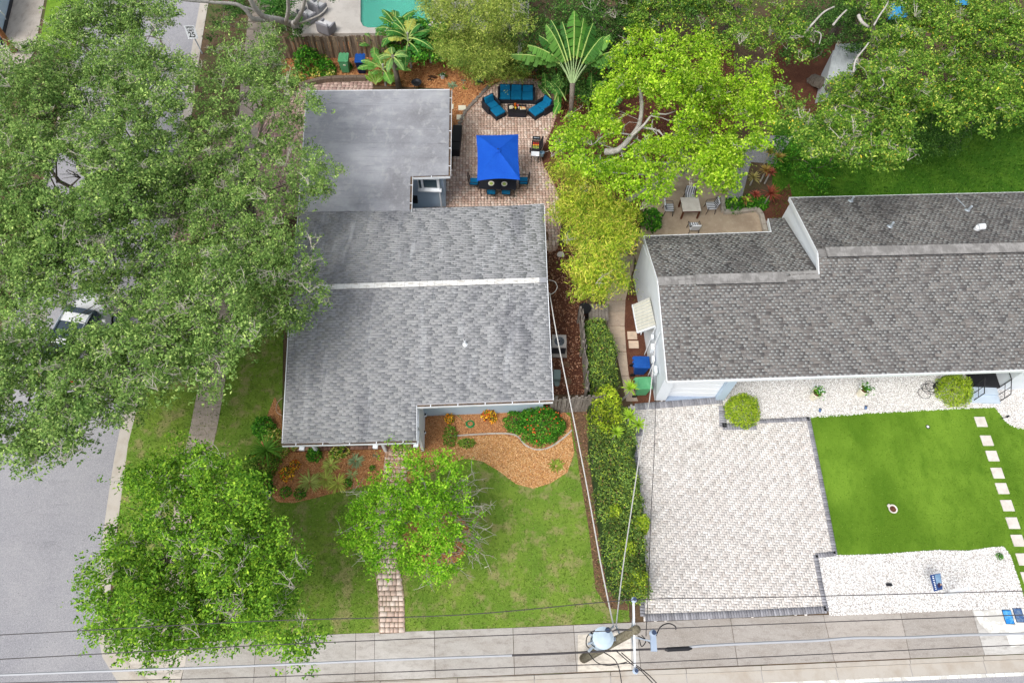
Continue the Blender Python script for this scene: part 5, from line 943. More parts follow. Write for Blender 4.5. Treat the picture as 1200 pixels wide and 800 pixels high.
blob('croton', 'purple and orange croton left of the striped rosettes', 'plant', 337, 556, .35, .5, 'croton', .12, 220)
blob('croton', 'yellow orange croton right beside the purple one', 'plant', 346, 546, .25, .35, 'croton', .11, 130)
for x, y, r_, l in ((322, 512, .4, 'by the roof corner'), (330, 530, .35, 'below the roof corner'), (316, 508, .3, 'leftmost by the lawn'), (393, 532, .3, 'left of the pair under the porch eave'), (403, 530, .3, 'right of the pair under the porch eave'), (346, 526, .15, 'tiny one by the first porch post')):
    blob('variegated_shrub', 'yellow variegated low shrub ' + l, 'shrub', x, y, r_, .4, 'vari', .11, int(1500 * r_ * r_) + 40, group='yellow variegated shrubs in the front bed')
blob('shrub', 'dark green round plant in front of the porch floor', 'plant', 369, 533, .36, .45, 'shrub', .11, 420)
blob('shrub', 'small green mound at the lower left of the bed', 'plant', 335, 577, .28, .25, 'shrub', .08, 220); blob('shrub', 'dark green low mound right of the lower left one', 'plant', 352, 579, .3, .25, 'shrub', .08, 240); blob('shrub', 'small green mound below the paler rosettes', 'plant', 408, 566, .22, .2, 'shrub', .08, 140); blob('shrub', 'tiny dark green plant near the walk in the red mulch', 'plant', 437, 549, .16, .18, 'shrub', .07, 90)
blob('shrub', 'dark green bush at the west end of the front bed', 'shrub', 310, 502, .55, .6, 'shrub', .11, 800); blob('shrub', 'soft green leafy bush below the west end of the front bed', 'shrub', 308, 545, .8, .7, 'mixed', .12, 1300); blob('shrub', 'deep green bush at the lawn corner left of the front bed', 'shrub', 302, 572, .75, .7, 'shrub', .11, 1200)
for x, y, L_, l, c in ((363, 565, .75, 'large cream striped spider plant on the left of the red mulch', (178, 190, 104)), (388, 545, .6, 'cream striped spider plant behind the middle pair', (184, 196, 100)), (382, 562, .6, 'cream striped spider plant in the middle of the red mulch', (178, 190, 90)), (396, 566, .65, 'cream striped spider plant nearest the lawn edge', (190, 200, 92)), (417, 540, .5, 'pale grey green spiky plant under the eave', (150, 172, 128)), (413, 556, .42, 'pale spiky plant below the grey green one', (164, 180, 116)), (440, 533, .22, 'tiny grey green agave near the porch', (130, 156, 130)), (652, 546, .5, 'thin yellow green fern plant on the tan mulch', (140, 160, 60))):
    rosette('spiky_plant', l, 'plant', x, y, L_, 70 if L_ > .45 else 26, c, wdt=.028 if L_ > .3 else .018, arch=.5)
rosette('palm', 'fan leaved small palm at the left end of the front bed', 'palm', 316, 532, 1.0, 60, (110, 160, 60), wdt=.03, stem=.5, arch=.35, up=.9)
rosette('palm', 'dark green palm beside the pool deck corner', 'palm', 336, 36, 1.5, 90, (60, 120, 44), wdt=.04, stem=1.6, arch=.4, up=.8)
# back bed plants
for x, y, r_, h_, k, l in ((362, 78, .9, 1.3, 'shrub', 'bright green leafy bush in front of the wooden fence'), (384, 84, .6, .8, 'shrub', 'lower green bush beside the yellow variegated one'), (406, 80, .4, .35, 'shrub', 'low green plant in front of the green wheelie bin')): blob('shrub', l, 'shrub', x, y, r_, h_, k, .16, int(1500 * r_ * r_))
for x, y, r_, l in ((380, 66, .35, 'tallest by the fence boards'), (372, 88, .4, 'above the timber edging'), (352, 96, .45, 'leftmost at the flat roof corner'), (388, 90, .3, 'rightmost by the red mulch')): blob('variegated_shrub', 'yellow leaved shrub in the back bed, ' + l, 'shrub', x, y, r_, .5, 'vari', .15, int(900 * r_ * r_) + 60, group='yellow leaved shrubs in the back bed')
rosette('agave', 'blue green agave in the back mulch bed left of the chaise', 'plant', 560, 97, .4, 22, (96, 140, 128), wdt=.06, arch=.1, up=.9); rosette('agave', 'pale grey green spiky plant at the flat roof corner', 'plant', 530, 101, .45, 40, (140, 162, 128), wdt=.03); rosette('agave', 'small green tuft in the back mulch bed', 'plant', 545, 104, .25, 20, (110, 150, 50), wdt=.03); rosette('agave', 'little grey plant near the bamboo edge', 'plant', 543, 96, .25, 18, (120, 140, 120), wdt=.03)
rosette('cordyline', 'dark bronze spiky plant in the orange mulch', 'plant', 506, 92, .45, 26, (92, 66, 52), wdt=.035)
# red spiky plants
for x, y, L_, c, st, l in ((897, 232, .75, (158, 84, 66), 1.0, 'large rusty red spiky plant by the back roof corner'), (898, 206, .45, (176, 96, 80), .9, 'reddish spiky head above the large rusty one'), (906, 192, .55, (196, 172, 96), 1.1, 'golden spiky head nearest the lawn shrub'), (897, 184, .42, (196, 176, 96), 1.0, 'topmost golden spiky head by the gravel path'), (893, 204, .5, (190, 164, 90), .9, 'golden spiky head beside the reddish one'), (881, 208, .5, (186, 176, 110), .6, 'pale spiky head left over the dark bed'), (884, 226, .4, (190, 104, 86), .5, 'salmon spiky head low over the dark bed'), (874, 232, .42, (180, 144, 88), .4, 'tan spiky head at the bed corner by the gravel path')):
    rosette('cordyline', l, 'plant', x - 2, y + 9, L_, 60, c, wdt=.02, stem=st, arch=.3, up=1)
for x, y, r_, l in ((858, 243, .55, 'left'), (875, 240, .55, 'middle'), (890, 240, .5, 'right')): blob('shrub', 'low dark green plant along the concrete block border, ' + l + ' of three', 'shrub', x, y, r_, .5, 'shrub', .14, 480, group='low plants behind the block border')
blob('shrub', 'green leafy plant over the west end of the concrete patio', 'shrub', 762, 262, .65, 1.0, 'shrub', .2, 420); blob('tiny_shrub', 'tiny dark green ball plant in the white gravel', 'plant', 1170, 652, .16, .2, 'shrub', .05, 220)
# traveller palm
t = thing('travellers_palm', 'fan of huge torn banana like leaves on a pale trunk right of the blue sofa', 'palm', G(668, 150)); hub = G(671, 98, HZ(668, 150, 671, 98)) - t.location
part('trunk', 'bark', t, lambda bm: tube(bm, [Vector((0, 0, 0)), hub * .5, hub], [.16, .13, .15], 9), sm=True)
mat_pet = mat('leaf_stalk', lin((158, 182, 130)), .6)
for i in range(13):
    a = R(142 - i * 8.7 + random.uniform(-3, 3)); f = i - 6; d = Vector((math.cos(a) * .95, .5 + random.uniform(-.08, .12), abs(math.sin(a)) * .85 + .2)).normalized(); e_ = hub + d * (1.35 + random.uniform(-.15, .2))
    part('leaf_stalk', mat_pet, t, lambda bm: tube(bm, [hub - Vector((0, 0, .2)), hub + d * .7, e_], [.05, .032, .02], 5))
    az = math.atan2(d.y, d.x) - (f * .09 if abs(f) > 2 else 0); blade(t, e_ - d * .1, az + random.uniform(-.1, .1), math.asin(max(-.2, min(.95, d.z))) + random.uniform(-.15, .15) - (.25 if abs(f) > 4 else 0), 2.7 + random.uniform(-.6, .5), .42, random.choice([(76, 124, 46), (60, 108, 40), (96, 142, 62), (50, 94, 36)]), droop=.3, pet=.06, tears=random.randint(8, 15), fold=.5)
for i, (x, y, az, L_) in enumerate(((655, 130, 100, 1.6), (648, 138, 60, 1.2), (660, 140, 20, 1.3), (684, 120, 70, 1.8), (690, 130, 110, 1.7), (696, 105, 60, 1.9), (640, 110, 100, 1.5), (650, 112, 80, 1.6), (700, 70, 40, 2.2), (706, 84, 10, 2.0), (698, 60, 70, 2.4), (690, 40, 95, 2.0), (704, 96, -10, 1.8), (690, 90, 30, 1.8), (676, 60, 80, 2.4))):
    blade(t, G(x, y, .6) - t.location, R(az), .95, L_, .22, (70, 130, 44), droop=.3, pet=.2)
for i in range(20):
    blade(t, G(random.uniform(682, 724), random.uniform(50, 128), random.uniform(.5, 1.6)) - t.location, R(random.uniform(20, 130)), random.uniform(.5, 1.15), random.uniform(1.4, 2.2), random.uniform(.18, .28), random.choice([(64, 120, 44), (80, 136, 54), (50, 100, 38)]), droop=.4, pet=.15, tears=random.randint(6, 12), fold=.5)
for i in range(8):
    blade(t, G(random.uniform(640, 664), random.uniform(100, 140), random.uniform(.4, 1.4)) - t.location, R(random.uniform(60, 140)), random.uniform(.5, 1.15), random.uniform(1.2, 1.9), random.uniform(.16, .24), random.choice([(74, 128, 54), (96, 150, 70), (60, 110, 44)]), droop=.4, pet=.15, tears=random.randint(6, 12), fold=.5)
TR('dense_shrub', 'dark leafy thicket at the foot of the fan of huge torn leaves', 'shrub', (700, 110), [(644, 10), (740, 10), (745, 60), (716, 80), (706, 130), (690, 160), (678, 160), (676, 110), (640, 90)], .8, 2.0, .6, .9, 24, 'dark', .16, 230, .05, twigs=0)
TR('feathery_bamboo', 'lower fringe of olive bamboo spilling over the orange back mulch', 'bamboo', (566, 70), [(500, 46), (520, 30), (610, 30), (628, 60), (626, 84), (604, 92), (580, 95), (556, 92), (536, 82), (514, 70)], 1.0, 2.4, .6, .8, 18, 'olive', .2, 300, .05, twigs=0, narrow=.22)
sheet('dark_mulch_bed', [(560, 60), (668, 60), (668, 100), (655, 112), (640, 100), (610, 88), (582, 92), (566, 100), (552, 84)], .0105, MT['mulch_dark'])
TR('dense_shrub', 'dark shaded understory behind the three seat sofa', 'shrub', (600, 92), [(545, 62), (600, 62), (668, 70), (666, 108), (632, 100), (628, 92), (604, 88), (578, 90), (560, 84)], .5, 1.3, .5, .7, 18, 'dark', .16, 240, .04, twigs=0)
TR('dense_shrub', 'dark green leaves packed between the banana plants and the pool fence', 'shrub', (500, 66), [(444, 40), (470, 22), (520, 20), (545, 40), (540, 66), (520, 76), (500, 84), (476, 78), (450, 70)], .8, 2.0, .5, .8, 20, 'shrub', .2, 240, .05, twigs=0)
# white bird of paradise group
for x, y, hh, n, c, l in ((482, 80, 2.6, 11, (62, 120, 52), 'tall dark green paddle leaved clump beside the pool'), (452, 100, 1.6, 6, (104, 158, 70), 'slim trunked banana plant behind the flat roof'), (516, 70, 1.8, 8, (64, 124, 54), 'rightmost paddle leaved plant by the bamboo'), (468, 60, 2.2, 8, (72, 128, 56), 'paddle leaved plant standing against the pool fence'), (505, 74, 1.4, 8, (58, 116, 50), 'lower dark paddle leaved plant right of the tall clump'), (440, 62, 1.0, 5, (96, 150, 72), 'small paddle leaved plant by the blue wheelie bin')):
    t = thing('banana_plant', l, 'plant', G(x, y)); part('trunk', 'palebark', t, lambda bm: tube(bm, [Vector((0, 0, 0)), Vector((.05, -.03, hh))], [.08, .06], 6))
    for i in range(int(n * 1.7)): blade(t, (.05, -.03, hh - .2 - random.uniform(0, .5)), 6.283 * i / n + random.uniform(-.3, .3), random.uniform(.25, 1.2), random.uniform(1.4, 2.1), .26, c if random.random() < .75 else (170, 176, 84), droop=.45, pet=.25)
for x, y, l in ((441, 102, 'young bright banana shoot at the flat roof edge, left one'), (458, 102, 'young bright banana shoot at the flat roof edge, right one')):
    t = thing('banana_shoot', l, 'plant', G(x, y))
    for i in range(5): blade(t, (0, 0, .2), R(90) + (i - 2) * .7, 1.0, 1.1, .17, (130, 180, 70), droop=.3, pet=.25, tears=5)
t = thing('tree_stump_trunk', 'rough dark palm trunk standing in the orange mulch behind the flat roof', 'tree trunk', G(468, 106)); part('trunk', 'bark', t, lambda bm: tube(bm, [Vector((0, 0, 0)), Vector((-.05, .1, 1.2)), Vector((-.1, .15, 2.4))], [.2, .16, .14], 9), sm=True)
for i in range(7): blade(t, (-.1, .15, 2.3), i * .9, random.uniform(.1, .9), 1.2, .2, (110, 150, 84), droop=.6, pet=.2)

# ================================================================== FURNITURE AND SMALL THINGS
def rbox(name, m, parent, c, s, rz=0, bev=.02, rx=0, ry=0): return part(name, m, parent, lambda bm: box(bm, c, s, rz, rx, ry), bevel=bev)
# sofa
t = thing('sofa', 'dark wicker three seat sofa with deep blue cushions', 'sofa', G(605, 117), R(1))
rbox('base', 'wicker', t, (0, .0, .17), (2.1, .8, .3)); rbox('back', 'wicker', t, (0, .42, .4), (2.1, .12, .75)); 
for s_ in (-1, 1): rbox('armrest', 'wicker', t, (s_ * 1.08, .02, .3), (.1, .9, .58))
for i in (-1, 0, 1): rbox('seat_cushion', 'tealc', t, (i * .68, -.05, .4), (.66, .72, .14), bev=.05); rbox('back_cushion', 'tealc', t, (i * .68, .3, .64), (.62, .16, .4), bev=.06, rx=R(-14))
def chaise(px, py, rz, label):
    t = thing('chaise_lounge', label, 'lounge chair', G(px, py), rz, 'chaise lounges by the coffee table')
    rbox('base', 'wicker', t, (0, -.25, .16), (.7, 1.35, .28)); rbox('back', 'wicker', t, (0, .45, .4), (.8, .1, .72)); rbox('seat_cushion', 'tealc', t, (0, .08, .37), (.66, .62, .13), bev=.05); rbox('seat_cushion', 'tealc', t, (0, -.57, .37), (.68, .66, .13), bev=.05)
    rbox('back_cushion', 'tealc', t, (0, .33, .6), (.62, .16, .42), bev=.06, rx=R(-16))
    for s_ in (-1, 1): rbox('armrest', 'wicker', t, (s_ * .4, .12, .3), (.09, .75, .56))
chaise(577, 129, R(38), 'blue cushioned wicker chaise left of the coffee table'); chaise(636, 130, R(-48), 'blue cushioned wicker chaise right of the coffee table, partly under leaves')
t = thing('coffee_table', 'dark wicker coffee table with drinks and snacks on top', 'table', G(606, 134), R(1)); rbox('body', 'wicker', t, (0, 0, .22), (1.08, .6, .42)); rbox('table_top', 'black', t, (0, 0, .45), (1.12, .64, .03), bev=.008)
c0 = G(606, 134)
def dish(name, label, cat, x, y, z, m, r_, h_, food=None):
    t = thing(name, label, cat, (x, y, z)); part('bowl', m, t, lambda bm: lathe(bm, [(r_ * .5, 0), (r_ * .95, h_ * .6), (r_, h_), (r_ * .85, h_ * .9)], 12), sm=False)
    if food: part('food', food, t, lambda bm: [ball(bm, (random.gauss(0, r_ * .35), random.gauss(0, r_ * .35), h_), r_ * .35, 6, 4) for _ in range(7)])
for dx, dy, m, r_, h_, f, l, ct in ((-.36, .02, 'cream', .14, .07, 'cream', 'pale bowl at the left end of the coffee table', 'bowl'), (-.14, .1, 'orange', .07, .24, 'orange', 'orange juice jug on the coffee table', 'jug'), (-.1, -.08, 'yellow', .06, .14, 'yellow', 'yellow glass in front of the orange jug', 'glass'), (.04, .1, 'pink', .055, .16, 'pink', 'pink drink on the coffee table', 'glass'), (.08, -.05, 'white', .04, .16, None, 'white bottle beside the pink drink', 'bottle')):
    dish(ct, l, ct, c0.x + dx, c0.y + dy, .465, m, r_, h_, f)
t = thing('tray', 'snack tray with crackers at the right end of the coffee table', 'tray', (c0.x + .33, c0.y + .02, .465), .1); rbox('base', 'cream', t, (0, 0, .015), (.36, .24, .03), bev=.005)
for i in range(10): part('snack', random.choice(['orange', 'cream', 'yellow', 'brown']), t, lambda bm: cyl(bm, (-.14 + (i % 5) * .07, -.05 + (i // 5) * .1, .03), (-.14 + (i % 5) * .07, -.05 + (i // 5) * .1, .06), .032, n=8))
# umbrella
t = thing('patio_umbrella', 'large square royal blue patio umbrella over the dining table', 'umbrella', G(583, 212)); uo = t.location
cr = [G(558, 158.5, 2.35), G(607.5, 157.5, 2.35), G(609.5, 211, 2.35), G(559, 212, 2.35)]; cc = sum(cr, Vector()) / 4; ap = Vector((cc.x, cc.y, 2.85)); t.location = (cc.x, cc.y, 0); uo = Vector((cc.x, cc.y, 0))
def canopy(bm):
    N_ = 8; 
    for i in range(4):
        a, b2 = cr[i] - uo, cr[(i + 1) % 4] - uo; a0 = ap - uo; rows = []
        for j in range(N_ + 1):
            f = j / N_; row = []
            for k in range(N_ + 1):
                g = k / N_; e_ = a.lerp(b2, g); e_ = e_ + (a0 - e_) * (.05 * math.sin(math.pi * g)); e_.z = 2.35 + .05 * math.sin(math.pi * g)
                q = a0.lerp(e_, f); q.z += .06 * math.sin(math.pi * f) - .05 * math.sin(math.pi * g) * math.sin(math.pi * f); row.append(bm.verts.new(q))
            rows.append(row)
        for j in range(N_):
            for k in range(N_):
                fs = [rows[j][k], rows[j][k + 1], rows[j + 1][k + 1], rows[j + 1][k]]
                bm.faces.new(fs)
    bmesh.ops.remove_doubles(bm, verts=bm.verts, dist=.002)
part('canopy', 'canvas', t, canopy, sm=False)
for i in range(4): a = cr[i] - uo; part('rib', 'canvas', t, lambda bm: bar(bm, ap - uo + Vector((0, 0, .008)), (a + (ap - uo)) * .5 + Vector((0, 0, .068)), .025, .012))
part('vent_cap', 'canvas', t, lambda bm: cyl(bm, (0, 0, 2.86), (0, 0, 2.92), .16, .03, 8)); part('finial', 'darkmetal', t, lambda bm: ball(bm, (0, 0, 2.95), .035)); part('pole', 'darkmetal', t, lambda bm: cyl(bm, (0, 0, .0), (0, 0, 2.86), .025))
# dining table and chairs
dt = G(583.5, 223); t = thing('dining_table', 'dark dining table mostly hidden under the blue umbrella', 'table', (dt.x, G(583, 222, .73).y + .65, 0)); rbox('table_top', 'black', t, (0, .0, .73), (2.05, 1.3, .04), bev=.01)
for sx in (-1, 1):
    for sy in (-1, 1): part('leg', 'black', t, lambda bm: cyl(bm, (sx * .92, sy * .58, 0), (sx * .92, sy * .58, .72), .03))
for i, (dx, l) in enumerate(((-.36, 'left'), (.36, 'right'))):
    p = thing('plate', l + ' of the two cream plates on the dining table edge', 'plate', (dt.x + dx, G(583, 215.5, .757).y, .757), 0, 'place settings'); part('rim', 'cream', p, lambda bm: lathe(bm, [(.08, 0), (.17, .02), (.165, .025), (.1, .012)], 20)); part('napkin', 'lime', p, lambda bm: cyl(bm, (0, 0, .014), (0, 0, .02), .1, n=16))
def dchair(x, y, rz, label):
    t = thing('dining_chair', label, 'chair', (x, y, 0), rz, 'dining chairs round the umbrella table'); rbox('seat_cushion', 'tealc', t, (0, 0, .46), (.46, .46, .08), bev=.03); rbox('seat_frame', 'black', t, (0, 0, .41), (.5, .5, .03), bev=.008)
    for sx in (-1, 1):
        for sy in (-1, 1): part('leg', 'black', t, lambda bm: cyl(bm, (sx * .24, sy * .24, 0), (sx * .23, sy * .22, .42), .018))
        part('armrest', 'black', t, lambda bm: tube(bm, [Vector((sx * .25, .22, .42)), Vector((sx * .26, .2, .64)), Vector((sx * .26, -.2, .66)), Vector((sx * .25, -.26, .62))], .018, 5))
    part('back_frame', 'black', t, lambda bm: tube(bm, [Vector((-.23, -.24, .42)), Vector((-.24, -.33, .9)), Vector((-.15, -.35, .98)), Vector((.15, -.35, .98)), Vector((.24, -.33, .9)), Vector((.23, -.24, .42))], .018, 5))
    for k in range(4): part('back_slat', 'black', t, lambda bm: cyl(bm, (-.15 + k * .1, -.26, .44), (-.15 + k * .1, -.345, .96), .008, n=5))
    return t
q = G(576, 230); dchair(q.x, q.y, 0, 'blue cushioned dining chair in front of the left plate'); q = G(593, 230); dchair(q.x, q.y, 0, 'blue cushioned dining chair in front of the right plate')
q = G(556, 219); dchair(q.x, q.y, R(-90), 'blue cushioned dining chair at the left end of the dining table'); q = G(613, 218); dchair(q.x, q.y, R(90), 'blue cushioned dining chair at the right end of the dining table')
# grill
g0 = G(627, 189); t = thing('grill', 'open black barbecue grill loaded with vegetables', 'grill', (g0.x, g0.y + .25, 0)); t.rotation_euler = (0, 0, R(-3))
rbox('firebox', 'black', t, (0, .15, .72), (.5, .8, .26)); rbox('grate', 'darkmetal', t, (-.01, .15, .86), (.4, .66, .02), bev=0); rbox('lid', 'black', t, (.32, .2, 1.0), (.08, .82, .34), ry=R(18), bev=.03); rbox('side_shelf', 'white', t, (0, -.48, .84), (.46, .34, .03), bev=.01); rbox('side_shelf', 'black', t, (0, .72, .84), (.46, .28, .03), bev=.01); rbox('knob_panel', 'black', t, (-.3, -.2, .8), (.08, .3, .1))
for sx in (-1, 1):
    for sy in (-.4, .6): part('leg', 'black', t, lambda bm: cyl(bm, (sx * .2, sy, 0), (sx * .2, sy, .7), .02))
for yy, m in ((.36, 'brown'), (.28, 'red'), (.18, 'red'), (.16, 'orange'), (.12, 'yellow'), (-.0, 'lime'), (-.08, 'lime'), (.42, 'brown')):
    part('food', m, t, lambda bm: [ball(bm, (dx, yy + random.gauss(0, .01), .89), (.045, .03, .02), 7, 4) for dx in (-.14, -.05, .04, .13)])
part('tongs', 'metal', t, lambda bm: (bar(bm, (-.16, .7, .86), (.14, .74, .86), .02, .01), bar(bm, (-.16, .76, .86), (.14, .7, .87), .02, .01)))
p = G(634.5, 190); t = thing('bucket', 'pale blue grey metal bucket beside the barbecue grill', 'bucket', (p.x, p.y + .1, .0)); part('stand', 'black', t, lambda bm: [cyl(bm, (.1 * math.cos(a), .1 * math.sin(a), 0), (.13 * math.cos(a), .13 * math.sin(a), .42), .012, n=5) for a in (0, 2.1, 4.2)])
MB_ = mat('bucket_metal', lin((140, 168, 186)), .4, metal=.3); part('body', MB_, t, lambda bm: lathe(bm, [(.1, .4), (.14, .68), (.125, .68), (.1, .5)], 16))
p0 = G(534, 184); t = thing('storage_box', 'long black deck box beside the flat roof wall', 'storage box', (p0.x, p0.y + .95, 0), R(-1)); rbox('body', 'black', t, (0, .0, .27), (.5, 1.9, .54)); rbox('lid', 'black', t, (0, .32, .57), (.54, 1.28, .06)); rbox('lid', 'black', t, (0, -.66, .57), (.54, .6, .06))
# wheelie bins
def bin_(px, py, rz, mb, ml, label):
    t = thing('wheelie_bin', label, 'bin', G(px, py), rz, 'wheelie bins'); 
    def body(bm):
        v = [bm.verts.new(p) for p in ((-.22, -.26, .05), (.22, -.26, .05), (.22, .22, .05), (-.22, .22, .05), (-.29, -.36, .95), (.29, -.36, .95), (.29, .34, .95), (-.29, .34, .95))]
        for f in ((0, 1, 5, 4), (1, 2, 6, 5), (2, 3, 7, 6), (3, 0, 4, 7), (0, 3, 2, 1), (4, 5, 6, 7)): bm.faces.new([v[i] for i in f])
    part('body', mb, t, body, bevel=.03); ld = part('lid', ml, t, lambda bm: (box(bm, (0, -.01, .985), (.62, .76, .06)), box(bm, (0, -.03, 1.02), (.42, .5, .04))), bevel=.025)
    part('hinge', ml, ld, lambda bm: [box(bm, (dx, .38, .97), (.09, .08, .08)) for dx in (-.2, 0, .2)]); part('label_plate', 'cream', t, lambda bm: box(bm, (.05, -.345, .7), (.16, .02, .07), 0, R(8)))
    for s_ in (-1, 1): part('wheel', 'tyre', t, lambda bm: cyl(bm, (s_ * .24, .3, .12), (s_ * .29, .3, .12), .12, n=14))
bin_(406, 83, R(2), 'greenplastic', 'greenplastic', 'green wheelie bin by the wooden fence'); bin_(425, 84, R(4), 'navyplastic', 'blueplastic', 'dark blue wheelie bin by the wooden fence')
bin_(747.5, 435, R(91), 'blueplastic', 'blueplastic', 'blue wheelie bin against the white gable wall'); bin_(749.5, 459, R(95), 'greenplastic', 'greenplastic', 'green wheelie bin against the white gable wall')
# back fence boards and side fences
def fence(name, label, p0, p1, h, bw, m, rail=True, lean=.02):
    t = thing(name, label, 'fence', (p0.x, p0.y, 0)); d = p1 - p0; L_ = d.length; an = math.atan2(d.y, d.x); u = d.normalized(); me = None; k = int(L_ / bw)
    proto = {}; mv = {'wood': ('wood', 'wood2', 'wood3'), 'greywood': ('greywood', 'greywood2', 'greywood')}[m]
    for i in range(k):
        q = u * ((i + .5) * bw)
        vi = random.randrange(3)
        if vi not in proto:
            o = part('board', mv[vi], t, lambda bm: prism(bm, [Vector((-bw * .46, -.012, 0)), Vector((bw * .46, -.012, 0)), Vector((bw * .46, .012, 0)), Vector((-bw * .46, .012, 0))], 0, h)); proto[vi] = o.data
        else:
            o = bpy.data.objects.new('board', proto[vi]); C.objects.link(o); o.parent = t
        o.location = (q.x + random.gauss(0, .004), q.y + random.gauss(0, .004), random.uniform(-.03, .03)); o.rotation_euler = (random.gauss(0, lean), random.gauss(0, lean * .6), an)
    for z in (.35, h - .35): part('rail', m, t, lambda bm: bar(bm, (-u.y * -.05, u.x * .05, z), u * L_ + Vector((u.y * -.05, u.x * .05, z)), .04, .09))
    for i in range(int(L_ / 2.4) + 2): q = u * min(L_, i * 2.4); part('post', m, t, lambda bm: box(bm, (q.x - u.y * .09, q.y + u.x * .09, h / 2), (.1, .1, h), an))
f0 = G(328, 69); f1 = G(560, 67); fence('board_fence', 'brown weathered board fence between the pool deck and the wheelie bins', f0, f1, HZ(400, 68.5, 400, 43), .14, 'wood')
fence('picket_fence', 'short grey picket fence joining the front wall to the hedge', G(645, 484), G(703, 481), 1.7, .14, 'greywood', lean=.03)
fence('picket_fence', 'grey side fence running beside the shorter hedge', G(686, 470), G(679, 378), 1.5, .15, 'greywood')
# air conditioner etc.
t = thing('air_conditioner', 'beige air conditioning unit on a pad at the east wall of the grey house', 'air conditioner', G(654, 409)); rbox('pad', 'concrete', t, (0, 0, .03), (.85, .95, .08)); rbox('cabinet', 'darkmetal', t, (0, .03, .4), (.66, .66, .66)); CB = mat('beige_metal', lin((176, 170, 164)), .6)
part('top_cover', CB, t, lambda bm: (box(bm, (-.29, .03, .75), (.1, .7, .05)), box(bm, (.29, .03, .75), (.1, .7, .05)), box(bm, (0, .33, .75), (.5, .1, .05)), box(bm, (0, -.27, .75), (.5, .1, .05)))); part('fan_grille', 'metal', t, lambda bm: [tube(bm, [Vector((r_ * math.cos(a * .31416), .03 + r_ * math.sin(a * .31416), .77)) for a in range(21)], .008, 4) for r_ in (.08, .14, .2, .25)], kind='stuff'); part('fan_shroud', CB, t, lambda bm: [bm.faces.new([bm.verts.new((rr * math.cos(aa), .03 + rr * math.sin(aa), .768)) for rr, aa in ((.26, a * .31416), (.36, a * .31416), (.36, (a + 1) * .31416), (.26, (a + 1) * .31416))]) for a in range(20)])
part('fan', 'darkmetal', t, lambda bm: ([box(bm, (math.cos(a) * .1, .03 + math.sin(a) * .1, .72), (.18, .07, .01), a) for a in (0, 2.1, 4.2)], cyl(bm, (0, .03, .7), (0, .03, .76), .05)))
GU = mat('grey_green_box', lin((132, 150, 146)), .6); t = thing('utility_box', 'small grey green utility box below the air conditioner', 'utility box', G(652, 444)); rbox('cabinet', GU, t, (0, .05, .22), (.34, .5, .44)); part('cap', GU, t, lambda bm: cyl(bm, (.02, -.28, 0), (.02, -.28, .12), .13, n=12))
for x, y, l in ((663, 428, 'beside the air conditioner'), (665, 447, 'lower down the side yard'), (657, 299, 'by the end of the paver strip')):
    o = part('round_paver', 'stepstone' if y < 300 else 'dirt', None, lambda bm: cyl(bm, G(x, y, -.01), G(x, y, .06), .2, n=18)); tag(o, 'round stone disc in the side yard, ' + l, 'stepping stone')
t = thing('slatted_table', 'small grey slatted table at the foot of the golden bamboo', 'table', G(700, 374)); 
for i in range(6): rbox('slat', 'greywood', t, (-.42 + i * .165, .1, .5), (.15, .95, .03), bev=.005)
for sx in (-1, 1):
    for sy in (-.3, .5): part('leg', 'greywood', t, lambda bm: box(bm, (sx * .42, sy, .25), (.07, .07, .5)))
t = thing('compost_basket', 'dark wire basket in the shade left of the slatted table', 'basket', G(684, 368)); part('mesh_wall', 'black', t, lambda bm: ([lathe(bm, [(.3, z), (.315, z + .015), (.3, z + .03)], 14) for z in (.05, .2, .35, .5, .6)], [cyl(bm, (.3 * math.cos(a), .3 * math.sin(a), 0), (.3 * math.cos(a), .3 * math.sin(a), .62), .012, n=4) for a in [i * .45 for i in range(14)]])); part('compost', 'mulch_dark', t, lambda bm: cyl(bm, (0, 0, 0), (0, 0, .4), .28, n=14))
o = part('cable_loop', 'cablewhite', None, lambda bm: tube(bm, smooth([G(643, 328, 3.2), G(650, 330, 2.9), G(653, 336, 2.6), G(650, 342, 2.6), G(645, 345, 2.8)], 4), .015, 4)); tag(o, 'thin white cable loop hanging off the ridge end of the grey house', 'cable')
# hose, garden lamps
t = thing('garden_hose', 'coiled bright green garden hose on the mulch', 'hose', G(551, 497)); part('coil', 'hose', t, lambda bm: [tube(bm, [Vector((r_ * math.cos(a * .32), r_ * .9 * math.sin(a * .32), .02 + k * .02)) for a in range(21)], .016, 5) for k, r_ in enumerate((.2, .17, .19, .15))])
t0 = t.location.copy(); part('lead', 'hose', t, lambda bm: tube(bm, smooth([G(547, 497, .03) - t0, G(541, 491, .03) - t0, G(533, 483, .05) - t0], 4), .012, 4))
o = part('soaker_hose', 'tanhose', None, lambda bm: tube(bm, smooth([G(331, 466, .05), G(325, 472, .03), G(324, 482, .03), G(331, 487, .05)], 4), .02, 5)); tag(o, 'tan hose loop at the west eave of the grey house', 'hose')
def lamp_(x, y, l, m='white'):
    t = thing('path_light', l, 'garden light', G(x, y)); part('stake', 'darkmetal', t, lambda bm: cyl(bm, (0, 0, 0), (0, 0, .3), .03)); part('head', m, t, lambda bm: cyl(bm, (0, 0, .26), (0, 0, .36), .08, .05, 12)); part('collar', 'darkmetal', t, lambda bm: cyl(bm, (0, 0, .36), (0, 0, .39), .05))
lamp_(498, 509, 'small white capped garden light by the porch side wall'); lamp_(499, 489, 'small pale stake light near the inner corner of the front wall')
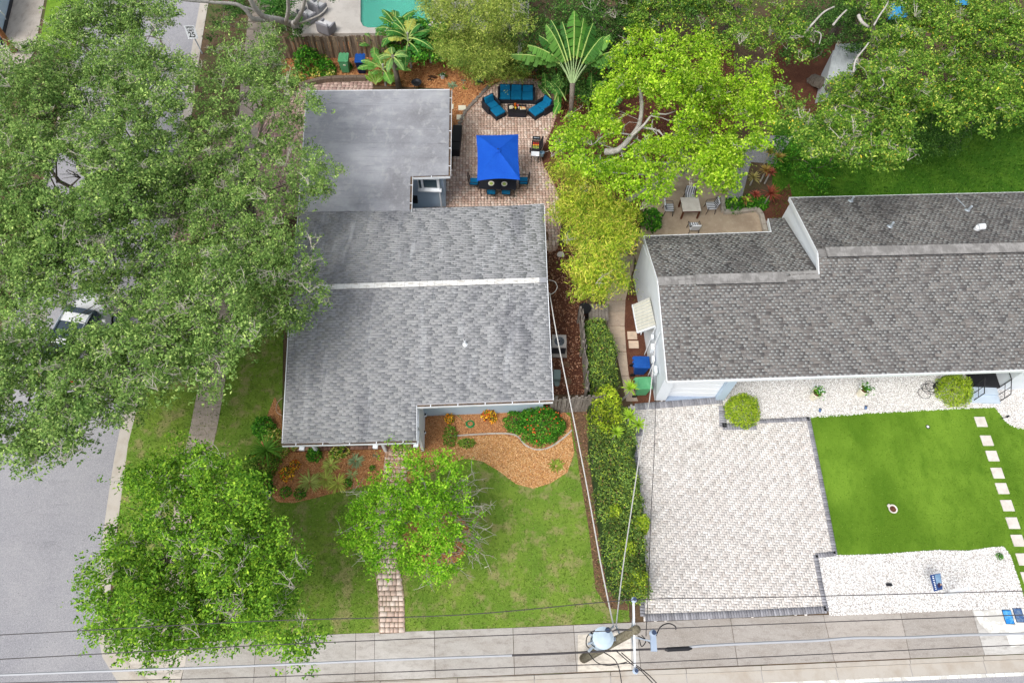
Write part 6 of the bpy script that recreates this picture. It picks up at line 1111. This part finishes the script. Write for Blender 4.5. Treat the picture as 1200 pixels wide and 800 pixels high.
for x, y, l in ((959.5, 482, 'below the left white planter'), (1013, 479, 'below the right white planter')):
    t = thing('spotlight', 'tiny dark garden spotlight in the gravel, ' + l, 'garden light', G(x, y), R(20)); part('stake', 'black', t, lambda bm: cyl(bm, (0, 0, 0), (0, 0, .12), .02)); part('head', MT['bluelid2'], t, lambda bm: cyl(bm, (-.04, -.06, .1), (.04, .06, .18), .05, .06, 10)); part('bezel', 'black', t, lambda bm: cyl(bm, (.04, .06, .18), (.045, .068, .19), .065, n=10))
t = thing('spotlight', 'black cable fixture lying in the middle of the lower gravel bed', 'garden light', G(1041, 685)); rbox('housing', 'black', t, (0, 0, .07), (.2, .12, .12)); part('bracket', 'darkmetal', t, lambda bm: (box(bm, (-.11, 0, .05), (.02, .08, .1)), box(bm, (.11, 0, .05), (.02, .08, .1))))
t = thing('spotlight', 'slim dark spike light in the gravel right of the porch steps', 'garden light', G(1179, 489), R(60)); part('stake', 'black', t, lambda bm: cyl(bm, (-.25, .25, .04), (0, 0, .1), .014)); part('head', 'black', t, lambda bm: cyl(bm, (0, 0, .05), (.08, -.04, .14), .05, .04))
# potted plants
for x, y, x2, y2, l in ((952, 466, 962, 451, 'left'), (1007, 462, 1018, 447, 'right')):
    t = thing('planter', l + ' of two tall white tapered planters with white flowers', 'planter', G(x, y), 0, 'white planters on the gravel'); part('pot', 'cream', t, lambda bm: lathe(bm, [(.14, 0), (.2, .3), (.24, .62), (.21, .62), (.2, .55)], 18)); part('soil', 'mulch_dark', t, lambda bm: cyl(bm, (0, 0, .5), (0, 0, .58), .2, n=16))
    d = rng.normal(size=(150, 3)) * [.13, .13, .09] + [.02, .02, .72]; leaf_mesh('leaves', d, .11, 'shrub', t); part('flowers', 'white', t, lambda bm: [ball(bm, (random.gauss(.02, .13), random.gauss(.02, .13), random.uniform(.76, .86)), (.04, .04, .02), 6, 4) for _ in range(9)])
t = thing('turf_cup', 'small white golf cup set in the bright turf', 'golf cup', G(1087, 500)); part('ring', 'white', t, lambda bm: lathe(bm, [(.035, .01), (.06, .03), (.03, .03)], 14)); part('plug', 'black', t, lambda bm: lathe(bm, [(.06, .012), (.1, .022), (.07, .016)], 14))
t = thing('concrete_bowl', 'pale shell shaped bowl of dark soil on the bright turf', 'bowl', G(1044.5, 597), R(-35)); part('bowl', 'stepstone', t, lambda bm: lathe(bm, [(.1, 0), (.18, .1), (.2, .16), (.15, .16), (.1, .1)], 16)); part('soil', 'mulch_dark', t, lambda bm: cyl(bm, (.01, 0, .08), (.01, 0, .145), .14, n=14)); part('lip', 'stepstone', t, lambda bm: ball(bm, (-.2, .04, .13), (.07, .09, .05), 8, 5))
t = thing('white_pot', 'small white pot with a dark plant in the back mulch bed', 'plant pot', G(519, 92)); part('pot', 'white', t, lambda bm: lathe(bm, [(.1, 0), (.15, .26), (.17, .28), (.13, .27)], 14)); d = rng.normal(size=(60, 3)) * [.09, .09, .07] + [0, 0, .34]; leaf_mesh('leaves', d, .12, 'dark', t)
t = thing('fire_bowl', 'round black fire bowl on a stand in the back mulch bed', 'fire bowl', G(489, 104)); part('bowl', 'darkmetal', t, lambda bm: lathe(bm, [(.08, .25), (.26, .4), (.32, .5), (.27, .5), (.1, .34)], 18)); part('ash', 'black', t, lambda bm: cyl(bm, (0, 0, .36), (0, 0, .42), .16, n=14)); part('stand', 'black', t, lambda bm: [cyl(bm, (.22 * math.cos(a), .22 * math.sin(a), 0), (.12 * math.cos(a), .12 * math.sin(a), .34), .018, n=5) for a in (1.5, 3.6, 5.7)])
t = thing('terracotta_pot', 'terracotta pot beside the banana leaves right of the patio', 'plant pot', G(667, 152)); part('pot', 'terracotta', t, lambda bm: lathe(bm, [(.1, 0), (.17, .26), (.2, .3), (.16, .3), (.14, .2)], 14)); part('soil', 'mulch_dark', t, lambda bm: cyl(bm, (0, 0, .2), (0, 0, .26), .14, n=12))
t = thing('hose_pile', 'tangled black hose lying on the gravel beside the round porch shrub', 'hose', G(1088, 456)); part('loops', 'black', t, lambda bm: [tube(bm, [Vector((cx + r_ * math.cos(a * .35), cy + r_ * .9 * math.sin(a * .35), .03 + .01 * k)) for a in range(19)], .014, 4) for k, (cx, cy, r_) in enumerate(((0, 0, .3), (.15, .1, .28), (-.15, .05, .22), (-.3, -.25, .3), (.1, .2, .24)))]); part('coil', 'black', t, lambda bm: [tube(bm, [Vector((.45 + .2 * math.cos(a * .35), .12 + .18 * math.sin(a * .35), .03 + .03 * k)) for a in range(19)], .02, 4) for k in range(7)])
# meter lids
for x, y, m, l in ((1181, 722.5, 'bluelid', 'bright blue water meter lid on the white splashed slab'), (1193.5, 720.5, 'bluelid2', 'faded dark blue water meter lid beside the bright blue one')):
    t = thing('meter_lid', l, 'meter cover', G(x, y), R(1), 'water meter lids'); part('lid', m, t, lambda bm: box(bm, (0, 0, .035), (.34, .52, .03)), bevel=.07); part('frame', 'navyplastic', t, lambda bm: box(bm, (0, 0, .028), (.38, .56, .02)), bevel=.08)
# yard sign
t = thing('yard_sign', 'white post yard sign with a small blue hanging panel in the gravel', 'sign', G(1107, 697)); s0 = t.location.copy(); hz = 1.5
part('post', 'white', t, lambda bm: box(bm, (0, 0, .9), (.09, .09, 1.8))); e1_ = G(1076, 670, 1.65) - s0; part('arm', 'white', t, lambda bm: bar(bm, (0, 0, 1.65), (-.75, -.1, 1.65), .07, .07))
def face(v): return lambda bm: bm.faces.new([bm.verts.new(p) for p in v])
bx = [G(1090, 673.5, 1.2) - s0, G(1102, 671, 1.2) - s0, G(1105, 690, .7) - s0, G(1095, 692.5, .7) - s0]; nz = (bx[1] - bx[0]).cross(bx[3] - bx[0]).normalized(); nz = nz if nz.z > 0 else -nz
part('panel', mat('sign_navy', lin((34, 66, 122)), .5), t, lambda bm: slab3(bm, bx, .03)); lf = lambda a, b2: (bx[0].lerp(bx[1], a)).lerp(bx[3].lerp(bx[2], a), b2) + nz * .006
part('picture', mat('sign_sky', lin((136, 164, 190)), .5, [(3, .4, .6, lin((96, 130, 164)), I3, .8)]), t, face([lf(.42, .03), lf(.96, .03), lf(.96, .6), lf(.42, .6)])); part('portrait', mat('sign_dark', lin((48, 38, 66)), .5), t, lambda bm: [bm.faces.new([bm.verts.new(lf(cx + rx_ * math.cos(a * .52), cy + ry_ * math.sin(a * .52)) + nz * .004) for a in range(12)]) for cx, cy, rx_, ry_ in ((.66, .7, .2, .16),)])
part('portrait', mat('sign_skin', lin((190, 160, 130)), .5), t, lambda bm: bm.faces.new([bm.verts.new(lf(.86 + .08 * math.cos(a * .52), .68 + .06 * math.sin(a * .52)) + nz * .006) for a in range(12)]))
part('lettering', 'white', t, lambda bm: [bm.faces.new([bm.verts.new(lf(a, b2) + nz * .003) for a, b2 in ((.14, f), (.3, f + .01), (.3, f + .06), (.14, f + .05))]) for f in (.08, .18, .3, .42, .52, .62, .72, .84)])
t['label'] = 'white post yard sign with a small blue hanging panel in the gravel'
# concrete patio table and chairs
q = G(806.5, 255); t = thing('patio_table', 'square tan stone topped patio table on the concrete patio', 'table', (q.x, q.y + .35, 0), R(4)); rbox('table_top', 'stepstone', t, (0, 0, .7), (1.0, .95, .05), bev=.01); rbox('apron', 'brown', t, (0, 0, .63), (.94, .9, .1), bev=0)
for sx in (-1, 1):
    for sy in (-1, 1): part('leg', 'brown', t, lambda bm: box(bm, (sx * .44, sy * .42, .3), (.08, .08, .6)))
stripes = mat('stripe_white', lin((222, 224, 230)), .9); strb = mat('stripe_navy', lin((44, 46, 60)), .9)
def pchair(x, y, rz, label):
    q = G(x, y); t = thing('patio_chair', label, 'chair', q, rz, 'striped patio chairs'); rbox('seat_cushion', stripes, t, (0, 0, .43), (.5, .5, .08), bev=.03); bc = rbox('back_cushion', stripes, t, (0, -.27, .68), (.5, .08, .46), bev=.03, rx=R(12))
    for k in range(4): rbox('stripe', strb, t, (-.18 + k * .12, 0, .476), (.035, .49, .008), bev=0); rbox('stripe', strb, bc, (-.18 + k * .12, -.22, .69), (.035, .02, .44), bev=0, rx=R(12))
    for sx in (-1, 1):
        for sy in (-1, 1): part('leg', 'black', t, lambda bm: cyl(bm, (sx * .27, sy * .25, 0), (sx * .25, sy * .2, .42), .018))
        part('armrest', 'black', t, lambda bm: tube(bm, [Vector((sx * .28, .25, .42)), Vector((sx * .29, .2, .62)), Vector((sx * .29, -.2, .62)), Vector((sx * .27, -.32, .9))], .02, 5))
pchair(782, 249, R(-90), 'striped cushion chair left of the stone topped table'); pchair(831, 247, R(95), 'striped cushion chair right of the stone topped table'); pchair(811, 271, R(4), 'striped cushion chair below the stone topped table'); pchair(806, 236, R(176), 'striped cushion chair above the stone topped table, half under leaves')
# pool chairs
def pool_chair(x, y, rz, label):
    t = thing('club_chair', label, 'chair', G(x, y, .22), rz, 'grey wicker club chairs'); rbox('base', 'greywicker', t, (0, 0, .2), (.8, .75, .36), bev=.04); rbox('back', 'greywicker', t, (0, -.38, .45), (.95, .16, .75), bev=.07)
    for s_ in (-1, 1): rbox('armrest', 'greywicker', t, (s_ * .42, 0, .34), (.14, .8, .56), bev=.06)
    rbox('seat_cushion', 'greycush', t, (0, .04, .44), (.66, .66, .14), bev=.05); rbox('back_cushion', 'greycush', t, (0, -.24, .66), (.64, .16, .36), bev=.05, rx=R(12))
pool_chair(362, 24, R(-35), 'left one of the grey wicker club chairs on the pool deck'); pool_chair(384, 37, R(-25), 'front one of the grey wicker club chairs nearest the fence'); pool_chair(374, 14, R(-30), 'rear grey wicker club chair half hidden by leaves')
# speed limit sign
sb = G(237, 63); hs_ = HZ(237, 63, 222, 37); t = thing('speed_limit_sign', 'white speed limit 25 sign on a tilted post by the left street', 'sign', sb)
cs = G(224, 38, hs_) - sb; part('post', 'metal', t, lambda bm: bar(bm, (0, 0, 0), cs + Vector((.05, 0, -.35)), .06, .04))
u_ = (G(229, 29.5, hs_) - G(214.5, 30, hs_)).normalized(); v_ = (G(214.5, 30, hs_ + .35) - G(219.5, 45, hs_ - .35)).normalized(); nn_ = u_.cross(v_).normalized(); wd_, ht_ = .62, .78
def sq(a, b2, off=0): return cs + u_ * (a * wd_ / 2) + v_ * (b2 * ht_ / 2) + nn_ * off
part('plate', 'white', t, lambda bm: (bm.faces.new([bm.verts.new(sq(a, b2)) for a, b2 in ((-1, -1), (1, -1), (1, 1), (-1, 1))]), bm.faces.new([bm.verts.new(sq(a, b2, -.01)) for a, b2 in ((-1, -1), (1, -1), (1, 1), (-1, 1))])))
rm = Matrix((u_, v_, nn_)).transposed().to_4x4()
dg = bpy.context.evaluated_depsgraph_get
def text(s_, size, a, b2, m, parent, off=.006, mtx=None):
    cu = bpy.data.curves.new('text', 'FONT'); cu.body = s_; cu.size = size; cu.align_x = 'CENTER'; cu.align_y = 'CENTER'; cu.offset = .004 * size / .2
    o = bpy.data.objects.new('tmp', cu); C.objects.link(o); me = bpy.data.meshes.new_from_object(o.evaluated_get(dg())); bpy.data.objects.remove(o)
    me.transform(Matrix.Translation(sq(a, b2, off)) @ rm); me.materials.clear(); return link('lettering', me, MT[m], parent)
text('SPEED', .17, 0, .7, 'black', t); text('LIMIT', .17, 0, .26, 'black', t); text('25', .42, 0, -.4, 'black', t)
# leaning pole far left
pb = G(17, 60); t = thing('utility_pole', 'brown wooden pole cut off at the upper left edge', 'pole', pb); tp = G(-14, 18, 4.5) - pb; part('shaft', 'redwood', t, lambda bm: tube(bm, [Vector((0, 0, 0)), tp * .5, tp], [.16, .15, .14], 10), sm=True); part('base_collar', 'mulch_dark', t, lambda bm: cyl(bm, (0, 0, 0), (0, 0, .05), .22, n=12))
# parked car under the oaks
cx0 = G(102, 402); t = thing('parked_car', 'white vehicle with big sky reflecting windows under the lower left oak', 'car', cx0, R(-8))
def carbody(bm):
    prof = [(-2.3, .45), (-2.3, .95), (-2.15, 1.1), (-1.3, 1.16), (1.3, 1.14), (2.2, .95), (2.35, .7), (2.35, .4)]; hw = .92
    L1 = [bm.verts.new((-hw, y_, z)) for y_, z in prof]; L2 = [bm.verts.new((hw, y_, z)) for y_, z in prof]
    for i in range(len(prof) - 1): bm.faces.new((L1[i], L1[i + 1], L2[i + 1], L2[i]))
    bm.faces.new(L1); bm.faces.new(L2[::-1]); bm.faces.new((L1[0], L2[0], L2[-1], L1[-1]))
bd = part('body', 'carwhite', t, carbody, bevel=.08)
part('cabin', 'skyglass', t, lambda bm: [bmesh.ops.create_cube(bm, size=1, matrix=Matrix.Translation((0, -.45, 1.4)) @ Matrix.Diagonal((1.6, 3.2, .5, 1)))], bevel=.12)
for y_, l_ in ((.55, .5), (-.75, .3), (-1.75, .35)): part('roof_panel', 'carwhite', t, lambda bm: box(bm, (0, y_, 1.66), (1.35, l_, .04)), bevel=.02)
part('roof_glass', 'skyglass', t, lambda bm: box(bm, (0, -.6, 1.655), (1.4, 2.7, .02)))
for s_ in (-1, 1):
    part('roof_rail', 'metal', t, lambda bm: tube(bm, [Vector((s_ * .66, .9, 1.66)), Vector((s_ * .66, .7, 1.74)), Vector((s_ * .66, -1.7, 1.74)), Vector((s_ * .66, -1.95, 1.66))], .03, 6)); part('headlight', 'glass', t, lambda bm: box(bm, (s_ * .7, 2.25, .8), (.35, .14, .16))); part('tail_light', 'red', t, lambda bm: box(bm, (s_ * .75, -2.29, .9), (.2, .06, .25))); part('mirror', 'carwhite', t, lambda bm: box(bm, (s_ * 1.02, .85, 1.15), (.2, .12, .14)), bevel=.03)
    for y_ in (-1.45, 1.45): wh = part('wheel', 'tyre', t, lambda bm: cyl(bm, (s_ * .72, y_, .34), (s_ * .94, y_, .34), .34, n=20)); part('rim', 'metal', wh, lambda bm: cyl(bm, (s_ * .93, y_, .34), (s_ * .95, y_, .34), .22, n=12))
t.location.z = -.12
# ------------------------------------------------------------------ utility pole, transformer, wires
pb = G(684, 771); pt = G(746, 737, 11.0); t = thing('utility_pole', 'tall weathered wooden utility pole with white crossarm at the sidewalk', 'utility pole', pb); d = pt - pb
part('shaft', 'polewood', t, lambda bm: tube(bm, [Vector((0, 0, -.1)), d * .33, d * .66, d], [.175, .155, .13, .11], 14), sm=True)
a0, a1 = G(742.2, 703, 10.7) - pb, G(744, 786, 10.7) - pb
part('crossarm', 'white', t, lambda bm: bar(bm, a0, a1, .05, .06)); part('bracket', 'metal', t, lambda bm: (bar(bm, a0.lerp(a1, .25) + Vector((0, 0, -.1)), d * .93, .03, .03), bar(bm, a0.lerp(a1, .7) + Vector((0, 0, -.1)), d * .93, .03, .03)))
IN = mat('insulator', lin((168, 184, 204)), .35); TOPM = mat('insulator_cap', lin((56, 70, 96)), .4)
for f, nm in ((0, 'far'), (.41, 'mid'), (1, 'near')):
    q = a0.lerp(a1, f); ins = part('insulator', IN, t, lambda bm: lathe(bm, [(.03, .02), (.07, .05), (.035, .08), (.075, .11), (.035, .14), (.06, .17), (.03, .22)], 14, q)); part('cap', TOPM, ins, lambda bm: cyl(bm, q + Vector((0, 0, .22)), q + Vector((0, 0, .27)), .045, n=10))
# transformer
tc = G(707, 747, 8.6) - pb; TM = mat('transformer_paint', lin((186, 204, 218)), .45, [(3, .45, .7, lin((170, 188, 204)), I3, .5)])
tr = part('transformer', TM, t, lambda bm: lathe(bm, [(.24, -.9), (.28, -.85), (.28, -.06), (.305, -.04), (.305, 0), (.2, .05), (.02, .07)], 24, tc), sm=False)
part('bushing', TOPM, tr, lambda bm: lathe(bm, [(.04, 0), (.08, .08), (.05, .12), (.075, .18), (.03, .26)], 10, tc + Vector((.12, .2, .03)))); part('bushing', 'metal', tr, lambda bm: (cyl(bm, tc + Vector((-.3, -.1, -.25)), tc + Vector((-.42, -.16, -.2)), .04), cyl(bm, tc + Vector((-.3, -.25, -.3)), tc + Vector((-.4, -.34, -.25)), .04), cyl(bm, tc + Vector((-.2, .05, -.2)), tc + Vector((-.38, .1, -.15)), .035)))
part('hanger', 'metal', tr, lambda bm: bar(bm, tc + Vector((.28, 0, -.4)), d * .78, .1, .08))
def wire(name, parent, pts, r_, m, sm_=4, rel=True): return part(name, m, parent, lambda bm: tube(bm, smooth([(G(*p) - pb) if rel else G(*p) for p in pts], sm_), r_, 4))
for pts in ([(700, 740, 8.2), (690, 743, 8.3), (687, 750, 8.2), (688, 757, 8.1), (694, 760, 8)], [(702, 742, 8.3), (694, 746, 8.5), (693, 754, 8.3), (698, 758, 8.1)], [(690, 743, 8.2), (697, 738, 8.4), (703, 741, 8.4)], [(690, 765, 7.8), (700, 776, 7.6), (715, 779, 7.4), (735, 775, 7.6)], [(708, 764, 8), (720, 772, 7.8), (726, 785, 7.6), (730, 812, 7)], [(722, 762, 9), (738, 776, 9), (752, 786, 9), (772, 808, 9)], [(728, 764, 9), (742, 776, 9), (762, 792, 9), (780, 812, 9)], [(718, 740, 8.9), (722, 737, 9.2), (732, 737, 9.8), (740, 737, 10.5)], [(749, 748, 9), (752, 757, 9), (757, 750, 8.8), (752, 744, 9.2)], [(748, 745, 9.6), (757, 749, 9.4), (764, 756, 9.2)]): wire('jumper_wire', t, pts, .014, 'black')
fc = G(764, 742, 9.4) - pb; fu = part('fuse_cutout', IN, t, lambda bm: (lathe(bm, [(.05, 0), (.09, .05), (.05, .09), (.09, .14), (.05, .18), (.09, .22), (.04, .28)], 12, fc), box(bm, fc + Vector((.02, -.25, .02)), (.16, .4, .1)))); part('arm', 'metal', fu, lambda bm: bar(bm, fc + Vector((0, -.2, 0)), d * .86, .04, .04)); part('cap', TOPM, fu, lambda bm: cyl(bm, fc + Vector((0, 0, .28)), fc + Vector((0, 0, .34)), .06, n=10)); wire('jumper_wire', t, [(769, 744, 9.5), (774, 734, 9.8), (783, 730, 10), (791, 733, 10), (792, 737, 9.9)], .016, 'black')
def line(label, pts, z, r_, m, name='power_line', cat='power line', sag=.0):
    ps = [G(x, y, z) for x, y in pts]; o = part(name, m, None, lambda bm: tube(bm, smooth(ps, 6), r_, 5)); return tag(o, label, cat, 'overhead lines along the sidewalk')
line('thin dark power line highest over the lawns and the paver driveway', [(-300, 755), (0, 743.5), (300, 727.5), (540, 720), (742, 702.5), (900, 699.5), (1200, 692), (1500, 684)], 10.95, .012, 'cabledark')
line('dark power line running through the pole top along the sidewalk edge', [(-300, 786), (0, 772), (300, 756), (600, 743.5), (744, 737.5), (900, 731), (1200, 720), (1500, 710)], 10.95, .012, 'cabledark')
line('dark lower power line passing the near insulator', [(-300, 808), (0, 800), (300, 793), (600, 781.5), (744, 776.5), (900, 769), (1200, 755), (1500, 742)], 10.9, .012, 'cabledark')
line('pale blue grey bundled cable left of the pole', [(-300, 804), (0, 790.5), (300, 779.5), (450, 773), (600, 767.5)], 8.2, .034, 'cableblue'); line('dark bundled cable just left of the pole', [(600, 767.5), (650, 765.5), (720, 762), (784, 759.5)], 8.2, .032, 'cabledark'); line('thick pale bundled cable right of the pole', [(806, 759.3), (820, 756.5), (900, 752.5), (960, 750), (1000, 747), (1060, 746.5), (1130, 743.5), (1200, 742), (1500, 732)], 8.2, .04, 'cableblue')
o = part('splice_case', 'black', None, lambda bm: (cyl(bm, G(782, 760.5, 8.2), G(807, 759.2, 8.2), .062, n=12), cyl(bm, G(779, 760.6, 8.2), G(782, 760.5, 8.2), .03, .06), cyl(bm, G(807, 759.2, 8.2), G(811, 759, 8.2), .06, .03))); tag(o, 'black cylindrical splice case on the bundled cable right of the pole', 'splice case')
line('thin dark wire lying low over the gutter edge', [(0, 812), (400, 800), (600, 792), (900, 778)], 8.0, .006, 'cabledark')
sd1 = [(719, 733, 7.6), (704, 660, 6.6), (686, 560, 5.3), (668, 470, 4.2), (652, 390, 3.5), (644, 343, 3.35)]
o = part('service_cable', 'cablewhite', None, lambda bm: tube(bm, smooth([G(*p) for p in sd1], 5), .022, 5)); tag(o, 'twisted white service cable from the pole to the grey house ridge', 'cable')
o = part('service_cable', 'cablewhite', None, lambda bm: tube(bm, smooth([G(*p) for p in [(722, 733, 7.6), (730, 665, 6.4), (741, 590, 5.3), (750, 530, 4.5), (757, 490, 3.8), (762, 462, 3.2), (768, 400, 3.3)]], 5), .02, 5)); tag(o, 'twisted white service cable from the pole to the white gable wall', 'cable')
o = part('service_cable', 'cabledark', None, lambda bm: tube(bm, smooth([G(*p) for p in [(757, 745, 8.8), (760, 680, 7.2), (763, 600, 5.8), (767, 520, 4.4), (769, 440, 3.4)]], 5), .012, 4)); tag(o, 'thin dark drop wire crossing the left edge of the paver driveway', 'cable')
for p0_, p1_, a, b2 in (((719, 733, 7.6), (712, 740, 8.2), 0, 0), ((722, 733, 7.6), (726, 742, 8), 0, 0)): wire('drop_clamp', t, [p0_, p1_], .03, 'metal', 1)
# white shed glimpsed beneath the upper right trees
SHD = mat('shed_roof', lin((196, 202, 206)), .6, [(2, .45, .7, lin((170, 176, 182)), I3, .6)])
t = thing('shed', 'white ribbed shed roof glimpsed between branches at the top right', 'shed', (0, 0, 0)); sc = [G(970, 92, 1.9), G(1002, 84, 1.9), G(1010, 50, 2.2), G(980, 52, 2.2)]
rfp = part('roof', SHD, t, lambda bm: slab3(bm, sc, .06))
for i in range(7): a = sc[0].lerp(sc[1], i / 6); b2 = sc[3].lerp(sc[2], i / 6); part('rib', SHD, rfp, lambda bm: bar(bm, a + Vector((0, 0, .02)), b2 + Vector((0, 0, .02)), .05, .04))
part('wall', 'whitewall', t, lambda bm: prism(bm, [Vector((p.x, p.y, 0)) for p in sc], 0, 1.75))
BT = mat('blue_tarp', lin((60, 150, 196)), .6); o = part('tarpaulin', BT, None, lambda bm: slab3(bm, [G(1040, 24, .3), G(1064, 20, .34), G(1062, 2, .3), G(1040, 4, .36)], .02)); tag(o, 'bright blue tarpaulin glimpsed through the trees at the top right', 'tarpaulin')
o = part('tarpaulin', BT, None, lambda bm: slab3(bm, [G(1118, 6, .3), G(1140, 6, .34), G(1140, -8, .3), G(1118, -10, .36)], .02)); tag(o, 'second blue tarpaulin scrap at the top edge further right', 'tarpaulin')
for x, y, l in ((888, 166, 'left'), (893, 170, 'second'), (898, 173, 'third'), (903, 174, 'fourth'), (908, 170, 'fifth'), (912, 180, 'lowest, pinkish')):
    q = G(x, y, .06); o = part('edging_rock', 'stepstone', None, lambda bm: ball(bm, q, (.16, .12, .1), 8, 5)); tag(o, 'pale rock edging the grey gravel path, ' + l + ' of the row', 'rock', 'rocks edging the gravel path')
